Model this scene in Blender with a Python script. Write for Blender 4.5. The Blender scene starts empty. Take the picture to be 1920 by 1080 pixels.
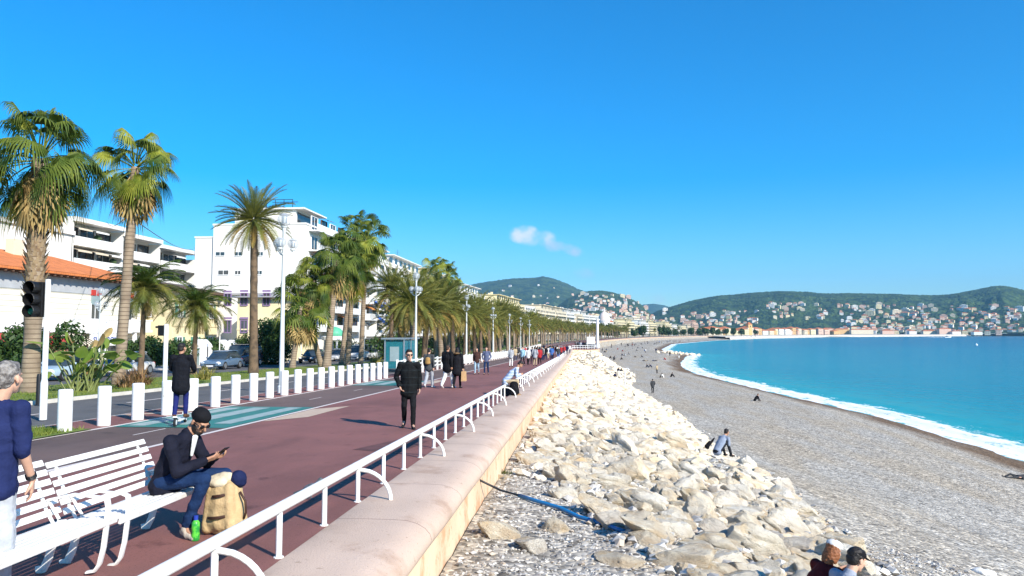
import bpy, bmesh, math, random
import numpy as np
from mathutils import Vector, Matrix, Euler, noise as mn
R = math.radians
rnd = random.Random(7)
sc = bpy.context.scene
COL = sc.collection

# ------------------------------------------------------------------ camera, sky, sun, exposure
F = 1390.0; PITCH = math.atan(84 / 1390); YAW = R(5.14); H = 1.85
cam_d = bpy.data.cameras.new('camera'); cam_d.sensor_width = 36; cam_d.lens = 36 * F / 1920
cam_d.clip_start = 0.1; cam_d.clip_end = 40000
cam = bpy.data.objects.new('camera', cam_d); COL.objects.link(cam)
cam.location = (0, 0, H); cam.rotation_euler = (R(90) + PITCH, 0, YAW)
sc.camera = cam
SUN_EL = R(31); SUN_AZ = math.atan2(0.733, -0.677)          # azimuth from +Y towards +X
wd = bpy.data.worlds.new('World'); sc.world = wd; wd.use_nodes = True
wn, wl = wd.node_tree.nodes, wd.node_tree.links
sky = wn.new('ShaderNodeTexSky'); sky.sky_type = 'NISHITA'; sky.sun_disc = False
sky.sun_elevation = SUN_EL; sky.sun_rotation = SUN_AZ
sky.air_density = 1.0; sky.dust_density = 0.15; sky.ozone_density = 3.0; sky.altitude = 0
hsv = wn.new('ShaderNodeHueSaturation'); hsv.inputs['Saturation'].default_value = 1.66; hsv.inputs['Hue'].default_value = 0.489
wl.new(sky.outputs[0], hsv.inputs['Color'])
tint = wn.new('ShaderNodeMix'); tint.data_type = 'RGBA'; tint.blend_type = 'MULTIPLY'; tint.inputs[0].default_value = 1; tint.inputs[7].default_value = (.70, .96, 1.20, 1); wl.new(hsv.outputs[0], tint.inputs[6])
# two small clouds low over the mountain, fixed in the sky by direction
gtc = wn.new('ShaderNodeTexCoord'); cn_ = wn.new('ShaderNodeTexNoise'); cn_.inputs['Scale'].default_value = 34; cn_.inputs['Detail'].default_value = 7; wl.new(gtc.outputs['Generated'], cn_.inputs['Vector'])
def ray0(px, py):
    u = (px - 960) / F; v = (540 - py) / F; fh = math.cos(PITCH) - v * math.sin(PITCH); up = math.sin(PITCH) + v * math.cos(PITCH)
    return Vector((u * math.cos(YAW) - fh * math.sin(YAW), u * math.sin(YAW) + fh * math.cos(YAW), up)).normalized()
WORLD_COLOR = tint.outputs[2]
for (px, py, rx, ry, amt, tilt, colr) in ((1000, 444, .036, .014, 1.0, -8, (6.0, 6.3, 7.2)), (1048, 464, .032, .011, .85, -12, (4.4, 5.1, 6.8)), (1088, 514, .017, .010, .42, 0, (4.6, 5.2, 6.8)), (1228, 560, .016, .011, .30, 0, (4.6, 5.2, 6.8)), (1060, 545, .03, .006, .15, 0, (5, 5.4, 6.8))):
    c = ray0(px, py); rt = Vector((c.y, -c.x, 0)).normalized(); up_ = rt.cross(c); t_ = math.radians(tilt); rt, up_ = rt * math.cos(t_) + up_ * math.sin(t_), up_ * math.cos(t_) - rt * math.sin(t_)
    ds = []
    for ax, rr in ((rt, rx), (up_, ry)):
        d = wn.new('ShaderNodeVectorMath'); d.operation = 'DOT_PRODUCT'; wl.new(gtc.outputs['Generated'], d.inputs[0]); d.inputs[1].default_value = ax
        s = wn.new('ShaderNodeMath'); s.operation = 'SUBTRACT'; wl.new(d.outputs['Value'], s.inputs[0]); s.inputs[1].default_value = c.dot(ax)
        q = wn.new('ShaderNodeMath'); q.operation = 'DIVIDE'; wl.new(s.outputs[0], q.inputs[0]); q.inputs[1].default_value = rr
        p = wn.new('ShaderNodeMath'); p.operation = 'POWER'; wl.new(q.outputs[0], p.inputs[0]); p.inputs[1].default_value = 2; ds.append(p)
    a = wn.new('ShaderNodeMath'); a.operation = 'ADD'; wl.new(ds[0].outputs[0], a.inputs[0]); wl.new(ds[1].outputs[0], a.inputs[1])
    f = wn.new('ShaderNodeMath'); f.operation = 'MULTIPLY_ADD'; wl.new(cn_.outputs['Fac'], f.inputs[0]); f.inputs[1].default_value = 3.4; f.inputs[2].default_value = -1.25
    g = wn.new('ShaderNodeMath'); g.operation = 'SUBTRACT'; wl.new(f.outputs[0], g.inputs[0]); wl.new(a.outputs[0], g.inputs[1])
    m = wn.new('ShaderNodeMapRange'); m.interpolation_type = 'SMOOTHSTEP'; wl.new(g.outputs[0], m.inputs[0]); m.inputs[1].default_value = -.55; m.inputs[2].default_value = .75; m.inputs[4].default_value = amt
    x = wn.new('ShaderNodeMix'); x.data_type = 'RGBA'; wl.new(m.outputs[0], x.inputs[0]); wl.new(WORLD_COLOR, x.inputs[6]); x.inputs[7].default_value = (*colr, 1); WORLD_COLOR = x.outputs[2]
bg = wn['Background']; bg.inputs['Strength'].default_value = 0.098
wl.new(WORLD_COLOR, bg.inputs['Color'])
sun_d = bpy.data.lights.new('sun', 'SUN'); sun_d.energy = 4.2; sun_d.angle = R(0.53); sun_d.color = (1, .93, .82)
sun = bpy.data.objects.new('sun', sun_d); COL.objects.link(sun)
sd = Vector((math.sin(SUN_AZ) * math.cos(SUN_EL), math.cos(SUN_AZ) * math.cos(SUN_EL), math.sin(SUN_EL)))
sun.rotation_euler = sd.to_track_quat('Z', 'Y').to_euler()
sun.location = sd * 100
vs = sc.view_settings; vs.view_transform = 'Standard'; vs.look = 'None'; vs.exposure = 0.88; vs.gamma = 1
sc.cycles.max_bounces = 5; sc.cycles.diffuse_bounces = 3; sc.cycles.glossy_bounces = 2; sc.cycles.transmission_bounces = 4
sc.cycles.transparent_max_bounces = 6; sc.cycles.use_denoising = True; sc.cycles.caustics_reflective = False; sc.cycles.caustics_refractive = False

# ------------------------------------------------------------------ the lie of the land
def zg(Y):                                                   # height of the promenade along the shore
    if Y < 95: return -0.017 * Y
    if Y < 155:
        t = (Y - 95) / 60; return -1.615 - 1.02 * (t - t * t / 2)
    return -2.125
SEA = -7.15
_cY = list(range(150, 1172, 30)) + [1171]
_cX = [2.42e-4 * (y - 150) ** 2 for y in _cY] + [511, 2119, 5000, 9000]
_cY = _cY + [1624, 3100, 3600, 3900]
def cx(Y): return 0.0 if Y < 150 else float(np.interp(Y, _cY, _cX))   # how far the bay has swung to the right
_sY = [-60, 0, 30, 56, 82, 99.5, 128, 169, 200, 228, 285, 305, 318, 345, 411, 608, 854, 1171, 1624, 3100, 3600, 3900]
_sX = [24, 26.5, 28.5, 31, 32, 30.4, 28, 25.4, 27, 30.5, 40, 45, 44, 40, 44.8, 74.7, 146.5, 273, 533, 2141, 5022, 9022]
def xs(Y): return float(np.interp(Y, _sY, _sX))              # the waterline
def P(t, Y, dz=0.0): return Vector((t + cx(Y), Y, zg(Y) + dz))
def ray(px, py):
    u = (px - 960) / F; v = (540 - py) / F
    fh = math.cos(PITCH) - v * math.sin(PITCH); up = math.sin(PITCH) + v * math.cos(PITCH)
    return Vector((u * math.cos(YAW) - fh * math.sin(YAW), u * math.sin(YAW) + fh * math.cos(YAW), up))
def onY(px, py, Y):
    r = ray(px, py); k = Y / r.y; return Vector((r.x * k, Y, H + r.z * k))
def onX(px, py, X):
    r = ray(px, py); k = X / r.x; return Vector((X, r.y * k, H + r.z * k))
def meet(px, py, zf, lo=2.0, hi=6000.0):
    r = ray(px, py)
    for _ in range(60):
        m = (lo + hi) / 2; k = m / r.y
        if H + r.z * k > zf(r.x * k, m): lo = m
        else: hi = m
    k = lo / r.y
    return Vector((r.x * k, lo, zf(r.x * k, lo)))
def gnd(px, py): return meet(px, py, lambda x, y: zg(y))
def lerp(a, b, t): return a + (b - a) * t
def sstep(a, b, x):
    t = min(1, max(0, (x - a) / (b - a))); return t * t * (3 - 2 * t)

# ------------------------------------------------------------------ object helpers
def tag(o, label=None, cat=None, group=None, kind=None):
    if label: o['label'] = label
    if cat: o['category'] = cat
    if group: o['group'] = group
    if kind: o['kind'] = kind
    return o
def empty(name, loc, rz=0.0, label=None, cat=None, group=None, kind=None):
    o = bpy.data.objects.new(name, None); COL.objects.link(o); o.empty_display_size = .2
    o.location = loc; o.rotation_euler = (0, 0, rz)
    return tag(o, label, cat, group, kind)
def link_mesh(name, me, parent=None, loc=None, rz=0.0):
    o = bpy.data.objects.new(name, me); COL.objects.link(o)
    if parent: o.parent = parent
    if loc is not None: o.location = loc
    if rz: o.rotation_euler = (0, 0, rz)
    return o
def copy_tree(o, parent=None):
    c = o.copy(); COL.objects.link(c)
    if parent: c.parent = parent; c.matrix_parent_inverse = o.matrix_parent_inverse
    for ch in KIDS.get(o.name, [k for k in o.children]): copy_tree(ch, c)
    return c
KIDS = {}
ORD = 'first second third fourth fifth sixth seventh eighth ninth tenth eleventh twelfth thirteenth fourteenth fifteenth sixteenth seventeenth eighteenth nineteenth twentieth'.split()
def nth(i):
    if i < 20: return ORD[i]
    tens = {2: 'twenty', 3: 'thirty', 4: 'forty', 5: 'fifty', 6: 'sixty', 7: 'seventy'}[(i + 1) // 10]
    return tens.replace('y', 'ieth') if (i + 1) % 10 == 0 else tens + '-' + ORD[(i + 1) % 10 - 1]

class MB:                                                    # collects faces, links them as one mesh object
    def __init__(s): s.v = []; s.f = []; s.m = []
    def face(s, pts, m=0):
        n = len(s.v); s.v += [tuple(p) for p in pts]; s.f.append(tuple(range(n, n + len(pts)))); s.m.append(m); return s
    def raw(s, V, Fs, m=0):
        n = len(s.v); s.v += [tuple(p) for p in V]
        for k, f in enumerate(Fs): s.f.append(tuple(n + i for i in f)); s.m.append(m if isinstance(m, int) else m[k])
        return s
    def box(s, c, d, m=0, M=None, top=1.0):
        x, y, z = d[0] / 2, d[1] / 2, d[2] / 2
        V = [Vector((sx * x * (top if sz > 0 else 1), sy * y * (top if sz > 0 else 1), sz * z)) for sz in (-1, 1) for sy in (-1, 1) for sx in (-1, 1)]
        if M is not None: V = [M @ p for p in V]
        V = [p + Vector(c) for p in V]
        return s.raw(V, [(0, 2, 3, 1), (4, 5, 7, 6), (0, 1, 5, 4), (2, 6, 7, 3), (0, 4, 6, 2), (1, 3, 7, 5)], m)
    def bx(s, x0, x1, y0, y1, z0, z1, m=0): return s.box(((x0 + x1) / 2, (y0 + y1) / 2, (z0 + z1) / 2), (x1 - x0, y1 - y0, z1 - z0), m)
    def tube(s, pts, r, n=8, m=0, cap=True, flat=None):
        pts = [Vector(p) for p in pts]; N = len(pts); rs = r if isinstance(r, (list, tuple)) else [r] * N
        V = []; up = None
        for i, p in enumerate(pts):
            d = (pts[min(i + 1, N - 1)] - pts[max(i - 1, 0)]).normalized()
            if up is None: up = Vector((0, 0, 1)) if abs(d.z) < .9 else Vector((0, 1, 0))
            a = d.cross(up)
            if a.length < 1e-5: a = d.orthogonal()
            a.normalize(); b = a.cross(d).normalized(); up = b
            for k in range(n):
                t = 2 * math.pi * (k + .5) / n
                V.append(p + a * math.cos(t) * rs[i] * (flat[0] if flat else 1) + b * math.sin(t) * rs[i] * (flat[1] if flat else 1))
        Fs = [(i * n + k, i * n + (k + 1) % n, (i + 1) * n + (k + 1) % n, (i + 1) * n + k) for i in range(N - 1) for k in range(n)]
        if cap: Fs += [tuple(range(n))[::-1], tuple((N - 1) * n + k for k in range(n))]
        return s.raw(V, Fs, m)
    def lathe(s, prof, c=(0, 0, 0), n=16, m=0, M=None):
        V = []
        for r, z in prof:
            for k in range(n):
                t = 2 * math.pi * k / n; p = Vector((r * math.cos(t), r * math.sin(t), z))
                V.append((M @ p if M is not None else p) + Vector(c))
        N = len(prof)
        Fs = [(i * n + k, i * n + (k + 1) % n, (i + 1) * n + (k + 1) % n, (i + 1) * n + k) for i in range(N - 1) for k in range(n)]
        if prof[0][0] > 1e-4: Fs.append(tuple(range(n))[::-1])
        if prof[-1][0] > 1e-4: Fs.append(tuple((N - 1) * n + k for k in range(n)))
        return s.raw(V, Fs, m)
    def ball(s, c, r, n=12, m=0, sc3=(1, 1, 1), M=None):
        pr = [(max(1e-5, math.sin(math.pi * i / (n // 2))) , -math.cos(math.pi * i / (n // 2))) for i in range(n // 2 + 1)]
        S = Matrix.Diagonal(Vector(sc3) * r)
        return s.lathe(pr, c, n, m, (M @ S) if M is not None else S)
    def extrude(s, poly, a, b, axis='y', m=0):               # poly in the other two axes
        def pt(u, w, q): return {'y': (u, q, w), 'x': (q, u, w), 'z': (u, w, q)}[axis]
        n = len(poly); V = [pt(u, w, a) for u, w in poly] + [pt(u, w, b) for u, w in poly]
        Fs = [(k, (k + 1) % n, n + (k + 1) % n, n + k) for k in range(n)] + [tuple(range(n))[::-1], tuple(range(n, 2 * n))]
        return s.raw(V, Fs, m)
    def add(s, o, M=None, m=None):
        n = len(s.v)
        s.v += [tuple(M @ Vector(p)) for p in o.v] if M is not None else o.v
        s.f += [tuple(i + n for i in f) for f in o.f]; s.m += (o.m if m is None else [m] * len(o.m)); return s
    def mesh(s, name, mats, smooth=False):
        me = bpy.data.meshes.new(name); me.from_pydata(s.v, [], s.f)
        for mm in (mats if isinstance(mats, (list, tuple)) else [mats]): me.materials.append(mm)
        me.polygons.foreach_set('material_index', s.m)
        if smooth: me.polygons.foreach_set('use_smooth', [True] * len(s.f))
        me.update()
        if smooth == 'auto': me.set_sharp_from_angle(angle=R(35))
        return me
    def build(s, name, mats, parent=None, loc=None, rz=0.0, smooth=False, fix=True):
        me = s.mesh(name, mats, smooth)
        if fix and len(s.f) < 20000:
            bm = bmesh.new(); bm.from_mesh(me)
            bmesh.ops.recalc_face_normals(bm, faces=bm.faces); bm.to_mesh(me); bm.free()
        return link_mesh(name, me, parent, loc, rz)
def bevel_mesh(o, w=.01, seg=2):
    bm = bmesh.new(); bm.from_mesh(o.data)
    bmesh.ops.bevel(bm, geom=[e for e in bm.edges if len(e.link_faces) == 2 and e.calc_face_angle(0) > .6], offset=w, segments=seg, affect='EDGES', profile=.6, clamp_overlap=True)
    bm.to_mesh(o.data); bm.free(); return o

# ------------------------------------------------------------------ materials
def M(name, col, rough=.65, var=.10, scale=6.0, bump=0.0, bscale=40.0, spec=.35, metal=0.0, col2=None, c2amt=(.45, .62), detail=5.0, st=None):
    m = bpy.data.materials.new(name); m.use_nodes = True
    n, l = m.node_tree.nodes, m.node_tree.links; b = n['Principled BSDF']
    b.inputs['Roughness'].default_value = rough; b.inputs['Specular IOR Level'].default_value = spec; b.inputs['Metallic'].default_value = metal
    tc = n.new('ShaderNodeTexCoord'); no = n.new('ShaderNodeTexNoise'); no.inputs['Scale'].default_value = scale; no.inputs['Detail'].default_value = detail
    if st:
        mp = n.new('ShaderNodeMapping'); mp.inputs['Scale'].default_value = st; l.new(tc.outputs['Object'], mp.inputs[0]); l.new(mp.outputs[0], no.inputs['Vector'])
    else: l.new(tc.outputs['Object'], no.inputs['Vector'])
    rp = n.new('ShaderNodeValToRGB'); l.new(no.outputs['Fac'], rp.inputs[0])
    e = rp.color_ramp.elements
    if col2 is None:
        e[0].position = .3; e[0].color = [c * (1 - var) for c in col] + [1]; e[1].position = .72; e[1].color = [min(1, c * (1 + var)) for c in col] + [1]
    else:
        e[0].position = c2amt[0]; e[0].color = (*col, 1); e[1].position = c2amt[1]; e[1].color = (*col2, 1)
    l.new(rp.outputs[0], b.inputs['Base Color'])
    if bump:
        n2 = n.new('ShaderNodeTexNoise'); n2.inputs['Scale'].default_value = bscale; n2.inputs['Detail'].default_value = 4; l.new(tc.outputs['Object'], n2.inputs['Vector'])
        bp = n.new('ShaderNodeBump'); bp.inputs['Strength'].default_value = bump; bp.inputs['Distance'].default_value = .02
        l.new(n2.outputs['Fac'], bp.inputs['Height']); l.new(bp.outputs[0], b.inputs['Normal'])
    return m
def leafM(name, col, col2, rough=.5, trans=.25, scale=3.0):
    m = M(name, col, rough, scale=scale, col2=col2, c2amt=(.35, .65), spec=.3)
    n, l = m.node_tree.nodes, m.node_tree.links; b = n['Principled BSDF']; out = n['Material Output']
    t = n.new('ShaderNodeBsdfTranslucent'); mx = n.new('ShaderNodeMixShader'); mx.inputs[0].default_value = trans
    l.new(b.inputs['Base Color'].links[0].from_socket, t.inputs[0])
    l.new(b.outputs[0], mx.inputs[1]); l.new(t.outputs[0], mx.inputs[2]); l.new(mx.outputs[0], out.inputs[0]); return m
def add_bands(m, axis, scale, dark, width=.06, offset=0.0):  # thin joint lines every 1/scale metres along an object axis
    n, l = m.node_tree.nodes, m.node_tree.links; b = n['Principled BSDF']
    tc = n.new('ShaderNodeTexCoord'); sx = n.new('ShaderNodeSeparateXYZ'); l.new(tc.outputs['Object'], sx.inputs[0])
    mu = n.new('ShaderNodeMath'); mu.operation = 'MULTIPLY_ADD'; mu.inputs[1].default_value = scale; mu.inputs[2].default_value = offset; l.new(sx.outputs[axis], mu.inputs[0])
    fr = n.new('ShaderNodeMath'); fr.operation = 'FRACT'; l.new(mu.outputs[0], fr.inputs[0])
    lt = n.new('ShaderNodeMath'); lt.operation = 'LESS_THAN'; lt.inputs[1].default_value = width; l.new(fr.outputs[0], lt.inputs[0])
    mx = n.new('ShaderNodeMix'); mx.data_type = 'RGBA'; l.new(lt.outputs[0], mx.inputs[0])
    l.new(b.inputs['Base Color'].links[0].from_socket, mx.inputs[6]); mx.inputs[7].default_value = (*dark, 1); l.new(mx.outputs[2], b.inputs['Base Color']); return m
WHITE = M('white_paint', (.80, .80, .79), .35, .04, 3, spec=.5)
WHITE_WORN = M('white_paint_worn', (.80, .79, .76), .45, scale=14, col2=(.62, .58, .5), c2amt=(.62, .8), bump=.15, bscale=60)
BLACK = M('black_plastic', (.012, .012, .014), .45)
DARK = M('dark_metal', (.05, .052, .055), .4, metal=.6)
def grime(m, scale, tint, lo=.5, hi=.68, st=None, detail=6.0):  # blotches of wear multiplied over a paint or stone
    n, l = m.node_tree.nodes, m.node_tree.links; b = n['Principled BSDF']; tc = n.new('ShaderNodeTexCoord'); no = n.new('ShaderNodeTexNoise'); no.inputs['Scale'].default_value = scale; no.inputs['Detail'].default_value = detail; no.inputs['Roughness'].default_value = .65
    mp = n.new('ShaderNodeMapping'); mp.inputs['Scale'].default_value = st or (1, 1, 1); mp.inputs['Location'].default_value = (scale, 3.1, 7.7); l.new(tc.outputs['Object'], mp.inputs[0]); l.new(mp.outputs[0], no.inputs['Vector'])
    mr = n.new('ShaderNodeMapRange'); mr.interpolation_type = 'SMOOTHSTEP'; l.new(no.outputs['Fac'], mr.inputs[0]); mr.inputs[1].default_value = lo; mr.inputs[2].default_value = hi
    mx = n.new('ShaderNodeMix'); mx.data_type = 'RGBA'; mx.blend_type = 'MULTIPLY'; l.new(mr.outputs[0], mx.inputs[0]); l.new(b.inputs['Base Color'].links[0].from_socket, mx.inputs[6]); mx.inputs[7].default_value = (*tint, 1); l.new(mx.outputs[2], b.inputs['Base Color']); return m
grime(WHITE_WORN, 28, (.62, .45, .30), .66, .74); grime(WHITE_WORN, 3, (.82, .80, .74), .5, .7)
STEEL = M('galvanised_steel', (.55, .56, .57), .38, .08, metal=.85)
GLASS = M('window_glass', (.035, .05, .06), .08, .3, 1.2, spec=.8)
SKIN = M('skin_light', (.56, .33, .23), .55, .08, 20)
SKIN2 = M('skin_tan', (.40, .21, .13), .55, .1, 20)
_mc = {}
def CM(name, col, rough=.8, var=.18, scale=9.0, bump=.5, bscale=26.0):
    k = (name, col)
    if k not in _mc: _mc[k] = M(name, col, rough, var, scale, bump, bscale, spec=.08)
    return _mc[k]
# ------------------------------------------------------------------ the setting: ground, roads, promenade, beach, sea
def ysteps(y0, y1):
    ys = [y0]; y = y0
    while y < y1:
        y += 2.5 if y < 60 else 6 if y < 200 else 25 if y < 1200 else 120
        ys.append(min(y, y1))
    return ys
def strip(name, t0, t1, y0, y1, dz, mat, kind='structure', parent=None, cols=1, thick=0):
    b = MB(); ys = ysteps(y0, y1)
    for a, c in zip(ys[:-1], ys[1:]):
        for k in range(cols):
            p, q = lerp(t0, t1, k / cols), lerp(t0, t1, (k + 1) / cols)
            b.face([P(p, a, dz), P(q, a, dz), P(q, c, dz), P(p, c, dz)])
            if thick:
                b.face([P(q, a, dz), P(q, a, dz - thick), P(q, c, dz - thick), P(q, c, dz)]); b.face([P(p, a, dz), P(p, c, dz), P(p, c, dz - thick), P(p, a, dz - thick)])
        if thick and a == y0: b.face([P(t0, a, dz), P(t0, a, dz - thick), P(t1, a, dz - thick), P(t1, a, dz)])
    o = b.build(name, mat, parent, fix=False)
    if kind: o['kind'] = kind
    return o
m_earth = M('dry_ground', (.28, .25, .2), .9, .2, .4, .3, 8)
m_red = M('red_tarmac', (.27, .112, .094), .78, scale=1.1, col2=(.225, .097, .082), c2amt=(.35, .7), bump=.35, bscale=160)
m_cyc = M('brown_tarmac', (.165, .108, .092), .8, scale=.8, col2=(.135, .092, .080), c2amt=(.4, .7), bump=.35, bscale=150)
m_road = M('grey_tarmac', (.135, .13, .125), .8, scale=.6, col2=(.105, .104, .104), c2amt=(.4, .7), bump=.3, bscale=120)
for m_ in (m_red, m_cyc, m_road):
    grime(m_, .35, (.74, .74, .74), .45, .66, (1, .35, 1)); grime(m_, 1.7, (.62, .60, .60), .60, .70); grime(m_, 60, (.62, .62, .62), .58, .66, detail=2); grime(m_, 5.5, (1.5, 1.5, 1.5), .70, .76)
m_line = M('road_paint', (.72, .64, .58), .6, scale=9, col2=(.5, .42, .38), c2amt=(.55, .8))
m_green = M('green_road_paint', (.022, .20, .165), .6, scale=3, col2=(.05, .17, .15), c2amt=(.4, .7))
m_pale = M('pale_road_paint', (.32, .40, .38), .6, scale=3, col2=(.17, .29, .265), c2amt=(.5, .75))
m_beige = M('beige_road_paint', (.56, .42, .30), .65, scale=6, col2=(.48, .34, .25), c2amt=(.5, .7))
m_kerb = M('kerb_stone', (.62, .58, .50), .7, .12, 3, .2, 30)
m_grass = M('lawn', (.12, .18, .025), .8, scale=1.5, col2=(.20, .24, .05), c2amt=(.4, .62), bump=.8, bscale=70)
m_pave = M('pale_paving', (.46, .43, .39), .75, .1, 2, .1, 30)
# far-reaching sheet of land
b = MB(); ys = [-80] + ysteps(-40, 3900) + [9000]
for a, c in zip(ys[:-1], ys[1:]):
    cc = [-6000, -1500, -400, -120, -36, -1.75]
    for p, q in zip(cc[:-1], cc[1:]): b.face([P(p, a, -.16), P(q, a, -.16), P(q, c, -.16), P(p, c, -.16)])
tag(b.build('ground', m_earth, fix=False), kind='structure')
strip('promenade', -7.75, -2.5, -10, 1100, 0, m_red, cols=3)
strip('cycle_track', -10.55, -7.75, -10, 1100, 0, m_cyc, cols=2)
strip('paved_strip', -12.1, -10.55, 15.4, 1100, .004, m_red)
strip('side_road', -17.0, -12.1, -10, 1100, -.03, m_road, cols=2)
strip('lawn', -23.2, -17.15, -10, 700, .07, m_grass, cols=3)
strip('verge', -12.1, -10.55, 8.5, 15.4, .03, m_grass)
strip('median_kerb', -17.15, -17.0, -10, 700, .09, m_kerb, thick=.14)
strip('avenue', -31, -23.2, -10, 1100, -.03, m_road, cols=2)
strip('pavement', -37, -31, -10, 1100, .08, m_pave, thick=.12)
for t0, t1, y0, y1, mt in [(-7.82, -7.70, -10, 300, m_line), (-10.62, -10.50, -10, 300, m_line), (-12.32, -12.2, 15.4, 300, m_line), (-14.65, -14.53, -10, 200, None)]:
    if mt: strip('painted_line', t0, t1, y0, y1, .006 if t1 > -12.15 else -.022, mt)
for k in range(22): strip('painted_dash', -9.14, -9.09, 14.6 + k * 5, 15.8 + k * 5, .006, m_line)
for k in range(16): strip('painted_dash', -14.66, -14.54, 11 + k * 6, 13.2 + k * 6, -.022, m_line)
for (y0, y1) in ((16.0, 21.6), (33.5, 38.0)):                # green crossings with pale bars
    strip('green_crossing', -10.48, -7.84, y0, y1, .010, m_green)
    for k, (q, w) in enumerate(((-10.3, .42), (-9.55, .5), (-8.55, .42))):
        strip('pale_bar', q, q + w, y0 + .25 + .3 * k, y1 - .5 + .15 * k, .014, m_pale)
b = MB(); b.face([P(-7.66, 17.5, .006), P(-6.95, 18.7, .006), P(-6.95, 22.2, .006), P(-7.66, 21.0, .006)])
tag(b.build('beige_marking', m_beige, fix=False), kind='structure')
b = MB(); b.face([P(-7.62, 34.5, .006), P(-7.0, 35.6, .006), P(-7.0, 39.4, .006), P(-7.62, 38.4, .006)])
tag(b.build('beige_marking', m_beige, fix=False), kind='structure')
for k in range(3):
    b = MB(); y = 18.3 + k * 2.6; b.face([P(-12.05, y, .010), P(-10.75, y + 1.5, .010), P(-10.75, y + 2.0, .010), P(-12.05, y + .5, .010)])
    tag(b.build('beige_marking', m_beige, fix=False), kind='structure')
# litter and patches worn into the tarmac
m_patch = M('tarmac_patch', (.11, .05, .045), .8, scale=3, col2=(.15, .065, .06), bump=.3, bscale=140)
b = MB(); b.face([P(-4.0, 13.0, .004), P(-3.1, 12.6, .004), P(-2.9, 14.3, .004), P(-3.5, 14.6, .004)])
tag(b.build('tarmac_patch', m_patch, fix=False), kind='structure')

# ------------------------------------------------------------------ sea wall: rounded pink coping and ochre rendered face
m_cop = M('pink_coping_stone', (.62, .465, .36), .75, scale=.9, col2=(.54, .40, .305), c2amt=(.35, .7), bump=.35, bscale=55)
grime(m_cop, 1.3, (.78, .72, .68), .5, .7); grime(m_cop, 45, (.55, .50, .46), .64, .70, detail=3); grime(m_cop, 7, (.70, .66, .62), .63, .72)
add_bands(m_cop, 1, .5, (.30, .19, .15), .009, .13)
m_face = M('ochre_render', (.66, .46, .30), .85, scale=.9, col2=(.74, .56, .38), c2amt=(.36, .64), bump=.6, bscale=9)
grime(m_face, 1.6, (.86, .62, .50), .50, .66); grime(m_face, 7, (.72, .62, .52), .58, .70); add_bands(m_face, 1, .25, (.36, .22, .14), .006, .3)
wall = empty('sea_wall', (-2, 0, 0), 0, 'long low sea wall with rounded pink coping and stained ochre face above the boulders', 'sea wall')
def sweep(name, prof, y0, y1, mat, smooth='auto'):
    b = MB(); ys = [y0]
    while ys[-1] < y1: ys.append(min(y1, ys[-1] + (.5 if ys[-1] < 20 else 2 if ys[-1] < 60 else 6 if ys[-1] < 250 else 25)))
    n = len(prof)
    for y in ys:
        for t, z in prof:
            j = mn.noise((t * 3, y * .9, z * 3)) * .012 if y < 60 else 0
            b.v.append(tuple(P(t + j + 2, y, z + j * .4)))
    for i in range(len(ys) - 1):
        for k in range(n - 1): b.f.append((i * n + k, i * n + k + 1, (i + 1) * n + k + 1, (i + 1) * n + k)); b.m.append(0)
    b.f.append(tuple(range(n))); b.m.append(0)
    return b.build(name, mat, wall, smooth=smooth)
sweep('coping', [(-2.55, -.10), (-2.55, .022), (-2.53, .03), (-2.2, .03), (-1.95, .03), (-1.80, .022), (-1.69, -.005), (-1.60, -.05), (-1.545, -.11), (-1.53, -.17), (-1.55, -.23), (-1.60, -.27), (-1.66, -.285)], -3, 1150, m_cop)
sweep('wall_face', [(-1.66, -.28), (-1.655, -.6), (-1.62, -1.2), (-1.58, -2.2), (-1.5, -5.0)], -3, 1150, m_face)

# ------------------------------------------------------------------ beach
def toe(Y): return float(np.interp(Y, [0, 9, 15, 26, 38, 55, 94, 108, 118], [3.2, 4.0, 4.95, 6.3, 6.95, 7.7, 7.5, 6.5, -1.2]))
def ztoe(Y): return float(np.interp(Y, [0, 9, 15, 26, 38, 55, 94, 130, 300, 700], [-1.9, -2.0, -2.3, -3.1, -4.15, -4.75, -5.5, -5.6, -5.6, -5.0]))
def shelf(Y): return float(np.interp(Y, [0, 9, 13, 17.5, 30], [2.2, 1.6, .3, -.9, -1.2]))
def zbeach(X, Y):
    t = X - cx(Y); tt = toe(Y); zt = ztoe(Y); top = zg(Y) - .80; sh = shelf(Y); ws = xs(Y) - cx(Y)
    if t <= tt:
        if t < sh: z = top - .06 * (t + 1.5) - .10 * max(0, 9 - Y) * 0
        else:
            f = (t - sh) / max(.2, tt - sh); z = lerp(top - .06 * (sh + 1.5), zt, f ** 1.15)
    else:
        f = (t - tt) / max(1, ws - tt); L = ws - tt
        fb = max(.3, 1 - 7 / L) if L > 0 else .5                 # a berm: the last metres drop to the water
        zc = SEA + .95
        z = lerp(zt, zc, f / fb) if f < fb else lerp(zc, SEA, (f - fb) / (1 - fb))
    if 112 < Y < 186 and t < 10: z = min(zg(Y) - .7, z + 3.1 * sstep(114, 168, Y) * (1 - sstep(181, 185, Y)) * (1 - sstep(2.5, 9.5, t)))
    if Y < 400: z += .10 * mn.noise((X * .22, Y * .22, 3)) + .05 * mn.noise((X * .8, Y * .8, 7)) + (.025 * mn.noise((X * 3, Y * 3, 1)) if Y < 40 else 0)
    return z
def on_beach(px, py, zoff=0): return meet(px, py, lambda x, y: zbeach(x, y) + zoff)
b = MB(); ys = [-4]
while ys[-1] < 3600: ys.append(ys[-1] + (.4 if ys[-1] < 25 else 1 if ys[-1] < 60 else 2.5 if ys[-1] < 130 else 6 if ys[-1] < 420 else 25 if ys[-1] < 1300 else 120))
NC = 62; wet = []
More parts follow.
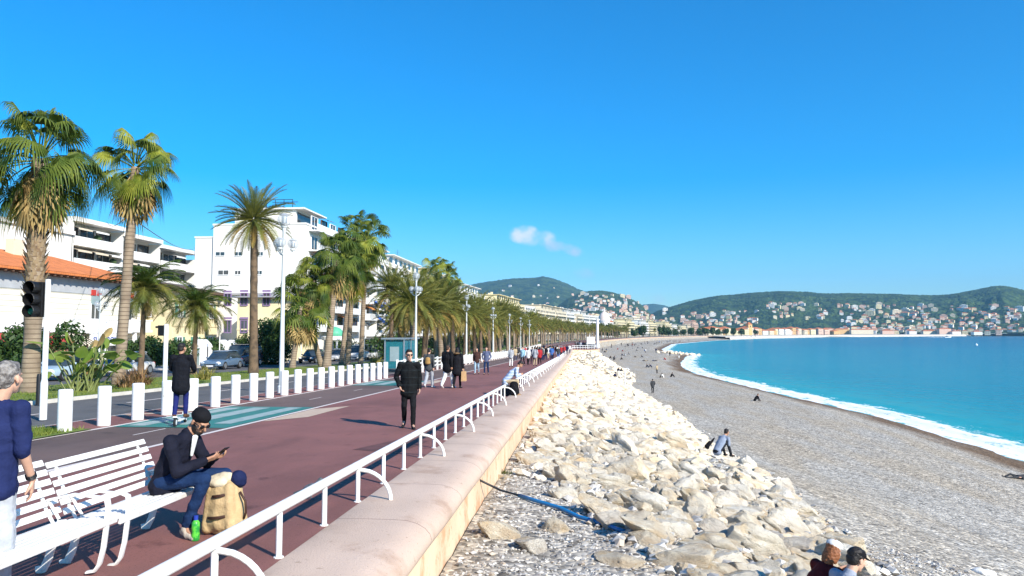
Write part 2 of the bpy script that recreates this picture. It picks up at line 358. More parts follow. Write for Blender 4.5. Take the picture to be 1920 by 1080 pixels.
for y in ys:
    x0, x1 = cx(y) - 1.62, xs(y) + 5
    for k in range(NC):
        x = lerp(x0, x1, (k / (NC - 1)) ** 1.35); b.v.append((x, y, zbeach(x, y))); wet.append(xs(y) - x)
for i in range(len(ys) - 1):
    for k in range(NC - 1): b.f.append((i * NC + k, i * NC + k + 1, (i + 1) * NC + k + 1, (i + 1) * NC + k)); b.m.append(0)
m_beach = bpy.data.materials.new('pebble_beach'); m_beach.use_nodes = True
def node_pebbles(m):
    n, l = m.node_tree.nodes, m.node_tree.links; bs = n['Principled BSDF']; bs.inputs['Roughness'].default_value = .85; bs.inputs['Specular IOR Level'].default_value = .25
    tc = n.new('ShaderNodeTexCoord')
    def vor(scale):
        v = n.new('ShaderNodeTexVoronoi'); v.inputs['Scale'].default_value = scale; l.new(tc.outputs['Object'], v.inputs['Vector']); return v
    def mix(f, a, c, mode='MIX'):
        x = n.new('ShaderNodeMix'); x.data_type = 'RGBA'; x.blend_type = mode
        for s, val in ((0, f), (6, a), (7, c)):
            if isinstance(val, (float, int)): x.inputs[s].default_value = val
            elif isinstance(val, tuple): x.inputs[s].default_value = (*val, 1)
            else: l.new(val, x.inputs[s])
        return x.outputs[2]
    def ramp(src, stops):
        r = n.new('ShaderNodeValToRGB'); l.new(src, r.inputs[0]); e = r.color_ramp.elements
        while len(e) < len(stops): e.new(.5)
        for q, (p, c) in zip(e, stops): q.position = p; q.color = (c, c, c, 1) if isinstance(c, (float, int)) else (*c, 1)
        return r.outputs[0]
    v1, v2 = vor(11), vor(3.2)
    sep = n.new('ShaderNodeSeparateColor'); l.new(v1.outputs['Color'], sep.inputs[0])
    stone = ramp(sep.outputs[0], [(0, (.11, .105, .10)), (.25, (.27, .26, .245)), (.6, (.40, .385, .36)), (.85, (.54, .52, .48)), (1, (.76, .74, .70))])
    sep2 = n.new('ShaderNodeSeparateColor'); l.new(v2.outputs['Color'], sep2.inputs[0])
    big = ramp(sep2.outputs[1], [(0, .80), (.5, 1.0), (1, 1.12)])
    c = mix(.8, stone, big, 'MULTIPLY')
    mp = n.new('ShaderNodeMapping'); mp.inputs['Scale'].default_value = (.28, .045, .2); mp.inputs['Rotation'].default_value = (0, 0, R(-6)); l.new(tc.outputs['Object'], mp.inputs[0])
    no = n.new('ShaderNodeTexNoise'); no.inputs['Scale'].default_value = 1.6; no.inputs['Detail'].default_value = 6; l.new(mp.outputs[0], no.inputs['Vector'])
    band = ramp(no.outputs['Fac'], [(.38, 0.0), (.60, 1.0)])
    c = mix(band, c, mix(1.0, c, (.98, .91, .81), 'MULTIPLY'))
    c = mix(1.0, c, (1.06, 1.0, .90), 'MULTIPLY')
    at = n.new('ShaderNodeAttribute'); at.attribute_name = 'shore'
    ad = n.new('ShaderNodeMath'); ad.operation = 'MULTIPLY_ADD'; l.new(no.outputs['Fac'], ad.inputs[0]); ad.inputs[1].default_value = -6.0; l.new(at.outputs['Fac'], ad.inputs[2])
    mr = n.new('ShaderNodeMapRange'); mr.inputs[1].default_value = -1.5; mr.inputs[2].default_value = 1.6; mr.inputs[3].default_value = 1; mr.inputs[4].default_value = 0; l.new(ad.outputs[0], mr.inputs[0])
    c = mix(mr.outputs[0], c, mix(1.0, c, (.42, .31, .22), 'MULTIPLY'))
    l.new(c, bs.inputs['Base Color'])
    bp = n.new('ShaderNodeBump'); bp.inputs['Strength'].default_value = .9; bp.inputs['Distance'].default_value = .035; bp.invert = True
    l.new(v1.outputs['Distance'], bp.inputs['Height']); l.new(bp.outputs[0], bs.inputs['Normal'])
node_pebbles(m_beach)
beach = b.build('beach', m_beach, smooth=True, fix=False); beach['kind'] = 'structure'
at = beach.data.attributes.new('shore', 'FLOAT', 'POINT'); at.data.foreach_set('value', wet)

# the viewing terrace where the wall bulges out at the bend
t_ = empty('viewing_terrace', (0, 176, zg(190)), 0, 'pale walled viewing terrace bulging from the promenade where the crowd stands', 'terrace')
b = MB(); b.extrude([(-1.7, 0), (2.2, 2.5), (4.6, 9), (5.4, 20), (5.0, 34), (3.0, 46), (-.5, 54), (-1.7, 55)], -4.5, -.02, 'z'); b.build('wall', m_face, t_)
b = MB(); b.extrude([(-1.72, 0), (2.3, 2.4), (4.75, 8.9), (5.55, 20), (5.15, 34), (3.1, 46.2), (-.5, 54.2), (-1.72, 55.2)], -.018, .012, 'z'); b.build('paving', m_red, t_)
b = MB(); pts = [(-1.6, 0), (2.2, 2.5), (4.6, 9), (5.4, 20), (5.0, 34), (3.0, 46), (-.5, 54)]
for z in (.5, .95): b.tube([(x, y, z) for x, y in pts], .05, 6)
for (x0, y0), (x1, y1) in zip(pts[:-1], pts[1:]):
    for k in range(6): x, y = lerp(x0, x1, k / 6), lerp(y0, y1, k / 6); b.tube([(x, y, 0), (x, y, .95)], .04, 5)
b.build('railing', WHITE, t_)
# ------------------------------------------------------------------ sea
b = MB(); ys = [-40]
while ys[-1] < 3890: ys.append(ys[-1] + (2.0 if ys[-1] < 200 else 5 if ys[-1] < 430 else 25 if ys[-1] < 1200 else 90))
ss = [-6, -3, -1.5, -.6, 0, .6, 1.2, 1.8, 2.4, 3, 3.6, 4.4, 5.4, 6.5, 8, 10, 13, 17, 22, 30, 42, 60, 90, 140, 220, 350, 600, 1000, 1800, 3500, 9000]
sh = []
for y in ys:
    for s in ss:
        z = SEA
        if -1 < s < 14:                                       # the low breaker along the shore
            a = s - 2.6 - .9 * mn.noise((y * .06, 0, 2)); z += .34 * math.exp(-(a / .8) ** 2) * (.55 + .6 * mn.noise((y * .11, 5, 0)))
            z += .10 * math.exp(-((s - 8 - 1.5 * mn.noise((y * .05, 9, 2))) / 1.4) ** 2)
        b.v.append((xs(y) + s, y, z)); sh.append(s)
NS = len(ss)
for i in range(len(ys) - 1):
    for k in range(NS - 1): b.f.append((i * NS + k, i * NS + k + 1, (i + 1) * NS + k + 1, (i + 1) * NS + k)); b.m.append(0)
m_sea = bpy.data.materials.new('sea_water'); m_sea.use_nodes = True
def node_sea(m):
    n, l = m.node_tree.nodes, m.node_tree.links; bs = n['Principled BSDF']
    bs.inputs['Roughness'].default_value = .22; bs.inputs['IOR'].default_value = 1.33; bs.inputs['Specular IOR Level'].default_value = .07
    tc = n.new('ShaderNodeTexCoord'); at = n.new('ShaderNodeAttribute'); at.attribute_name = 'shore'
    def noise(sc_, det, mapping=None, rot=0):
        t = n.new('ShaderNodeTexNoise'); t.inputs['Scale'].default_value = sc_; t.inputs['Detail'].default_value = det
        if mapping:
            mp = n.new('ShaderNodeMapping'); mp.inputs['Scale'].default_value = mapping; mp.inputs['Rotation'].default_value = (0, 0, rot); l.new(tc.outputs['Object'], mp.inputs[0]); l.new(mp.outputs[0], t.inputs['Vector'])
        else: l.new(tc.outputs['Object'], t.inputs['Vector'])
        return t.outputs['Fac']
    def math_(op, a, c, d=None):
        x = n.new('ShaderNodeMath'); x.operation = op
        for i, v in enumerate((a, c, d)):
            if v is None: continue
            if isinstance(v, (int, float)): x.inputs[i].default_value = v
            else: l.new(v, x.inputs[i])
        return x.outputs[0]
    lg = math_('LOGARITHM', math_('MAXIMUM', at.outputs['Fac'], 1.0), 10.0)
    w = math_('MULTIPLY_ADD', noise(1, 4, (.012, .004, 1)), .9, math_('ADD', lg, -.45))
    r = n.new('ShaderNodeValToRGB'); l.new(math_('DIVIDE', w, 3.4), r.inputs[0]); e = r.color_ramp.elements
    e[0].position = .0; e[0].color = (.10, .40, .40, 1); e[1].position = 1; e[1].color = (.001, .05, .14, 1)
    for p, c in ((.22, (.010, .31, .32)), (.42, (.002, .215, .265)), (.64, (.001, .135, .22)), (.82, (.001, .080, .17))): q = e.new(p); q.color = (*c, 1)
    # foam: lacy streaks that thin out seawards
    f1 = noise(1, 7, (1.1, .28, 1), R(-5)); f2 = noise(3.2, 6, None)
    edge = math_('ADD', at.outputs['Fac'], math_('MULTIPLY_ADD', noise(.12, 3), 5.0, -2.5))
    mr = n.new('ShaderNodeMapRange'); l.new(edge, mr.inputs[0]); mr.inputs[1].default_value = 2.6; mr.inputs[2].default_value = 7.6; mr.inputs[3].default_value = .38; mr.inputs[4].default_value = .76
    mr2 = n.new('ShaderNodeMapRange'); l.new(edge, mr2.inputs[0]); mr2.inputs[1].default_value = -1.2; mr2.inputs[2].default_value = .2; mr2.inputs[3].default_value = .45; mr2.inputs[4].default_value = 0
    th = math_('ADD', mr.outputs[0], mr2.outputs[0])
    fm = math_('MULTIPLY_ADD', f2, .35, math_('MULTIPLY', f1, .65))
    foam = n.new('ShaderNodeMapRange'); l.new(math_('SUBTRACT', fm, th), foam.inputs[0]); foam.inputs[1].default_value = -.03; foam.inputs[2].default_value = .07
    mx = n.new('ShaderNodeMix'); mx.data_type = 'RGBA'; l.new(foam.outputs[0], mx.inputs[0]); l.new(r.outputs[0], mx.inputs[6]); mx.inputs[7].default_value = (.86, .89, .9, 1)
    l.new(mx.outputs[2], bs.inputs['Base Color'])
    rg = n.new('ShaderNodeMapRange'); l.new(foam.outputs[0], rg.inputs[0]); rg.inputs[3].default_value = .22; rg.inputs[4].default_value = .9; l.new(rg.outputs[0], bs.inputs['Roughness'])
    bp = n.new('ShaderNodeBump'); bp.inputs['Strength'].default_value = .55; bp.inputs['Distance'].default_value = .25
    hh = math_('ADD', noise(.55, 5, (1, .45, 1), R(15)), math_('MULTIPLY', noise(.10, 3), 1.5)); l.new(hh, bp.inputs['Height']); l.new(bp.outputs[0], bs.inputs['Normal'])
node_sea(m_sea)
sea = b.build('sea', m_sea, smooth=True, fix=False); sea['kind'] = 'structure'
at = sea.data.attributes.new('shore', 'FLOAT', 'POINT'); at.data.foreach_set('value', sh)

# ------------------------------------------------------------------ hills
def forest(name, a, c2, scale=.03):
    m = M(name, a, .9, scale=scale, col2=c2, c2amt=(.36, .62), detail=9); n, l = m.node_tree.nodes, m.node_tree.links
    tc = n['Texture Coordinate']; v = n.new('ShaderNodeTexVoronoi'); v.inputs['Scale'].default_value = scale * 4; l.new(tc.outputs['Object'], v.inputs['Vector'])
    bp = n.new('ShaderNodeBump'); bp.inputs['Strength'].default_value = 1; bp.inputs['Distance'].default_value = 9; bp.invert = True; l.new(v.outputs['Distance'], bp.inputs['Height']); l.new(bp.outputs[0], n['Principled BSDF'].inputs['Normal']); return m
m_for = forest('forest_near', (.010, .034, .012), (.065, .112, .026), .022)
m_for2 = forest('forest_far', (.012, .036, .014), (.065, .105, .032), .013)
HILLS = {}
def hill(name, sil, D0, D1, base, mat, nx=200, ny=46, rough=7.0, prof=1.0):
    pxs = [p[0] for p in sil]; zs = [H + (ray(p[0], p[1]).z) * D1 for p in sil]
    def hz(px, d):
        zr = float(np.interp(px, pxs, zs)); f = (d - D0) / (D1 - D0)
        s = max(0, min(1, f)) ** prof; s = s * s * (3 - 2 * s) * .45 + s * .55
        if f > 1: s = max(0, 1 - (f - 1) * 2.2)
        w = math.sin(math.pi * min(1, max(0, f)))
        bump = rough * 3.2 * w * mn.noise((px * .022, d * .004, len(name))) + rough * w * mn.noise((px * .09, d * .012, 4)) + rough * .42 * (mn.noise((px * .35, d * .05, 4)) + .6 * mn.noise((px * .9, d * .09, 2))) * min(1, f * 4)
        return base + (zr - base) * s + bump
    b = MB()
    for j in range(ny):
        d = lerp(D0, D1 * 1.25 - D0 * .25, j / (ny - 1))
        for i in range(nx):
            px = lerp(pxs[0], pxs[-1], i / (nx - 1)); r = ray(px, 624); k = d / math.hypot(r.x, r.y)
            b.v.append((r.x * k, r.y * k, hz(px, d)))
    for j in range(ny - 1):
        for i in range(nx - 1): b.f.append((j * nx + i, j * nx + i + 1, (j + 1) * nx + i + 1, (j + 1) * nx + i)); b.m.append(0)
    o = b.build(name, mat, smooth=True, fix=False); o['kind'] = 'structure'; HILLS[name] = (hz, D0, D1)
def on_hill(name, px, py):
    hz, D0, D1 = HILLS[name]; best = None
    r = ray(px, py); hr = math.hypot(r.x, r.y)
    for i in range(220):
        d = lerp(D0, D1, i / 219)
        if hz(px, d) >= H + r.z / hr * d: return Vector((r.x / hr * d, r.y / hr * d, hz(px, d)))
    return None
hill('mountain', [(780, 575), (830, 553), (862, 540), (890, 532), (920, 527), (960, 521.5), (985, 521), (1005, 520), (1018, 518), (1030, 519.5), (1045, 524), (1062, 531), (1085, 542), (1110, 551), (1140, 566), (1180, 592), (1230, 622)], 3300, 5600, 0, m_for2, 200, 50, 10)
hill('hill', [(980, 622), (1010, 600), (1040, 578), (1065, 560), (1085, 550), (1105, 546), (1125, 545), (1140, 546.5), (1155, 550), (1172, 556), (1188, 563), (1200, 570), (1207, 575), (1216, 584), (1230, 600), (1250, 618)], 2200, 3500, 4, m_for2, 170, 46, 6)
hill('distant_hill', [(1170, 590), (1190, 576), (1207, 571.5), (1225, 570), (1242, 572.5), (1260, 577), (1300, 590), (1340, 610)], 6500, 8500, 0, m_for2, 60, 20, 6)
hill('wooded_ridge', [(1170, 622), (1190, 606), (1215, 594), (1232, 584), (1255, 577), (1275, 571), (1300, 564.5), (1330, 559.5), (1352, 556.5), (1380, 555), (1405, 552.5), (1440, 551), (1460, 550), (1490, 551), (1520, 552.5), (1535, 555), (1560, 556), (1590, 556), (1620, 557), (1650, 558), (1680, 559), (1700, 560.5), (1725, 561.5), (1750, 562.5), (1780, 562), (1800, 560), (1825, 556), (1850, 552.5), (1870, 550), (1885, 550), (1900, 552.5), (1920, 557), (1960, 566), (2030, 582), (2120, 605), (2200, 624)], 2350, 3700, 1, m_for, 420, 60, 6)
# ------------------------------------------------------------------ buildings
m_wwall = M('white_render', (.74, .72, .67), .8, .06, .25, .15, 6)
m_cream = M('cream_render', (.70, .61, .45), .8, .08, .25, .15, 6)
m_pinkw = M('pink_render', (.68, .47, .36), .8, .08, .25, .15, 6)
m_ochre = M('ochre_wall', (.66, .42, .18), .8, .1, .25, .15, 6)
m_yel = M('pale_yellow_render', (.74, .64, .40), .8, .08, .25, .15, 6)
m_tile = M('terracotta_tiles', (.52, .17, .065), .8, .25, 2.0, .6, 10)
m_tile2 = M('orange_roof_tiles', (.62, .20, .06), .8, .18, 1.4, .4, 10)
add_bands(m_tile2, 1, 3.3, (.40, .12, .04), .12)
m_rail = M('balcony_rail_white', (.78, .78, .76), .6, .05, 2)
m_shade = M('orange_awning', (.62, .26, .08), .8, .1, 3)
m_shade2 = M('beige_awning', (.66, .56, .42), .8, .1, 3)
m_blue = M('blue_awning', (.012, .09, .42), .7, .1, 3)
m_shut = M('grey_shutter', (.25, .33, .34), .6, .1, 3)
m_brown = M('brown_timber', (.12, .07, .045), .7, .2, 4)
m_purple = M('purple_frame', (.24, .16, .30), .6, .1, 4)
m_red = M('red_paint', (.45, .04, .03), .6, .12, 4)
m_groof = M('grey_roof', (.33, .32, .31), .8, .12, 1)
def wbox(b, x, y, z, w, h, face, g=0, f=1, depth=.12):
    """window on a face: '+x' or '-y', pane set in a frame that stands proud"""
    for (a0, a1, c0, c1, m, d0, d1) in ((-w / 2, w / 2, -h / 2, h / 2, g, -.05, .03), (-w / 2 - .08, -w / 2, -h / 2 - .08, h / 2 + .08, f, -.05, depth), (w / 2, w / 2 + .08, -h / 2 - .08, h / 2 + .08, f, -.05, depth),
                                     (-w / 2, w / 2, h / 2, h / 2 + .08, f, -.05, depth), (-w / 2, w / 2, -h / 2 - .1, -h / 2, f, -.05, depth + .05), (-.03, .03, -h / 2, h / 2, f, .03, .07)):
        if face == '+x': b.bx(x + d0, x + d1, y + a0, y + a1, z + c0, z + c1, m)
        else: b.bx(x + a0, x + a1, y - d1, y - d0, z + c0, z + c1, m)
def block(name, label, X, Y0, L, D, floors, fh=2.85, wall=None, group=None, bays=None, rng=None, detail=True, shades=(0, 1), setback=True, cat='apartment block', base=3.6, rot=0.0, loc=None, par=1.0):
    """apartment block with its balconied long side to the sea (+x)"""
    rg = random.Random(rng if rng is not None else int(Y0 * 7)); wall = wall or m_wwall
    root = empty(name, loc or (X, Y0, zg(Y0) - .2), rot, label, cat, group)
    hh = base + fh * floors; bays = bays or max(2, int(L / 4.2)); bw = L / bays
    glass, rail = GLASS, m_rail
    if detail:
        b = MB(); b.bx(-D, 0, 0, L, -1.5, hh); b.bx(-D - .1, .12, -.1, L + .1, hh, hh + .45); b.build('wall', wall, root)
        for k in range(floors):
            z = base + k * fh; b = MB()
            b.bx(-.05, 1.35, .3, L - .3, z - .16, z)
            for j in range(bays):
                solid = rg.random() < .55
                y0, y1 = .3 + j * (L - .6) / bays, .3 + (j + 1) * (L - .6) / bays
                if solid: b.bx(1.27, 1.37, y0, y1, z, z + par, 0)
                else:
                    b.bx(1.29, 1.35, y0, y1, z + par - .08, z + par, 0); b.bx(1.29, 1.35, y0, y1, z + .06, z + .12)
                    for q in range(int((y1 - y0) / .3)): b.bx(1.30, 1.34, y0 + q * .3, y0 + q * .3 + .05, z + .12, z + par - .08)
            b.bx(.0, 1.27, .30, .38, z, z + par); b.bx(.0, 1.27, L - .38, L - .3, z, z + par)
            b.build('balcony', rail, root)
            for j in range(bays):
                w = MB(); wbox(w, 0, (j + .5) * bw, z + 1.2, bw * rg.uniform(.5, .74), 2.1, '+x'); w.build('window', [glass, m_rail], root)
                if rg.random() < .33:
                    a = MB(); y0 = (j + .12) * bw; zz = z + fh - .35
                    a.raw([(.02, y0, zz), (.02, y0 + bw * .76, zz), (1.5, y0 + bw * .76, zz - .62), (1.5, y0, zz - .62), (1.5, y0, zz - .80), (1.5, y0 + bw * .76, zz - .80), (.02, y0, zz - .05), (.02, y0 + bw * .76, zz - .05)], [(0, 1, 2, 3), (3, 2, 5, 4), (6, 7, 5, 4)])
                    a.build('awning', rg.choice([m_shade, m_shade2, m_shade2, m_wwall]), root)
                if j and rg.random() < .4:
                    d = MB(); d.bx(.0, 1.25, j * bw - .06, j * bw + .06, z, z + fh - .16); d.build('divider', wall, root)
        for j in range(bays): b = MB(); b.bx(-.02, .04, (j + .15) * bw, (j + .85) * bw, .2, base - .7); b.build('shopfront', glass, root)
    else:
        b = MB(); b.bx(-D, 0, 0, L, -1.5, hh, 0); b.bx(-D - .1, .15, -.1, L + .1, hh, hh + .4, 0)
        for k in range(floors):
            z = base + k * fh; b.bx(-.03, 1.2, .4, L - .4, z - .16, z, 0); b.bx(1.1, 1.2, .4, L - .4, z, z + .85, 0)
            for j in range(bays): b.bx(-.03, .03, (j + .2) * bw, (j + .8) * bw, z + .2, z + 2.2, 1)
            nb = max(2, int(D / 4))
            for j in range(nb):
                if rg.random() < .7: b.bx(-D + (j + .35) * D / nb, -D + (j + .68) * D / nb, -.03, .03, z + .7, z + 2.0, 1)
        for j in range(bays): b.bx(-.02, .04, (j + .15) * bw, (j + .85) * bw, .2, base - .7, 1)
        b.build('wall', [wall, glass], root)
    if setback:
        b = MB(); b.bx(-D + 1, -2.2, 1.5, L - 1.5, hh + .45, hh + 2.9, 0); b.bx(-D + .6, -1.2, 1, L - 1, hh + 2.9, hh + 3.1, 0)
        for j in range(bays): b.bx(-2.2, -2.16, (j + .25) * bw, (j + .75) * bw, hh + .6, hh + 2.6, 1)
        b.build('penthouse', [wall, glass], root)
        for q in range(3):
            b = MB(); x, y = -rg.uniform(3, D - 2), rg.uniform(2, L - 3); b.bx(x, x + .8, y, y + 1.4, hh + 3.1, hh + 4.2); b.build('chimney', wall, root)
        b = MB(); x, y = -rg.uniform(3, D - 2), rg.uniform(2, L - 3); b.tube([(x, y, hh + 3.1), (x, y, hh + 6)], .03, 5)
        for q in range(4): b.tube([(x - .5, y, hh + 4.6 + q * .35), (x + .5, y, hh + 4.6 + q * .35)], .02, 4)
        b.build('aerial', DARK, root)
    return root
# --- villa with the orange hipped roof
vil = empty('villa', (-48, 50, zg(62) - .1), 0, 'cream villa with orange hipped roof, grey shuttered windows and a white balustraded balcony', 'villa')
m_siding = M('cream_siding', (.78, .74, .62), .75, .05, .5); add_bands(m_siding, 2, 2.1, (.40, .36, .29), .12)
EH = 8.55
b = MB(); b.bx(-12, 0, 0, 27.5, -.5, EH - .35); b.build('wall', m_siding, vil)
b = MB(); b.bx(-12.05, .06, -.05, 27.55, EH - 1.75, EH - .3); b.build('eave_shade', M('grey_eave_shade', (.40, .42, .44), .8, .1, 1), vil)  # grey strip on the wall top, colour standing in for the eaves' shadow
b = MB(); b.raw([(-13, -1, EH), (1.1, -1, EH), (1.1, 28.5, EH), (-13, 28.5, EH), (-6, 6, EH + 2.3), (-6, 21.5, EH + 2.3)], [(0, 1, 4), (1, 2, 5, 4), (2, 3, 5), (3, 0, 4, 5)])
b.bx(-13, 1.1, -1, 28.5, EH - .22, EH - .02); roof = b.build('roof', m_tile2, vil)
for k in range(35): b = MB(); b.bx(.1, 1.0, -.6 + k * .83, -.42 + k * .83, EH - .42, EH - .225); b.build('eave_bracket', m_brown, vil)
b = MB(); b.bx(-5, -4.2, 14, 15.4, EH + 1.6, EH + 3.2); b.build('chimney', m_cream, roof)
for (y, w, z, h) in ((5.5, 1.5, 5.2, 2.6), (11.6, 1.5, 5.2, 2.6), (19.8, 1.3, 5.2, 2.6), (25.2, 1.3, 5.2, 2.6)):
    b = MB(); wbox(b, 0, y, z - .35, w, h - .7, '+x'); w_ = b.build('window', [GLASS, WHITE], vil)
    b = MB(); b.bx(.02, .16, y - w / 2, y + w / 2, z + h / 2 - .7, z + h / 2 + .2); b.build('shutter', m_shut, w_)
    for a_ in (y - w / 2 - .05, y + w / 2 - .45): b = MB(); b.bx(.0, .24, a_, a_ + .5, z + h / 2 + .2, z + h / 2 + .75); b.build('lintel_block', m_red, w_)
b = MB(); b.bx(0, 1.6, 0, 27.3, 3.05, 3.3); b.bx(1.45, 1.6, 0, 27.3, 4.25, 4.36); b.bx(1.45, 1.6, 0, 9.5, 3.3, 4.25); b.bx(1.45, 1.6, 16.2, 18.2, 3.3, 4.25); b.bx(1.45, 1.6, 21.4, 23.4, 3.3, 4.25);
for k in range(76):
    y = 9.6 + k * .23
    if not (16 < y < 18.2 or 21.3 < y < 23.4 or 27.4 < y < 29): b.bx(1.49, 1.56, y, y + .10, 3.3, 4.25)
for k in range(6): b.bx(1.2, 1.5, .3 + k * 4.8, .6 + k * 4.8, -.5, 3.05)
b.build('balcony', WHITE, vil)
for (y0, y1, z, mt) in ((4.5, 12.5, 2.95, m_red), (4.5, 13, 2.0, M('salmon_awning', (.70, .38, .25), .8))):
    b = MB(); b.raw([(1.65, y0, z), (1.65, y1, z), (3.3, y1, z - .75), (3.3, y0, z - .75), (3.3, y1, z - 1.0), (3.3, y0, z - 1.0)], [(0, 1, 2, 3), (3, 2, 4, 5)]); b.build('awning', mt, vil)
for k in range(5): b = MB(); b.bx(-.02, .05, 4.5 + k * 4.3, 7.2 + k * 4.3, 0, 2.4); b.build('shopfront', GLASS, vil)
m_strp = M('brown_striped_canvas', (.72, .66, .5), .8); add_bands(m_strp, 1, 2.2, (.06, .03, .02), .5)
b = MB(); b.raw([(1.7, 12.0, 3.0), (1.7, 15.0, 3.0), (3.6, 15.6, 1.95), (3.6, 12.6, 1.95), (3.6, 15.6, 1.6), (3.6, 12.6, 1.6)], [(0, 1, 2, 3), (3, 2, 4, 5)]); b.build('awning', m_strp, vil)
b = MB(); b.bx(1.75, 2.0, 16.6, 20.8, 1.75, 2.95)
for k in range(16): b.bx(1.72, 2.06, 15.2 + k * .5, 15.45 + k * .5, 2.96, 3.04)
sgn = b.build('sign_board', WHITE, vil)
tx = bpy.data.curves.new('sign_letters', 'FONT'); tx.body = 'SUT TRON'; tx.size = .78; tx.extrude = .02; tx.align_x = 'CENTER'; tx.align_y = 'CENTER'
to = link_mesh('letters', tx); me_ = bpy.data.meshes.new_from_object(to.evaluated_get(bpy.context.evaluated_depsgraph_get())); bpy.data.objects.remove(to)
to = link_mesh('lettering', me_, sgn, (2.03, 18.7, 2.3)); to.rotation_euler = (R(90), 0, R(90)); me_.materials.clear(); me_.materials.append(M('navy_lettering', (.02, .06, .28), .5))
# --- stepped white block behind the villa: four stages going down along the avenue
blk = empty('apartment_block', (-62, 78, zg(80)), 0, 'white stepped apartment block with deep loggias rising behind the orange roofed villa', 'apartment block')
b = MB(); b.bx(-16, 0, -14, 7.5, -1, 15.2); b.bx(-16, .3, -14.2, 7.6, 15.2, 15.7); b.build('end_wall', m_wwall, blk)
stages = [(7.5, 17.5, 6), (17.5, 26.5, 6), (26.5, 37, 6), (37, 44, 5), (44, 55, 5)]
for si, (y0, y1, fl) in enumerate(stages):
    top = [17.3, 16.7, 16.1, 14.8, 13.0][si]; b = MB(); b.bx(-16, -1.7, y0, y1, -1, top - .3); b.bx(-16, .5, y0 - .1, y1 + .1, top - .3, top + .25); b.bx(-1.7, 0, y0 - .12, y0 + .22, -1, top - .3); b.bx(-10, -6, y0 + 2, y0 + 4.5, top + .25, top + 1.6); b.build('wall', m_wwall, blk)
    for k in range(fl):
        z = top - .3 - (k + 1) * 2.75
        if z < 2: break
        b = MB(); b.bx(-1.7, .2, y0 + .22, y1 - .12, z - .2, z); b.bx(.08, .2, y0 + .22, y1 - .12, z, z + .95); b.build('balcony', m_rail, blk)
        nb = 3
        for j in range(nb):
            w = (y1 - y0) / nb; b = MB(); wbox(b, -1.7, y0 + (j + .5) * w, z + 1.2, w * .84, 2.2, '+x'); b.build('window', [GLASS, m_brown if (j + k) % 2 == 0 else m_rail], blk)
            if rnd.random() < .4:
                a = MB(); ya = y0 + j * w + .4; a.raw([(-1.6, ya, z + 2.5), (-1.6, ya + w * .8, z + 2.5), (.5, ya + w * .8, z + 1.95), (.5, ya, z + 1.95), (.5, ya + w * .8, z + 1.75), (.5, ya, z + 1.75)], [(0, 1, 2, 3), (3, 2, 4, 5)]); a.build('awning', rnd.choice([m_shade2, m_shade, m_wwall]), blk)
            if rnd.random() < .35:
                a = MB(); a.ball((-.4, y0 + (j + .6) * w, z + 1.2), .5, 8); a.build('potted_shrub', M('balcony_plants', (.05, .09, .03), .8, .4, 5, 1, 20) if 'balcony_plants' not in bpy.data.materials else bpy.data.materials['balcony_plants'], blk)
# --- big white block with blank gable
Y3 = 100
gl = empty('apartment_block', (-38, Y3, zg(Y3) - .2), 0, 'tall white block with blank gable and tiny windows behind the lone date palm', 'apartment block')
b = MB(); b.bx(-16.2, -13.4, .3, 24, -1, 17.2); b.bx(-13.4, 0, 0, 12, -1, 18.9); b.bx(-13.4, 0, 12, 26, -1, 17.6); b.bx(-13.5, .1, -.08, 12, 18.9, 19.15); b.bx(-16.3, -13.5, .2, 24, 17.2, 17.4); b.build('wall', m_wwall, gl)
b = MB(); b.bx(-17.2, -16.2, 2, 6, 14.6, 16.2); b.build('balcony', m_rail, gl)
for (px, py, w, h) in ((413, 476, 1.3, .5), (447, 476, 1.0, .5), (488, 476, .8, .5), (419, 511, 1.5, .6), (446, 511, .8, .5), (486, 511, .8, .5)):
    p = onY(px, py, Y3); b = MB(); wbox(b, p.x + 38, 0, p.z - zg(Y3) + .2, w, h, '-y', depth=.05); b.build('window', [GLASS, m_rail], gl)
for k in range(6):
    z = 1.2 + k * 2.85; b = MB(); b.bx(0, 1.4, 1.2, 25.5, z + 2.7, z + 2.86); b.bx(1.3, 1.42, 1.2, 25.5, z + 2.86, z + 3.7); b.build('balcony', m_rail, gl)
    for j in range(6):
        b = MB(); wbox(b, 0, 3.4 + j * 4, z + 4.0 if k < 5 else z + 4.0, 2.4, 1.9, '+x'); b.build('window', [GLASS, m_brown if j % 2 else m_rail], gl)
        if (j + k) % 3 == 0: a = MB(); a.raw([(.05, 2.2 + j * 4, z + 5.3), (.05, 4.8 + j * 4, z + 5.3), (1.5, 4.8 + j * 4, z + 4.8), (1.5, 2.2 + j * 4, z + 4.8)], [(0, 1, 2, 3)]); a.build('awning', m_shade, gl)
b = MB(); b.bx(-11, -2, 1.5, 10, 19.15, 21.3, 0); b.bx(-11.5, -.6, 1, 10.4, 21.3, 21.5, 0); b.bx(-2, -1.96, 2, 9.5, 19.4, 21.0, 1); b.build('penthouse', [m_wwall, GLASS], gl)
b = MB()
for q in range(4): b.tube([(-7 + q * 1.3, 3, 21.5), (-7 + q * 1.3, 3, 23)], .05, 5)
b.tube([(-7, 3, 23), (-3.1, 3, 23)], .05, 5); b.tube([(-7, 5, 23), (-3.1, 5, 23)], .05, 5); b.build('roof_frame', DARK, gl)
b = MB(); b.bx(-15.8, -1.5, -8, -.1, -1, 8.6); b.bx(-16, -1.2, -8.3, -.1, 8.6, 8.85, 1); b.build('annexe', [m_wwall, m_groof], gl)
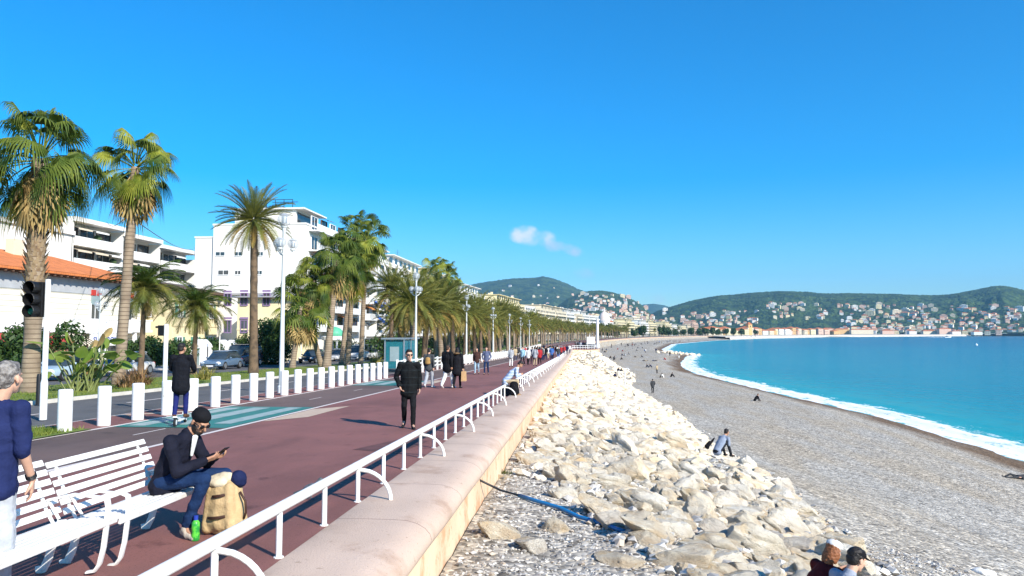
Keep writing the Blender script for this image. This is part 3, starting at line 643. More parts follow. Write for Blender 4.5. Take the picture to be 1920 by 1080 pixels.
# --- pale yellow house with purple windows
hs = empty('house', (-40, 84, zg(84) - .1), 0, 'pale yellow two storey house with purple window frames beside the blank gable block', 'house')
b = MB(); b.bx(0, 7.6, 0, 5, -1, 7.5); b.bx(-.05, 7.65, -.06, 0, 3.7, 3.85); b.build('wall', m_yel, hs)
b = MB(); b.raw([(-.7, -.8, 7.5), (8.3, -.8, 7.5), (8.3, 5.6, 7.5), (-.7, 5.6, 7.5), (3.8, 2.4, 8.3)], [(0, 1, 4), (1, 2, 4), (2, 3, 4), (3, 0, 4), (3, 2, 1, 0)]); b.build('roof', m_groof, hs)
for (px, py) in ((427, 562), (458, 561), (458, 612), (500, 561), (427, 612)):
    p = onY(px, py, 84); b = MB(); wbox(b, p.x + 40, 0, p.z - zg(84) + .1, .75, 1.35, '-y', depth=.1); w_ = b.build('window', [GLASS, m_purple], hs)
    b = MB(); b.bx(p.x + 40 - .48, p.x + 40 + .48, -.16, 0, p.z - zg(84) + .95, p.z - zg(84) + 1.18); b.build('lintel', m_purple, w_)
h2 = empty('house', (-46, 80.5, zg(84) - .1), 0, 'cream house with brown eaves and green shutters right of the orange roofed villa', 'house'); m_gshut = M('green_shutter', (.10, .26, .20), .6, .1, 3)
b = MB(); b.bx(-10, 0, 0, 10.5, -1, 8.4); b.bx(0, .08, -.02, 10.5, 4.1, 4.3); b.build('wall', m_yel, h2); b = MB(); b.raw([(-11, -.9, 8.4), (1, -.9, 8.4), (1, 11.2, 8.4), (-11, 11.2, 8.4), (-5, 3, 9.6), (-5, 8, 9.6)], [(0, 1, 4), (1, 2, 5, 4), (2, 3, 5), (3, 0, 4, 5)]); b.bx(-11, 1, -.9, 11.2, 8.15, 8.38); b.build('roof', m_brown, h2)
for y in (1.6, 5.2, 8.8):
    for z in (2.0, 6.1):
        b = MB(); wbox(b, 0, y, z, 1.0, 1.7, '+x'); w_ = b.build('window', [GLASS, WHITE], h2)
        for a_ in (-1.1, .6): b = MB(); b.bx(.02, .09, y + a_, y + a_ + .5, z - .9, z + .9); b.build('shutter', m_gshut, w_)
for x in (-7.5, -3): b = MB(); wbox(b, x, 0, 6.1, 1.0, 1.7, '-y'); b.build('window', [GLASS, WHITE], h2)
# --- the avenue
AV = [(128, 24, 5, m_wwall, 'white apartment block with blue awnings half hidden by the fan palms'), (154, 30, 5, m_wwall, 'white balconied apartment block behind the bus shelter'), (186, 30, 5, m_cream, 'cream balconied apartment block right of the bus shelter, above the palms'), (219, 28, 5, m_wwall, 'white apartment block showing between the tallest date palm crowns')]
for Y0, L, fl, mt, lab in AV:
    r_ = block('apartment_block', lab, -38, Y0, L, 14, fl, wall=mt, group='apartment blocks along the avenue')
    if Y0 == 128:
        for (y, z) in ((2.2, 9.8), (4.5, 6.9), (9.0, 9.8)):
            a = MB(); a.raw([(1.4, y, z), (1.4, y + 2.4, z), (3.0, y + 2.4, z - 1.2), (3.0, y, z - 1.2), (3.0, y + 2.4, z - 1.5), (3.0, y, z - 1.5)], [(0, 1, 2, 3), (3, 2, 4, 5), (0, 3, 5), (1, 2, 4)]); a.build('awning', m_blue, r_)
cn = {m_wwall.name: 'white', m_cream.name: 'cream', m_pinkw.name: 'pinkish', m_yel.name: 'pale yellow', m_ochre.name: 'ochre'}
Y0 = 250; i = 0
def slope(Y): return -math.atan2(cx(Y + 10) - cx(Y - 10), 20)
while Y0 < 1060:
    L = rnd.choice([24, 28, 32, 36]); fl = rnd.choice([4, 5, 5, 5]) if Y0 < 600 else rnd.choice([3, 4, 4, 5]); mt = rnd.choice([m_wwall, m_wwall, m_cream, m_cream, m_yel]) if Y0 < 1000 else rnd.choice([m_cream, m_yel, m_pinkw])
    if not 640 < Y0 < 690:
        p = P(-40, Y0, -.2)
        block('apartment_block', f'{cn[mt.name]} seafront apartment block, {nth(i)} of the far row from the left', 0, Y0, L, 15, fl, wall=mt, group='apartment blocks of the far seafront', rng=i, detail=False, rot=slope(Y0 + L / 2), loc=p, setback=rnd.random() < .6); i += 1
    Y0 += L + rnd.choice([1.5, 2, 3, 8])
# a second row behind shows over the roofs
for k, (Y0, t, fl) in enumerate(((300, -75, 6), (360, -85, 6), (470, -90, 7), (560, -80, 6), (620, -100, 7), (760, -80, 6), (850, -90, 6), (930, -80, 7))):
    block('apartment_block', f'{nth(k)} pale apartment block from the left looking over the far seafront roofs', 0, Y0, 30, 14, fl, wall=rnd.choice([m_wwall, m_cream]), group='apartment blocks behind the far seafront', rng=90 + k, detail=False, rot=slope(Y0), loc=P(t, Y0, -.2), setback=False)
# domed hotel
p = P(-38, 655, -.2)
dm = empty('hotel', p, slope(660), 'white domed grand hotel with a pinkish cupola standing out above the far palms', 'hotel')
b = MB(); b.bx(-16, 0, 0, 34, -1, 14, 0)
for k in range(4):
    for j in range(9): b.bx(-.03, .05, 1.2 + j * 3.7, 2.8 + j * 3.7, 2 + k * 3, 4 + k * 3, 1)
    for j in range(4): b.bx(-14.5 + j * 3.8, -13 + j * 3.8, -.05, .03, 2 + k * 3, 4 + k * 3, 1)
b.build('wall', [m_wwall, GLASS], dm)
b = MB(); b.lathe([(5.2, -1), (5.2, 14.5), (5.6, 14.6), (5.6, 15.2)], (-2, 2, 0), 20); b.build('corner_tower', m_wwall, dm)
b = MB(); b.lathe([(5.2, 15.2), (5.1, 17), (4.4, 19.2), (3.2, 21), (1.6, 22.4), (.8, 22.8), (.8, 24), (.1, 25.6)], (-2, 2, 0), 20); b.build('dome', M('pinkish_dome', (.74, .60, .52), .6, .08, .4), dm, smooth='auto')
b = MB(); b.raw([(-16, 8, 14), (.3, 8, 14), (.3, 34, 14), (-16, 34, 14), (-4, 10, 17), (-4, 32, 17), (-12, 10, 17), (-12, 32, 17)], [(0, 1, 4, 6), (1, 2, 5, 4), (2, 3, 7, 5), (3, 0, 6, 7), (4, 5, 7, 6)]); b.build('roof', m_tile, dm)
# --- old town row along the far curve of the bay
def gable(name, label, loc, rot, L, D, h, wall, roofm, group, cat='house', win=True, rng=0):
    rg = random.Random(rng); b = MB(); b.bx(-D, 0, 0, L, -3, h, 0)
    ov = .5; b.raw([(ov, -ov, h), (ov, L + ov, h), (-D - ov, L + ov, h), (-D - ov, -ov, h), (-D / 2, min(D / 2, L / 2 - .1), h + D * .2), (-D / 2, L - min(D / 2, L / 2 - .1), h + D * .2)], [(0, 1, 5, 4), (1, 2, 5), (2, 3, 4, 5), (3, 0, 4), (3, 2, 1, 0)], 2)
    if win:
        for k in range(int(h / 3.2)):
            for j in range(int(L / 3.4)): b.bx(-.03, .05, 1 + j * 3.4, 2.2 + j * 3.4, 1.0 + k * 3.2, 2.8 + k * 3.2, 1)
            for j in range(int(D / 3.8)): b.bx(-D + 1 + j * 3.8, -D + 2.2 + j * 3.8, -.05, .03, 1.0 + k * 3.2, 2.8 + k * 3.2, 1)
    o = b.build(name, [wall, GLASS, roofm], None, loc, rot)
    return tag(o, label, cat, group)
Y0 = 1085; i = 0
while Y0 < 1690:
    L = rnd.choice([16, 20, 26, 32]); mt = rnd.choice([m_ochre, m_yel, m_pinkw, m_cream, m_cream, m_wwall]); h = rnd.choice([9, 11, 12.5, 14, 15])
    gable('town_house', f'{cn[mt.name]} old town house, {nth(i)} from the left along the far bay', P(-24 - rnd.random() * 6, Y0, -1.5), slope(Y0), L, 14, h, mt, m_tile, 'old town houses along the far bay', rng=i); i += 1
    Y0 += L * .96
p = P(-28, 1275, -1); b = MB(); b.bx(-4, 4, -4, 4, -3, 19, 0); b.box((0, 0, 21), (9, 9, 4), 1, top=.05); b.bx(4, 4.1, -1, 1, 14, 17, 2); b.bx(-1, 1, -4.1, -4, 14, 17, 2)
tag(b.build('tower', [m_ochre, m_tile, GLASS], None, p, .5), 'square ochre tower with a red pyramid roof rising over the old town row', 'tower')
# --- buildings at the foot of the wooded ridge, right
ext = [(1592, 620, 1636, 'cream', 12), (1650, 621, 1672, 'pink', 9), (1700, 622, 1714, 'white', 8), (1726, 622, 1752, 'cream', 8), (1756, 615, 1778, 'pink', 14), (1780, 621, 1796, 'white', 7), (1540, 616, 1560, 'pink', 15), (1562, 615, 1588, 'ochre', 13), (1690, 612, 1710, 'cream', 9), (1612, 612, 1632, 'white', 8), (1820, 622, 1836, 'white', 6)]
for k, (x0, yb, x1, c, h) in enumerate(ext):
    mt = {'cream': m_cream, 'pink': m_pinkw, 'white': m_wwall, 'ochre': m_ochre}[c]; d = 2330 if yb > 614 else 2480
    r0, r1 = ray(x0, 624), ray(x1, 624); k0 = d / math.hypot(r0.x, r0.y); a = Vector((r0.x * k0, r0.y * k0, 0)); c_ = Vector((r1.x * k0, r1.y * k0, 0)); v = c_ - a
    gable('harbour_building', f'{c if c != "pink" else "pinkish"} harbour building, {nth(k)} at the foot of the wooded ridge', (c_.x, c_.y, -1.5 if yb > 614 else 4), math.atan2(-v.x, v.y) + math.pi, v.length, 14, h + (0 if yb > 614 else 4), mt, m_tile, 'harbour buildings under the ridge', 'building', rng=k)
rg = random.Random(41)
for k in range(34):
    px = 1560 + k * 10.6; d = rg.choice([2345, 2390, 2450]); r0 = ray(px, 624); k0 = d / math.hypot(r0.x, r0.y); mt = rg.choice([m_cream, m_wwall, m_pinkw, m_yel, m_cream])
    gable('shore_house', f'{cn[mt.name]} shore house, {nth(k)} from the left below the wooded ridge', (r0.x * k0, r0.y * k0, -1.5 if d < 2360 else 1 if d < 2400 else 4), math.atan2(-r0.x, r0.y) - math.pi / 2 + rg.uniform(-.2, .2), rg.uniform(9, 16), 11, rg.uniform(6, 12), mt, m_tile, 'shore houses below the ridge', rng=k)
# pale quay and breakwater along the far water's edge
m_quay = M('pale_quay_stone', (.62, .56, .47), .85, .2, .08, .4, 1)
b = MB(); ys = [980 + k * 20 for k in range(60)] + [2200 + k * 60 for k in range(24)]
for a, c in zip(ys[:-1], ys[1:]):
    for (s0, z0, s1, z1) in ((-2, -7.3, -3, -4.3), (-3, -4.3, -8, -4.2), (-8, -4.2, -8.3, -3.3), (-8.3, -3.3, -30, -2.0)):
        b.face([(xs(a) + s0, a, z0), (xs(c) + s0, c, z0), (xs(c) + s1, c, z1), (xs(a) + s1, a, z1)])
tag(b.build('quay', m_quay, fix=False), kind='structure')
# lighthouse-like beacon and the motor boat
b = MB(); pz = onY(1838, 627, 2250); b.lathe([(3, 0), (2.2, 9), (2.8, 9.2), (2.8, 10), (1.4, 10.2), (1.4, 12.5), (.1, 14)], (0, 0, 0), 12)
tag(b.build('beacon', m_wwall, None, (pz.x, pz.y, -5.5), smooth='auto'), 'small white beacon tower at the end of the far quay', 'beacon')
# --- houses on the hills
def house_mesh(w, d, h, wall, roofm, flat, rg):
    b = MB(); b.bx(-w / 2, w / 2, -d / 2, d / 2, -6, h, 0)
    if flat: b.bx(-w / 2 - .3, w / 2 + .3, -d / 2 - .3, d / 2 + .3, h, h + .6, 0); b.bx(-w / 4, w / 4, -d / 4, d / 4, h + .6, h + 3, 0)
    else: b.raw([(-w / 2 - .6, -d / 2 - .6, h), (w / 2 + .6, -d / 2 - .6, h), (w / 2 + .6, d / 2 + .6, h), (-w / 2 - .6, d / 2 + .6, h), (-w / 5, 0, h + d * .22), (w / 5, 0, h + d * .22)], [(0, 1, 5, 4), (1, 2, 5), (2, 3, 4, 5), (3, 0, 4), (3, 2, 1, 0)], 2)
    n = max(2, int(w / 4))
    for k in range(max(1, int(h / 3.3))):
        for j in range(n):
            if rg.random() < .85: b.bx(-w / 2 + (j + .3) * w / n, -w / 2 + (j + .75) * w / n, -d / 2 - .08, -d / 2, 1 + k * 3.3, 2.8 + k * 3.3, 1)
    return b.mesh('hillside_house', [wall, GLASS, roofm])
rg = random.Random(3); HM = []
for wall_, nm in ((m_wwall, 'white'), (m_wwall, 'white'), (m_cream, 'cream'), (m_pinkw, 'pinkish'), (m_yel, 'pale yellow')):
    for (w, d, h, fl) in ((14, 11, 7, False), (20, 12, 10, False), (26, 13, 14, True), (12, 10, 9, False)): HM.append((house_mesh(w, d, h, wall_, m_tile, fl, rg), nm, fl, w))
CL = [('hill', 1076, 1205, 552, 578, 38, .75, 'on the rounded hill behind the domed hotel'), ('hill', 1062, 1225, 578, 604, 62, .8, 'at the foot of the rounded hill'), ('mountain', 930, 1070, 533, 560, 9, .7, 'alone among the trees on the tall left mountain'),
      ('wooded_ridge', 1200, 1262, 578, 606, 14, .8, 'at the left end of the ridge'), ('wooded_ridge', 1275, 1372, 588, 606, 24, .75, 'low on the wooded ridge above the old town'), ('wooded_ridge', 1436, 1508, 569, 584, 22, .7, 'in the cluster halfway up the ridge'),
      ('wooded_ridge', 1335, 1420, 583, 592, 8, .6, 'on a terrace across the ridge'), ('wooded_ridge', 1560, 1700, 572, 590, 30, .75, 'high on the right half of the wooded ridge'), ('wooded_ridge', 1612, 1712, 586, 602, 16, 1.1, 'on the mid slope above the harbour'),
      ('wooded_ridge', 1700, 1810, 575, 618, 44, .8, 'stepped down the slope above the motor boat'), ('wooded_ridge', 1800, 1918, 577, 602, 26, .85, 'near the right edge of the wooded ridge')]
for hn, x0, x1, y0, y1, cnt, s, lab in CL:
    for k in range(cnt):
        px, py = rg.uniform(x0, x1), rg.uniform(y0, y1); p = on_hill(hn, px, py)
        if p is None: continue
        me, nm, fl, w = rg.choice(HM)
        o = link_mesh('hillside_house', me, None, p, -math.atan2(p.x, p.y) + rg.uniform(-.5, .5)); f = s * rg.uniform(.7, 1.15); o.scale = (f, f, f)
        tag(o, f'{nm} {"flat roofed villa block" if fl else "house with terracotta roof"} {lab}', 'house', 'houses on the hills')

b = MB()
for hn, x0, x1, y0, y1, cnt in (('wooded_ridge', 1560, 1918, 584, 622, 120), ('wooded_ridge', 1200, 1420, 594, 612, 55), ('hill', 1065, 1236, 586, 606, 90), ('hill', 1080, 1200, 556, 586, 30), ('mountain', 960, 1080, 548, 580, 16), ('wooded_ridge', 1430, 1560, 566, 600, 20)):
    for k in range(cnt):
        px, py = rg.uniform(x0, x1), lerp(y0, y1, rg.random() ** .7); p = on_hill(hn, px, py)
        if p is None: continue
        w, d, h = rg.uniform(8, 17), rg.uniform(7, 10), rg.uniform(4, 9); Mz = Euler((0, 0, -math.atan2(p.x, p.y) + rg.uniform(-.5, .5))).to_matrix(); wm = rg.choice([0, 0, 1, 2, 3])
        b.box(p, (w, d, h * 2), wm, Mz); q = p + Vector((0, 0, h)); V = [q + Mz @ Vector(v) for v in ((-w / 2 - .5, -d / 2 - .5, 0), (w / 2 + .5, -d / 2 - .5, 0), (w / 2 + .5, d / 2 + .5, 0), (-w / 2 - .5, d / 2 + .5, 0), (-w / 5, 0, d * .24), (w / 5, 0, d * .24))]
        b.raw(V, [(0, 1, 5, 4), (1, 2, 5), (2, 3, 4, 5), (3, 0, 4)], 4 if rg.random() < .75 else wm)
        for j in range(3): b.box(p + Mz @ Vector((-w / 3 + j * w / 3, -d / 2 - .1, h * .5)), (1.3, .3, 1.6), 5, Mz)
tag(b.build('hillside_houses', [m_wwall, m_cream, m_pinkw, m_yel, m_tile, GLASS], None, fix=False), 'sprinkling of further small pale houses over the wooded slopes', 'houses', kind='stuff')
# ------------------------------------------------------------------ plants
m_fan = leafM('fan_palm_leaf', (.13, .18, .016), (.33, .34, .045), .58, .3, 1.6)
m_fand = leafM('fan_palm_leaf_deep', (.04, .085, .012), (.15, .19, .028), .58, .3, 1.2)
m_straw = leafM('dry_palm_leaf', (.33, .22, .085), (.46, .34, .14), .75, .2, 1.5)
m_date = leafM('date_palm_leaf', (.085, .11, .02), (.23, .22, .05), .5, .22, .8)
m_date2 = leafM('date_palm_leaf_olive', (.14, .16, .03), (.31, .29, .065), .5, .22, .8)
m_gold = leafM('golden_palm_leaf', (.34, .22, .055), (.22, .19, .05), .6, .22, .8)
m_trunk = M('palm_trunk', (.30, .235, .165), .9, scale=2.2, col2=(.20, .15, .105), c2amt=(.38, .66), bump=.8, bscale=9)
add_bands(m_trunk, 2, 5.5, (.13, .095, .065), .2)
m_trunk2 = M('shaggy_palm_trunk', (.155, .105, .065), .95, scale=3, col2=(.085, .06, .04), bump=1, bscale=7)
m_boot = M('palm_leaf_base', (.42, .30, .18), .9, scale=4, col2=(.26, .17, .10), bump=.5, bscale=20)
m_leaf = leafM('shrub_leaf', (.022, .055, .012), (.055, .10, .02), .5, .15, 2)
m_leaf2 = leafM('olive_leaf', (.075, .10, .025), (.14, .15, .04), .5, .2, 2)
m_pad = leafM('banana_like_leaf', (.13, .22, .03), (.25, .32, .07), .4, .3, 1.5)
m_flax = leafM('flax_leaf', (.20, .10, .05), (.34, .22, .09), .6, .2, 4)
m_flaxg = leafM('flax_leaf_yellow', (.24, .24, .05), (.40, .33, .10), .6, .2, 4)
def pol(az, el): return Vector((math.cos(az) * math.cos(el), math.sin(az) * math.cos(el), math.sin(el)))
def fan(b, o, az, el, Lp, elb, Rb, droop, rg, nseg=22, m=0, spread=125, split=.43):
    """one fan leaf: petiole, then pleated segments whose free tips hang"""
    o = Vector(o); pts = [o]; d = pol(az, el)
    for k in range(3):
        e = lerp(el, elb, (k + .5) / 3 * .6); pts.append(pts[-1] + pol(az, e) * Lp / 3)
    b.tube(pts, [.035, .028, .022, .018], 4, m, cap=False)
    h = pts[-1]; d = pol(az, elb); s = Vector((-math.sin(az), math.cos(az), 0)); tw = rg.uniform(-.9, .9); n = s.cross(d) * -1
    if n.z < 0 and abs(elb) < 1.4: n = -n
    s2 = (s * math.cos(tw) + n * math.sin(tw)).normalized(); n = d.cross(s2); n = n if n.z > 0 else -n
    da = math.radians(spread * 2) / nseg
    def at(a, r, lift=0):
        p = h + (d * math.cos(a) + s2 * math.sin(a)) * r * Rb + n * (lift - .28 * Rb * r * r * (1 - math.cos(a) * .4) * .4)
        p.z -= droop * Rb * max(0, r - .35) ** 1.7; return p
    for k in range(nseg):
        a = -math.radians(spread) + (k + .5) * da; L = (.72 + .28 * math.cos(a * .75)) * rg.uniform(.9, 1.06); sp = split * L
        A0, A1 = at(a - da / 2, sp, .03), at(a + da / 2, sp, .03); Am = at(a, sp, -.015)
        b.face([h, A0, Am], m); b.face([h, Am, A1], m)
        dr = rg.uniform(-.12, .12)
        B0, B1 = at(a - da * .26 + dr * .2, L * .8), at(a + da * .26 + dr * .2, L * .8); T = at(a + dr * .5, L * 1.02); T.z -= rg.uniform(0, .22) * droop * Rb
        b.face([A0, B0, B1, A1], m); b.face([B0, T, B1], m)
def feather(b, o, az, el, L, droop, rg, nl=34, ll=.42, w=.035, m=0, vee=.45, seg=9, hang=0.0):
    o = Vector(o); pts = [o]; tans = []; side = Vector((-math.sin(az), math.cos(az), 0)); tw = rg.uniform(-.12, .12)
    for k in range(seg):
        t = (k + .5) / seg; e = el - droop * t ** 1.25; d = pol(az + tw * t, e); tans.append(d); pts.append(pts[-1] + d * L / seg)
    b.tube(pts, [.045 * (1 - i / (seg + 1)) + .008 for i in range(seg + 1)], 3, m, cap=False)
    for k in range(nl):
        t = .10 + .9 * (k + .5) / nl; f = t * seg; i = min(seg - 1, int(f)); p = pts[i].lerp(pts[i + 1], f - i); d = tans[i]
        up = side.cross(d) * -1; up = up if up.z > 0 or abs(d.z) > .97 else -up
        l = ll * (math.sin(math.pi * min(1, (t * .92 + .10))) ** .6) * rg.uniform(.85, 1.1) + .04; an = lerp(1.15, .45, t)
        for sgn in (-1, 1):
            q = (d * math.cos(an) + side * sgn * math.sin(an) * .9 + up * (vee + rg.uniform(-.2, .2)) * math.sin(an)).normalized()
            tip = p + q * l; tip.z -= hang * l; wv = d * w / 2; mid = p.lerp(tip, .55) + Vector((0, 0, hang * l * .2))
            b.face([p - wv, mid - wv, tip, mid + wv, p + wv], m)
def trunk_mb(pts, rs, n=12, rings=26, rg=rnd):
    b = MB(); P_ = []; Rr = []; pts = [Vector(p) for p in pts]; N = len(pts) - 1
    for k in range(rings + 1):
        t = k / rings * N; i = min(N - 1, int(t)); P_.append(pts[i].lerp(pts[i + 1], t - i)); Rr.append(lerp(rs[i], rs[i + 1], t - i) * rg.uniform(.95, 1.05))
    return b.tube(P_, Rr, n)
def fan_crown(rg, nlive=46, ndead=26, s=1.0, up=82, low=-38, droop=.55, nseg=30):
    b = MB()
    for k in range(nlive):
        f = k / (nlive - 1); el = R(lerp(up, low, f ** .9) + rg.uniform(-14, 14)); az = k * 2.399 + rg.uniform(-.5, .5)
        fan(b, (.12 * math.cos(az), .12 * math.sin(az), .25 * (1 - f) - .3 * f), az, el, s * rg.uniform(.75, 1.5), el - R(rg.uniform(5, 60)), s * rg.uniform(.72, 1.05), droop * rg.uniform(.6, 1.9), rg, nseg, 0 if rg.random() < .5 else 1)
    c = MB()
    for k in range(ndead):
        az = k * 2.399 + .5; el = R(rg.uniform(-80, -42)); fan(c, (.2 * math.cos(az), .2 * math.sin(az), -.35 - rg.random() * .8 * s), az, el, s * rg.uniform(.4, .8), el - R(12), s * rg.uniform(.7, .95), .5, rg, 12, 0, 95, .35)
    return b, c
def date_crown(rg, n=62, L=2.9, nl=34, ll=.42, w=.036, up=86, low=-40, ngold=10, seg=9):
    b = MB()
    for k in range(n):
        f = (k + .5) / n; el = R(lerp(up, low, f ** .95) + rg.uniform(-7, 7)); az = k * 2.399 + rg.uniform(-.2, .2)
        feather(b, (.18 * math.cos(az), .18 * math.sin(az), .3 * (1 - f)), az, el, L * rg.uniform(.82, 1.08) * (1 - .12 * abs(f - .35)), R(lerp(36, 54, f)) * rg.uniform(.7, 1.25), rg, nl, ll, w, 0 if f < .75 or rg.random() < .4 else 1, seg=seg)
    c = MB()
    for k in range(ngold):
        az = k * 2.399 + .9; feather(c, (.2 * math.cos(az), .2 * math.sin(az), -.15), az, R(rg.uniform(-52, -25)), L * rg.uniform(.75, .95), R(rg.uniform(25, 45)), rg, nl, ll, w, 0, seg=seg)
    return b, c
def palm(base, top, kind, label, group, r0, r1, crown, rz=0, bend=None, mats=None, s=1.0, boots=None, tm=None, cat='palm tree'):
    base, top = Vector(base), Vector(top); t = empty(kind, base, 0, label, cat, group); e = top - base
    pts = [(0, 0, -.2), (0, 0, .0)] + [e * f + Vector((bend or (0, 0, 0))) * math.sin(math.pi * f) for f in (.12, .3, .5, .7, .88, 1)]
    trunk_mb(pts, [r0 * 1.35, r0 * 1.25, r0, lerp(r0, r1, .3), lerp(r0, r1, .5), lerp(r0, r1, .7), lerp(r0, r1, .9), r1], 12, 34).build('trunk', tm or m_trunk, t, smooth=True)
    mb, md = crown
    for nm, me in (('crown', mb), ('dead_fronds', md)):
        if me is None: continue
        o = link_mesh(nm, me, t, e, rz); o.scale = (s, s, s)
    if boots:
        b = MB(); z0, z1, rr = boots
        for k in range(int((z1 - z0) * 46)):
            z = lerp(z0, z1, k / ((z1 - z0) * 46)); az = k * 2.399; c = e * (z / e.z); out = Vector((math.cos(az), math.sin(az), 0)); sd_ = Vector((-math.sin(az), math.cos(az), 0)) * .08
            a = c + out * rr * .85; q = c + out * (rr + .12) + Vector((0, 0, .26)) + sd_ * rnd.uniform(-1, 1)
            b.face([a - sd_, a + sd_, q + sd_ * .35, q - sd_ * .35]); b.face([a - sd_ - Vector((0, 0, .06)), a + sd_ - Vector((0, 0, .06)), q + sd_ * .35, q - sd_ * .35])
        b.build('leaf_base', m_boot, t, fix=False)
    return t
def pair_mesh(cr, ma, mb_): return (cr[0].mesh('crown', ma), cr[1].mesh('dead_fronds', mb_) if cr[1].f else None)
FM = [m_fan, m_fand]; DM = [m_date, m_date2]
fc1 = pair_mesh(fan_crown(random.Random(12), 44, 34, 1.12, 88, -46, .85), FM, m_straw)
fc2 = pair_mesh(fan_crown(random.Random(14), 36, 34, .98, 88, -55, 1.0), FM, m_straw)
fc3 = pair_mesh(fan_crown(random.Random(5), 34, 22, .9, 85, -50, .6, 18), [m_fand, m_fan], m_straw)
dc1 = pair_mesh(date_crown(random.Random(3), 58, 2.75, 40, .40, .034, 88, -30, 9), DM, m_gold)
dc2 = [pair_mesh(date_crown(random.Random(20 + k), 60, 3.0, 30, .46, .05, 86, -28, 12), [m_date2, m_date] if k % 2 else DM, m_gold) for k in range(4)]
dc3 = [pair_mesh(date_crown(random.Random(40 + k), 34, 3.0, 16, .55, .11, 86, -28, 7, 5), [m_date2, m_date], m_gold) for k in range(3)]
def zc(px, py, X): return onX(px, py, X)
X_ = -20.5
def bp(px, py, X=X_): q = onX(px, py, X); return Vector((X, q.y, zg(q.y) + .05))
q = zc(66, 318, X_); palm((X_ - .05, 26.3, zg(26) + .05), (X_, 26.3, q.z + .45), 'fan_palm', 'tallest broad fan palm with crisscross leaf bases, nearest the left edge', 'tall fan palms on the lawn', .30, .30, fc1, 0, boots=(3.3, 7.3, .34))
q = zc(250, 322, X_); palm(bp(222, 720), (X_ + .1, q.y, q.z + .2), 'fan_palm', 'slender fan palm leaning right with a smooth grey trunk, second from the left edge', 'tall fan palms on the lawn', .25, .19, fc2, 1.1)
q = zc(472, 412, X_); dp = palm(bp(475, 700), (X_, 45.1, q.z), 'date_palm', 'lone feathery date palm standing before the blank white gable', 'date palms along the avenue', .27, .21, dc1, 0, tm=m_trunk2)
for (bx_, by_, tx, ty, X, k, s, bend, lab) in ((548, 690, 562, 575, -22.5, 2, 1.05, None, 'short bushy fan palm just right of the tall three globe lamp'), (603, 690, 588, 525, -21.5, 1, 1.0, (-.5, 0, 0), 'fan palm with a dark trunk curving to the left'),
     (612, 692, 632, 488, -20, 0, 1.0, None, 'stout straight fan palm beside the curving trunk'), (652, 690, 662, 500, -20, 1, 1.0, None, 'thin fan palm in the middle of the fan palm clump'), (676, 689, 690, 452, -20, 2, 1.0, None, 'tallest fan palm of the clump with its dark tousled head'), (640, 690, 668, 438, -22, 2, .9, None, 'fan palm whose upright head shows over the clump')):
    a = bp(bx_, by_, X); c = zc(tx, ty, X); cr = (fc1, fc2, fc3)[k]
    palm(a, (X + rnd.uniform(-.2, .2), lerp(a.y, c.y, .8), c.z), 'fan_palm', lab, 'fan palms in the clump', .30 if 'stout' in lab else .22, .2, cr, rnd.random() * 6, bend, s=s * (1.35 if k == 2 else 1.15))
a = bp(733, 655, -20.5); c = zc(735, 545, -20.5); palm((a.x, 80, zg(80)), (-20.5, 80, c.z), 'date_palm', 'date palm with a dark trunk showing left of the second lamp post', 'date palms along the avenue', .24, .2, dc2[0], 2, tm=m_trunk2, s=1.12)
for (px, py, Y, k, lab) in ((818, 512, 98, 0, 'tall fan palm head rising above the date palm row'), (842, 520, 106, 2, 'tall fan palm head just right of the highest one above the row')):
    X = onY(px, py, Y).x; c = onY(px, py, Y); palm((X, Y, zg(Y)), (X, Y, c.z), 'fan_palm', lab, 'fan palms above the avenue row', .25, .2, (fc2, fc1, fc3)[k], k, s=1.3)
# the avenue: rows of date palms swinging round the bay
rgp = random.Random(11); i = j = 0
def avenue_palm(t, Y, lab, near, hgt):
    p = P(t, Y, 0); tp = p + Vector((rgp.uniform(-.4, .4), rgp.uniform(-.4, .4), hgt))
    if near: return palm(p, tp, 'date_palm', lab, 'date palms along the avenue', .27, .22, rgp.choice(dc2), rgp.random() * 6, s=rgp.uniform(.85, 1.28), tm=rgp.choice([m_trunk, m_trunk2]))
    tr = FT.copy(); COL.objects.link(tr); tag(tr, lab, 'palm tree', 'date palms along the avenue'); tr.location = p; tr.rotation_euler = (0, 0, rgp.random() * 6); tr.scale = (1.05, 1.05, hgt / 6)
    a = link_mesh('trunk', FTT, tr); c = rgp.choice(dc3)
    o = link_mesh('crown', c[0], tr, (0, 0, 6)); o.scale = (1, 1, 6 / hgt); o2 = link_mesh('dead_fronds', c[1], tr, (0, 0, 6)); o2.scale = (1, 1, 6 / hgt); return tr
bt = trunk_mb([(0, 0, -.3), (0, 0, 3), (0, 0, 6)], [.32, .25, .22], 8, 8); FTT = bt.mesh('trunk', m_trunk, True)
FT = bpy.data.objects.new('date_palm', None)
Y = 58.0
while Y < 620:
    near = Y < 170
    for t, row in ((-13.4, 'front'), (-20.8, 'rear')):
        if row == 'rear' and Y < 84: continue
        hg = rgp.uniform(4.6, 6.2) if Y < 100 else rgp.uniform(5.2, 7.9)
        n_ = i if row == 'front' else j
        avenue_palm(t + rgp.uniform(-.4, .4), Y + rgp.uniform(-1.2, 1.2), f'{nth(min(n_, 78))} date palm from the near end of the {row} avenue row', near, hg)
        if row == 'front': i += 1
        else: j += 1
    Y += 7.2 if Y < 200 else 9.5
for k, (t, Y, hg) in enumerate([(-30, 640 + q * 34, 7 + (q * 37 % 5)) for q in range(14)]):
    avenue_palm(t + (k * 53 % 7), Y, f'{nth(k)} seafront palm from the left before the far cream blocks', False, hg)
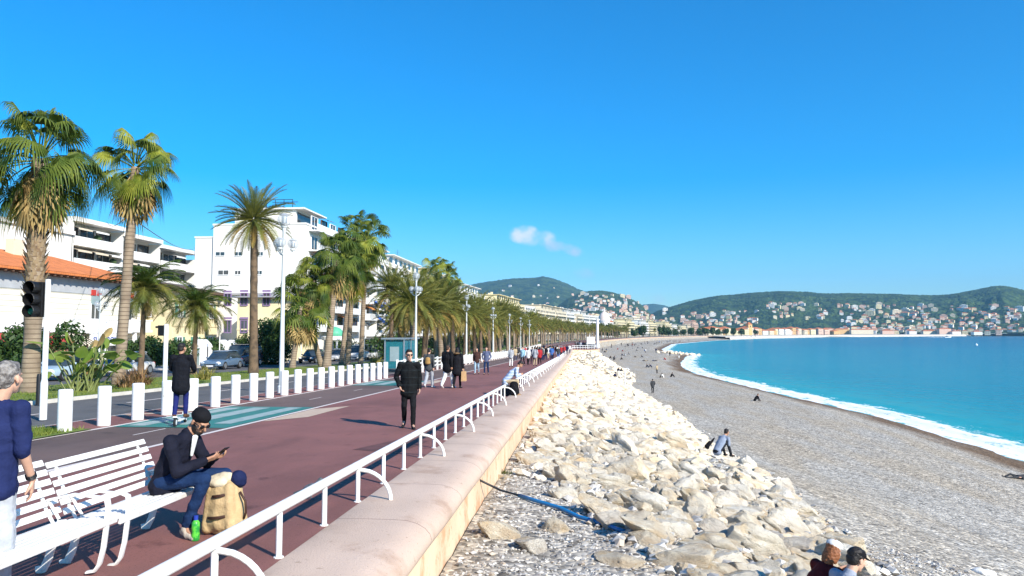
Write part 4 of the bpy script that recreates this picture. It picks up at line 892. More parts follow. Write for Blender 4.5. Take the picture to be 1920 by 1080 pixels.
# two drooping feather palms by the road
def small_palm(px, pby, pcy, X, lab, seed):
    c = onX(px, pcy, X); rg = random.Random(seed); b = MB()
    for k in range(46):
        f = k / 45; az = k * 2.399; feather(b, (0, 0, .1), az, R(lerp(80, -5, f)), rg.uniform(2.3, 3.1), R(rg.uniform(70, 112)), rg, 44, .62, .04, 0 if k < 22 else 1, vee=.2, seg=9, hang=.35)
    c2 = MB()
    for k in range(6): feather(c2, (0, 0, -.1), k * 1.9, R(rg.uniform(-60, -35)), 1.5, R(40), rg, 24, .4, .04, 0)
    cr = (b.mesh('crown', [m_fand, m_date]), c2.mesh('dead_fronds', m_gold))
    palm((X, c.y, zg(c.y) + .05), (X + .1, c.y, c.z), 'feather_palm', lab, 'drooping feather palms', .17, .12, cr, 0, tm=m_trunk2)
small_palm(268, 700, 548, -24.2, 'dark green feather palm with drooping plumes right of the slender fan palm trunk', 5)
small_palm(366, 700, 582, -24.2, 'feather palm with weeping plumes behind the man on the scooter', 8)
# leafy shrubs
def bush_mb(rad, n, size, rg, bumps=7, squash=(1, 1, 1)):
    b = MB(); cs = [(Vector((rg.uniform(-1, 1) * .6, rg.uniform(-1, 1) * .6, rg.uniform(.25, 1) * .85)), rg.uniform(.35, .55)) for _ in range(bumps)]
    for _ in range(n):
        c, r = rg.choice(cs); v = Vector((rg.gauss(0, 1), rg.gauss(0, 1), rg.gauss(0, 1))).normalized() * r * rg.uniform(.55, 1.08)
        p = c + v; p = Vector((p.x * rad[0], p.y * rad[1], max(.02, p.z) * rad[2])); nrm = (v.normalized() + Vector((rg.gauss(0, .6), rg.gauss(0, .6), rg.gauss(0, .6)))).normalized()
        u = nrm.orthogonal().normalized(); w = nrm.cross(u); a = rg.random() * 6; u, w = u * math.cos(a) + w * math.sin(a), w * math.cos(a) - u * math.sin(a); s = size * rg.uniform(.6, 1.3)
        b.face([p - u * s, p + w * s * .5, p + u * s, p - w * s * .5], 0)
    return b
def shrub(name, loc, rad, n, size, mat, label, cat, group, seed, stem=True):
    t = empty(name, loc, 0, label, cat, group); bush_mb(rad, n, size, random.Random(seed)).build('foliage', mat, t, fix=False)
    b = MB(); rg = random.Random(seed)
    for k in range(5): b.tube([(rg.uniform(-.15, .15) * rad[0], rg.uniform(-.15, .15) * rad[1], -.2), (rg.uniform(-.4, .4) * rad[0], rg.uniform(-.4, .4) * rad[1], rad[2] * .7)], [.06, .02], 5)
    b.build('stem', m_trunk2, t, fix=False); return t
def gY(px, X): r = ray(px, 640); return X / r.x * r.y
for (px, X, rad, n, sz, mt, lab) in ((80, -34, (2.1, 2.0, 2.5), 5200, .16, m_leaf, 'tall dark green rounded shrub behind the white traffic light pole'), (496, -30.5, (3.2, 2.6, 3.7), 11000, .15, m_leaf, 'large spreading dark evergreen between date palm trunk and tall lamp'), (18, -36, (1.3, 1.5, 2.0), 2200, .14, m_leaf, 'dark shrub at the far left behind the first palm trunk'),
      (420, -36, (2.4, 2.0, 2.0), 3600, .15, m_leaf, 'dark hedge bush behind the navy parked car'), (250, -36, (1.6, 1.5, 1.9), 2600, .15, m_leaf, 'dark bush behind the slender palm trunk'), (310, -36, (1.8, 1.5, 1.7), 2600, .15, m_leaf, 'dark bush behind the standing scooter man'), (280, -34, (1.9, 1.6, 2.0), 3600, .14, m_leaf, 'dense dark bush left of the first feather palm trunk'), (338, -34, (2.0, 1.6, 1.9), 3600, .14, m_leaf, 'dense dark bush between the two feather palms'), (392, -34.5, (2.2, 1.8, 2.2), 3600, .14, m_leaf, 'dense dark bush behind the grey blue car'), (560, -36, (2.5, 2.0, 2.1), 3000, .15, m_leaf2, 'olive green bush left of the curving palm trunk'),
      (645, -35, (3, 2.4, 2.5), 3000, .17, m_leaf, 'green shrub behind the white pavilion'), (700, -33, (3, 2.4, 2.2), 3000, .17, m_leaf2, 'olive bush behind the white vans'), (745, -30, (3.2, 2.6, 3.0), 4500, .17, m_leaf, 'rounded dark bush just above the bus shelter roof'), (800, -27, (3, 2.6, 2.5), 3000, .18, m_leaf, 'dark bush right of the second lamp post'), (845, -27, (3, 2.6, 2.4), 3000, .18, m_leaf2, 'olive bush among the first avenue trunks')):
    Yb = gY(px, X); shrub('shrub', (X, Yb, zg(Yb)), rad, n, sz, mt, lab, 'shrub', 'shrubs beyond the avenue', int(px))
for k in range(16):                                          # clipped hedge pieces in the shade of the far avenue
    Yb = 100 + k * 14; X = -26.5; me = bpy.data.meshes.get('hedge_foliage') or bush_mb((2.6, 7.5, 3.0), 1500, .26, random.Random(77), 16).mesh('hedge_foliage', m_leaf)
    o = link_mesh('hedge', me, None, P(X, Yb, -.1), rnd.choice([0, math.pi])); tag(o, f'{nth(k)} dark hedge stretch behind the avenue trunks counted from the near end', 'hedge', 'hedges behind the avenue')
# white flower-like paddle plant and spiky flax on the lawn
def paddle_plant(px, X, lab):
    Yb = gY(px, X); t = empty('paddle_plant', (X, Yb, zg(Yb) + .05), 0, lab, 'plant'); rg = random.Random(4); lf = MB(); st = MB(); dr = MB()
    for k in range(44):
        az = rg.uniform(0, 6.28); el = R(rg.uniform(38, 86)); L = rg.uniform(.55, 1.75); o = Vector((rg.uniform(-.5, .5), rg.uniform(-.35, .35), 0)); d = pol(az, el)
        st.tube([o, o + d * L * .5 + Vector((0, 0, .05)), o + d * L], [.035, .025, .015], 5, 0, False); h = o + d * L; dd = pol(az, el - R(rg.uniform(10, 60))); s = Vector((-math.sin(az), math.cos(az), 0)); tw = rg.uniform(-1.2, 1.2); n = s.cross(dd); s = s * math.cos(tw) + n * math.sin(tw); n = s.cross(dd)
        ln, w = rg.uniform(.45, .75), rg.uniform(.13, .2); tgt = lf if rg.random() < .88 else dr
        for q in range(6):
            f0, f1 = q / 6, (q + 1) / 6; w0, w1 = w * math.sin(math.pi * (f0 * .86 + .14)) ** .7 * (q > 0), w * math.sin(math.pi * (f1 * .86 + .14)) ** .7 * (q < 5)
            c0, c1 = h + dd * ln * f0 - Vector((0, 0, .12 * f0 * f0)), h + dd * ln * f1 - Vector((0, 0, .12 * f1 * f1))
            for sg in (-1, 1): tgt.face([c0, c0 + s * sg * w0 + n * w0 * .35, c1 + s * sg * w1 + n * w1 * .35, c1])
    lf.build('leaves', m_pad, t, fix=False); st.build('stems', M('green_stem', (.16, .19, .06), .6, .2), t, fix=False); dr.build('dry_leaves', m_straw, t, fix=False); return t
paddle_plant(158, -19.0, 'bright green paddle leaved plant on the lawn left of the slender palm'); bpy.data.objects['paddle_plant'].scale = (1.15, 1.15, 1.2)
def flax(px, X, sz, mt, lab, seed, n=110):
    Yb = gY(px, X); rg = random.Random(seed); b = MB()
    for k in range(n):
        az = rg.random() * 6.28; el = R(rg.uniform(35, 88)); o = Vector((rg.uniform(-.3, .3), rg.uniform(-.3, .3), 0)) * sz; L = rg.uniform(.6, 1.05) * sz; p = o; s = Vector((-math.sin(az), math.cos(az), 0)) * .028; dr = R(rg.uniform(30, 95))
        for q in range(4):
            d = pol(az, el - dr * ((q + .5) / 4) ** 1.3); p2 = p + d * L / 4; w0, w1 = 1 - q / 4, 1 - (q + 1) / 4; b.face([p - s * w0, p + s * w0, p2 + s * w1, p2 - s * w1]); p = p2
    o = b.build('flax_plant', mt, None, (X, Yb, zg(Yb) + .06), fix=False); tag(o, lab, 'plant', 'flax plants on the lawn')
flax(262, -19.4, 1.25, m_flax, 'reddish brown flax clump right of the slender palm trunk', 1, 170); flax(236, -19.0, .9, m_flax, 'small reddish flax close against the slender palm trunk', 6, 90); flax(386, -19.2, 1.0, m_flaxg, 'yellow green spiky flax right of the scooter rider', 2, 150); flax(704, -20.0, 1.4, m_flaxg, 'yellowish flax left of the bus shelter', 3)
# grass blades along the near lawn edge
b = MB(); rg = random.Random(9)
for k in range(9000):
    if k < 1500: X, Y, z = rg.uniform(-12.0, -10.7), rg.uniform(12.5, 15.3), .03
    else: Y = 20 + 34 * rg.random() ** 1.3; X, z = rg.uniform(-22.8, -17.25), .07
    p = P(X, Y, z); h = rg.uniform(.04, .12); a = rg.random() * 6.28; s = Vector((math.cos(a), math.sin(a), 0)) * .012; t = Vector((rg.gauss(0, .04), rg.gauss(0, .04), h)); b.face([p - s, p + s, p + t])
tag(b.build('grass_blades', leafM('grass_blade', (.11, .17, .02), (.24, .27, .05), .6, .3, 1), fix=False), 'short green and yellowish grass on the median lawn', 'grass', kind='stuff')
# round trees before the old town
me_c = [bush_mb((4, 4, 6), 900, .7, random.Random(60 + k)).mesh('crown', m_leaf) for k in range(3)]; bt = MB(); bt.tube([(0, 0, -2), (0, 0, 4)], [.3, .2], 6); me_t = bt.mesh('trunk', m_trunk2)
for k, (px, Y) in enumerate([(1268, 880), (1282, 900), (1296, 930), (1310, 960), (1322, 990), (1336, 1010), (1348, 1020), (1362, 1050), (1376, 1080), (1390, 1110), (1416, 1160), (1240, 800), (1254, 840), (1205, 700), (1190, 680), (1140, 560), (1155, 600), (1120, 520)]):
    p = onY(px, 632, Y); t = empty('tree', (p.x, Y, zg(Y) - .5), k, f'{nth(k)} dark rounded tree of the line before the far buildings', 'tree', 'trees before the far buildings'); link_mesh('trunk', me_t, t); o = link_mesh('crown', me_c[k % 3], t, (0, 0, 2)); f = rnd.uniform(.9, 1.5); t.scale = (f, f, f * .9)
# ------------------------------------------------------------------ street furniture
# white bollards between cycle track and road
b = MB(); b.lathe([(.142, 0), (.142, .86), (.138, .885), (.125, .9), (0, .902)], (0, 0, 0), 20); me_bol = b.mesh('bollard', WHITE_WORN, 'auto')
b = MB(); b.lathe([(.15, 0), (.15, .012), (.143, .014)], (0, 0, 0), 20); me_bolr = b.mesh('base_ring', m_kerb)
for k in range(21):
    Y = 14.95 + 1.312 * k; o = link_mesh('bollard', me_bol, None, P(-10.87, Y, .004), k * 1.3)
    tag(o, f'{nth(k)} white cylindrical bollard from the near left end of the row by the cycle track', 'bollard', 'white bollards along the cycle track')
# low white railing on the edge of the sea wall
def railing(y0, y1, label, npost, arch0):
    r_ = empty('railing', P(-2.62, y0, 0), 0, label, 'railing', 'low white railings on the sea wall'); b = MB(); pts = []; y = y0
    while y < y1: pts.append(P(-2.62, y, .43)); y += 1.163 if y < 60 else 5
    pts.append(P(-2.62, y1, .43)); o0 = P(-2.62, y0, 0)
    b.tube([p - o0 for p in pts], .047, 12); b.build('top_rail', WHITE_WORN, r_, smooth=True)
    rest = MB(); k = 0; y = y0 + .06 if y0 > 10 else y0
    while y <= y1:
        m = MB() if k < npost else rest; p = P(-2.62, y, 0) - o0; m.tube([p + Vector((0, 0, -.005)), p + Vector((0, 0, .42))], .027, 8); m.lathe([(.045, .0), (.045, .008), (.022, .01)], p, 10)
        if k < npost: m.build('post', WHITE_WORN, r_, smooth='auto')
        if (k - arch0) % 3 == 0:
            a = MB() if k < npost else rest; pts = [p + Vector((0, 0, .38))] + [p + Vector((.40 * math.sin(t), 0, .03 + .35 * math.cos(t))) for t in [q * math.pi / 18 for q in range(2, 10)]] + [p + Vector((.40, 0, .02))]
            a.tube(pts, .024, 8)
            if k < npost: a.build('arch', WHITE_WORN, r_, smooth='auto')
        k += 1; y += 1.163
    if rest.f: o = rest.build('post', WHITE_WORN, r_); o['kind'] = 'stuff'
railing(1.74, 26.4, 'low white tube railing with quarter arches nearest the camera along the pink coping', 99, 0)
railing(28.6, 190, 'further stretch of low white railing beyond the man sitting on the wall', 45, 1)
# white slatted benches facing the sea
def bench(Y0, L, label):
    t = empty('bench', (-3.80, Y0, zg(Y0 + L / 2)), 0, label, 'bench', 'white slatted benches'); b = MB()
    for k in range(6):
        x = -.045 - k * .084; z = .425 - k * .009; b.box((x, L / 2, z), (.056, L, .014), 0, Euler((0, R(-4), 0)).to_matrix())
    b.box((-.004, L / 2, .402), (.024, L, .05), 0, Euler((0, R(12), 0)).to_matrix()); bevel_mesh(b.build('seat', WHITE_WORN, t), .005)
    b = MB()
    for k in range(6):
        f = k / 5; x = -.50 - .15 * f - .02 * f * f; z = .47 + .375 * f; b.box((x, L / 2, z), (.014, L, .054), 0, Euler((0, R(-22 - 6 * f), 0)).to_matrix())
    bevel_mesh(b.build('backrest', WHITE_WORN, t), .005)
    for y in (.12, L - .12):
        b = MB(); b.tube([(-.05, y, .60), (-.012, y, .585), (.0, y, .53), (-.008, y, .40), (-.03, y, .2), (-.06, y, .07), (-.10, y, .015), (-.16, y, .005)], .036, 8, flat=(1, .35)); b.build('leg', WHITE_WORN, t, smooth='auto')
        b = MB(); b.tube([(-.40, y, .40), (-.46, y, .25), (-.50, y, .1), (-.54, y, .02), (-.60, y, .005)], .036, 8, flat=(1, .35)); b.build('leg', WHITE_WORN, t, smooth='auto')
        b = MB(); b.tube([(-.52, y, .57), (-.3, y, .62), (-.05, y, .60)], .030, 8, flat=(1, .4)); b.tube([(-.52, y, .57), (-.42, y, .42)], .018, 8, flat=(1, .4)); b.build('armrest', WHITE_WORN, t, smooth='auto')
        b = MB(); b.tube([(-.02, y, .385), (-.46, y, .37), (-.53, y, .48), (-.68, y, .84)], .02, 8, flat=(1, .4)); b.build('side_frame', WHITE_WORN, t, smooth='auto')
bench(3.82, 2.08, 'near white slatted bench in the foreground, cut by the left edge'); bench(5.94, 1.42, 'far white slatted bench on which the man with the phone sits')
# three globe lamp posts
m_globe = M('clear_globe', (.62, .66, .68), .12, .05, 1, spec=.6)
gn, gk = m_globe.node_tree.nodes, m_globe.node_tree.links; tb = gn.new('ShaderNodeBsdfTransparent'); gm = gn.new('ShaderNodeMixShader'); gm.inputs[0].default_value = .34; gk.new(tb.outputs[0], gm.inputs[1]); gk.new(gn['Principled BSDF'].outputs[0], gm.inputs[2]); gk.new(gm.outputs[0], gn['Material Output'].inputs[0])
m_lamp = M('pale_lamp_paint', (.62, .66, .66), .4, .05, 2, spec=.5)
def lamp_proto():
    t = empty('street_lamp', (0, 0, 0)); b = MB(); b.lathe([(.14, 0), (.14, .25), (.10, .3), (.095, 1.0), (.078, 3.0), (.062, 6.3), (.075, 6.32), (.075, 6.42), (.12, 6.46), (.13, 6.5)], (0, 0, 0), 14); b.build('post', m_lamp, t, smooth='auto')
    b = MB(); b.ball((0, 0, 6.76), .27, 20); b.build('globe', m_globe, t, smooth=True)
    b = MB(); b.lathe([(.0, 6.6), (.10, 6.62), (.11, 6.9), (.19, 6.93), (.0, 7.0)], (0, 0, 0), 12); b.build('lamp_shade', STEEL, t, smooth='auto')
    for k in range(3):
        a = k * 2.094 + .5; d = Vector((math.cos(a), math.sin(a), 0)); b = MB(); b.tube([Vector((0, 0, 5.35)), d * .22 + Vector((0, 0, 5.42)), d * .34 + Vector((0, 0, 5.55))], .025, 8); b.lathe([(.09, 5.55), (.11, 5.6), (.1, 5.62)], d * .34, 10); b.build('arm', m_lamp, t, smooth='auto')
        b = MB(); b.ball(d * .34 + Vector((0, 0, 5.83)), .215, 18); b.build('globe', m_globe, t, smooth=True)
        b = MB(); b.lathe([(.0, 5.66), (.08, 5.68), (.09, 5.93), (.15, 5.96), (.0, 6.0)], d * .34, 10); b.build('lamp_shade', STEEL, t, smooth='auto')
    return t
lp = lamp_proto(); kids = list(lp.children); KIDS[lp.name] = kids
LL = ['tall pale lamp post with clear glass globes nearest the camera, beside the bollards', 'second pale globe lamp post, right of the bus shelter', 'third pale globe lamp post along the cycle track', 'fourth pale globe lamp post along the cycle track']
for k in range(7):
    o = lp if k == 0 else copy_tree(lp); Y = 28.0 + 23.8 * k; o.location = P(-11.5, Y, 0); o.rotation_euler = (0, 0, .4 * k)
    tag(o, LL[k] if k < 4 else f'{nth(k)} pale globe lamp post from the near end of the cycle track', 'street lamp', 'globe lamp posts')
o = copy_tree(lp); Yl = gY(186, -33); o.location = (-33, Yl, zg(Yl) - 1.2); tag(o, 'smaller globe lamp post before the villa, left of the slender palm', 'street lamp', 'globe lamp posts')
# traffic lights
m_sig = M('signal_black', (.008, .008, .009), .5); m_greenl = M('green_lens', (.01, .16, .09), .25, .1)
t = empty('traffic_light', (0, 0, 0), 0, 'white pole carrying a large black traffic signal facing away, left', 'traffic light'); q = gnd(84, 752); q = P(-13.2, gY(86, -13.2), 0); t.location = q
ztop = onX(91, 524, -13.2).z - q.z; b = MB(); b.lathe([(.085, 0), (.085, .9), (.065, 1.0), (.062, ztop), (.0, ztop + .01)], (0, 0, 0), 12); b.build('post', WHITE_WORN, t, smooth='auto')
b = MB(); zA, zB = onX(70, 527, -13.2).z - q.z, onX(70, 594, -13.2).z - q.z; b.bx(-.42, -.07, -.1, .1, zB, zA); bevel_mesh(b.build('signal_housing', m_sig, t), .02)
for k in range(3):
    z = lerp(zA, zB, (k + .5) / 3); b = MB(); b.lathe([(.15, 0), (.16, .24), (.15, .25), (.145, .0)], (-.245, -.1, z), 14, 0, Euler((R(90), 0, 0)).to_matrix()); b.build('visor', m_sig, t)
b = MB(); b.ball((-.3, -.16, lerp(zA, zB, .84)), .09, 12, 0, (1, .4, 1)); b.build('lens', m_greenl, t, smooth=True)
t = empty('traffic_light', P(-11.4, gY(311, -11.4), 0), 0, 'slim white pole with a small black signal behind the man on the scooter', 'traffic light'); b = MB(); zt = onX(313, 608, -11.4).z - t.location.z; b.lathe([(.06, 0), (.06, zt), (0, zt + .01)], (0, 0, 0), 12); b.build('post', WHITE_WORN, t, smooth='auto')
b = MB(); b.bx(-.2, -.05, -.07, .07, zt - .32, zt - .03); b.build('signal_housing', m_sig, t); b = MB(); b.tube([(-.3, 0, zt - .08), (.02, 0, zt - .06)], .03, 8); b.build('bracket', m_sig, t)
b = MB(); b.lathe([(.07, 0), (.07, .85), (.05, .95), (0, .96)], (0, 0, 0), 12); tag(b.build('bollard', BLACK, None, P(-16.6, gY(76, -16.6), 0), smooth='auto'), 'short black post standing by the road near the white traffic light pole', 'bollard')
# bus shelter of teal glass
m_teal = M('teal_glass', (.03, .22, .27), .12, .15, 1.2, spec=.6); tn, tk = m_teal.node_tree.nodes, m_teal.node_tree.links; tb = tn.new('ShaderNodeBsdfTransparent'); tb.inputs[0].default_value = (.5, .85, .9, 1); gm = tn.new('ShaderNodeMixShader'); gm.inputs[0].default_value = .6; tk.new(tb.outputs[0], gm.inputs[1]); tk.new(tn['Principled BSDF'].outputs[0], gm.inputs[2]); tk.new(gm.outputs[0], tn['Material Output'].inputs[0])
Ys = 51.0; t = empty('bus_shelter', P(-12.15, Ys, 0), 0, 'glass bus shelter with teal panes behind the walking man', 'bus shelter')
t.scale = (1, 1, .92)
b = MB(); b.bx(-1.6, .15, -.2, 4.4, 2.45, 2.57); b.build('roof', STEEL, t)
for (x, y) in ((0, 0), (-1.35, 0), (0, 4.1), (0, 2.05)): b = MB(); b.bx(x - .05, x + .05, y - .05, y + .05, 0, 2.45); b.build('post', STEEL, t)
for (x0, x1, y0, y1) in ((-1.28, -.07, -.012, .012), (-.012, .012, .07, 1.98), (-.012, .012, 2.12, 4.03)): b = MB(); b.bx(x0, x1, y0, y1, .25, 2.4); b.build('pane', m_teal, t)
b = MB(); b.bx(-.75, -.35, .5, 3.4, .44, .49); b.bx(-.58, -.52, 1, 1.06, 0, .44); b.bx(-.58, -.52, 2.8, 2.86, 0, .44); b.build('seat', STEEL, t)
b = MB(); b.bx(-1.0, -.35, -.03, -.014, .8, 1.9); b.build('poster_frame', m_shut, t)
# white railing fence from the bollards on: two rails for a few bays, then pickets
def fence_mesh(L, pick):
    b = MB(); b.bx(-.06, .06, -.06, .06, 0, 1.0)
    for z in ((.35, .62, .88) if not pick else (.15, .88)): b.bx(-.03, .03, .06, L - .06, z - .04, z + .04)
    if pick:
        for k in range(pick): y = .1 + (k + .5) * (L - .2) / pick; b.bx(-.022, .022, y - .06, y + .06, .19, .84)
    return b
fa, fb = fence_mesh(1.8, 0).mesh('fence', WHITE_WORN), fence_mesh(2.4, 7).mesh('fence', WHITE_WORN)
Y, k = 43.6, 0
while Y < 200:
    L = 1.8 if Y < 62 else 2.4; o = link_mesh('fence', fa if L == 1.8 else fb, None, P(-10.78, Y, .0), slope(Y)); tag(o, f'{nth(min(k, 78))} white fence bay beyond the bollards, counted from the near end', 'fence', 'white fence bays beyond the bollards'); k += 1; Y += L
# parked cars and vans
m_tyre = M('tyre', (.018, .018, .019), .8); m_lens = M('headlight_lens', (.7, .72, .74), .1, .05, 1, spec=.8); m_tail = M('tail_light', (.35, .01, .01), .2)
def car(loc, rz, label, paint, L=4.2, W=1.74, Hh=1.46, van=False):
    t = empty('parked_car' if not van else 'parked_van', loc, rz, label, 'car' if not van else 'van', 'cars parked along the avenue'); w = W / 2
    def loft(st, n=12, pw=3.0):                              # stations along y: (y, z0, z1, halfwidth)
        b = MB()
        for (y, z0, z1, hw) in st:
            for k in range(n):
                a = 2 * math.pi * k / n; c, s = math.cos(a), math.sin(a); b.v.append((hw * math.copysign(abs(c) ** (2 / pw), c), y, (z0 + z1) / 2 + (z1 - z0) / 2 * math.copysign(abs(s) ** (2 / pw), s)))
        for i in range(len(st) - 1):
            for k in range(n): b.f.append((i * n + k, i * n + (k + 1) % n, (i + 1) * n + (k + 1) % n, (i + 1) * n + k)); b.m.append(0)
        b.f += [tuple(range(n)), tuple(range((len(st) - 1) * n, len(st) * n))]; b.m += [0, 0]; return b
    h = L / 2; hz = .70 if not van else .95
    loft([(-h, .32, hz - .18, w * .80), (-h + .12, .24, hz - .03, w * .93), (-h + .7, .2, hz + .06, w), (-.7, .2, hz + .16, w), (h - .9, .2, hz + .18, w), (h - .15, .24, hz + .12, w * .95), (h, .34, hz, w * .82)], 16, 4).build('body', paint, t, smooth='auto')
    g0, g1 = (-h + 1.0, h - .25) if not van else (-h + .7, h - .05); tp = Hh
    loft([(g0, hz - .02, hz + .10, w * .86), (g0 + .75, hz, tp - .07, w * .79), (lerp(g0, g1, .5), hz, tp - .02, w * .80), (g1 - (.55 if not van else .1), hz, tp - .08, w * .78), (g1, hz, hz + (.2 if not van else tp - hz - .25), w * .82)], 16, 4.5).build('window', GLASS, t, smooth='auto')
    loft([(g0 + .72, tp - .09, tp - .03, w * .72), (lerp(g0, g1, .5), tp - .06, tp + .012, w * .74), (g1 - (.5 if not van else .05), tp - .11, tp - .03, w * .72)], 16, 4).build('roof', paint, t, smooth='auto')
    for sx in (-1, 1):
        for y in (-h + .78, h - .80):
            b = MB(); b.lathe([(.1, -.1), (.3, -.1), (.32, -.07), (.32, .07), (.3, .1), (.1, .1)], (sx * (w - .09), y, .32), 18, 0, Euler((0, R(90), 0)).to_matrix()); wh = b.build('wheel', m_tyre, t, smooth='auto')
            b = MB(); b.lathe([(.02, -.11), (.2, -.112), (.21, -.09), (.21, .09), (.2, .112), (.02, .11)], (sx * (w - .09), y, .32), 10, 0, Euler((0, R(90), 0)).to_matrix()); b.build('rim', STEEL, wh)
        b = MB(); b.ball((sx * w * .70, -h + .07, hz - .14), .13, 10, 0, (1.5, .5, .8)); b.build('headlight', m_lens, t, smooth=True)
        b = MB(); b.ball((sx * w * .74, h - .05, hz - .05), .12, 10, 0, (1, .4, 1.2)); b.build('tail_light', m_tail, t, smooth=True)
        b = MB(); b.ball((sx * (w + .06), g0 + .5, hz + .2), .1, 8, 0, (1, .6, .7)); b.build('mirror', paint, t, smooth=True)
    b = MB(); b.bx(-w * .5, w * .5, -h - .012, -h + .1, .38, .46); b.build('grille', BLACK, t); b = MB(); b.bx(-.26, .26, -h - .03, -h + .02, .28, .38); b.build('number_plate', WHITE, t)
    return t
def paint(n, c): return M(n, c, .22, .03, 1, spec=.7)
pc = dict(lb=paint('pale_blue_paint', (.36, .47, .55)), gb=paint('grey_blue_paint', (.10, .16, .24)), nv=paint('navy_paint', (.012, .018, .05)), bk=paint('black_paint', (.012, .012, .014)), wh=paint('white_car_paint', (.75, .75, .74)), sv=paint('silver_paint', (.42, .43, .44)))
for (px, X, c, van, lab) in ((76, -27.6, 'lb', 0, 'pale blue hatchback facing the camera behind the traffic light pole'), (196, -27.8, 'wh', 0, 'white car mostly hidden behind the paddle leaved plant'), (394, -27.8, 'gb', 0, 'grey blue car parked left of the lone date palm'), (436, -29.5, 'nv', 1, 'dark navy van beside the grey blue car'), (574, -28, 'bk', 0, 'black car seen between fan palm trunks'), (664, -27.5, 'wh', 1, 'white van right of the thin fan palms'),
                       (693, -27.0, 'sv', 1, 'silver van left of the bus shelter'), (622, -28.5, 'sv', 0, 'silver car behind the stout fan palm'), (812, -26.0, 'wh', 0, 'white car glimpsed between avenue trunks'), (858, -26, 'bk', 0, 'dark car glimpsed among avenue trunks right of the walking pair')):
    Yc = gY(px, X); car((X, Yc + 2, zg(Yc + 2) - .03), rnd.uniform(-.03, .03), lab, pc[c], 4.2 if not van else 4.9, 1.75, 1.46 if not van else 1.95, bool(van))
# white gabled beach huts beyond the cars, the little pavilion with a green dome, a pedestrian sign
for k, px in enumerate((374, 383, 419, 434)):
    Yh = gY(px, -34); b = MB(); b.extrude([(-.55, 0), (.55, 0), (.55, 1.7), (.42, 1.95), (0, 2.35), (-.42, 1.95), (-.55, 1.7)], -.5, .5, 'y', 0); b.bx(-.3, .3, -.53, -.5, 0, 1.6, 1)
    tag(b.build('garden_hut', [WHITE, m_shut], None, (-34, Yh, zg(Yh))), f'{nth(k)} little white gabled hut from the left behind the parked cars', 'hut', 'white gabled huts')
Yp = gY(632, -30.5); t = empty('pavilion', (-30.8, Yp, zg(Yp)), 0, 'white pillared pavilion topped by a small green dome', 'pavilion')
for k in range(6): a = k * 1.047; b = MB(); b.lathe([(.2, 0), (.2, .2), (.14, .25), (.12, 2.4), (.2, 2.5)], (1.3 * math.cos(a), 1.3 * math.sin(a), 0), 10); b.build('column', WHITE, t, smooth='auto')
b = MB(); b.lathe([(1.6, 2.5), (1.65, 2.9), (1.2, 3.0)], (0, 0, 0), 20); b.build('cornice', WHITE, t); b = MB(); b.lathe([(1.1, 2.98), (1.05, 3.5), (.7, 3.95), (.2, 4.15), (0, 4.2)], (0, 0, 0), 20); b.build('dome', M('green_dome', (.10, .42, .27), .5), t, smooth=True)
Yp = gY(683, -23.5); t = empty('street_sign', (-23.5, Yp, zg(Yp)), 0, 'small white pointed sign on a thin pole left of the bus shelter', 'sign'); b = MB(); b.tube([(0, 0, 0), (0, 0, 3.3)], .04, 8); b.build('post', STEEL, t); b = MB(); b.extrude([(-.22, 2.6), (.22, 2.6), (.22, 3.1), (0, 3.35), (-.22, 3.1)], -.06, -.04, 'y'); b.build('sign_panel', WHITE, t); b = MB(); b.ball((0, -.075, 3.02), .05, 8, 0, (1, .3, 1)); b.extrude([(-.05, 2.95), (.05, 2.95), (.09, 2.68), (.03, 2.68), (0, 2.8), (-.03, 2.68), (-.09, 2.68)], -.075, -.062, 'y'); b.build('pictogram', BLACK, t)
# garden walls before the houses
for (y0, y1, lab) in ((38, 62, 'low cream garden wall before the villa'), (64, 92, 'low cream garden wall before the yellow house')):
    b = MB(); b.bx(0, .25, 0, y1 - y0, -.5, .9); b.bx(-.04, .29, -.04, y1 - y0 + .04, .9, 1.0); tag(b.build('garden_wall', m_cream, None, (-37.4, y0, zg(y0) - .2)), lab, 'wall')
for k in range(6):
    px = [(60, -31.4), (412, -31.4), (198, -31.4), (565, -31.4), (618, -31.4), (655, -31.4)][k]; Yp = gY(*px); b = MB(); b.lathe([(.05, 0), (.045, 3.6), (.0, 3.62)], (0, 0, 0), 8); tag(b.build('pole', WHITE_WORN, None, (px[1], Yp, zg(Yp) + .08), smooth='auto'), ['white pole by the far left shrub', 'white pole above the white gabled huts', 'white pole behind the slender palm', 'white pole left of the curving palm', 'white pole left of the stout fan palm', 'white pole behind the thin fan palms'][k], 'pole', 'thin white poles beyond the avenue')
# cable slung between slender palm and the blocks
b = MB(); A, B_, C_ = onX(200, 416, -55), onX(240, 404, -20.4), onX(362, 468, -52)
for p0, p1 in ((A, B_), (B_, C_)): b.tube([p0.lerp(p1, q / 10) - Vector((0, 0, .5 * math.sin(math.pi * q / 10))) for q in range(11)], .025, 5)
tag(b.build('cable', BLACK, None), 'black cable slung from roof to slender palm to white gable', 'cable')
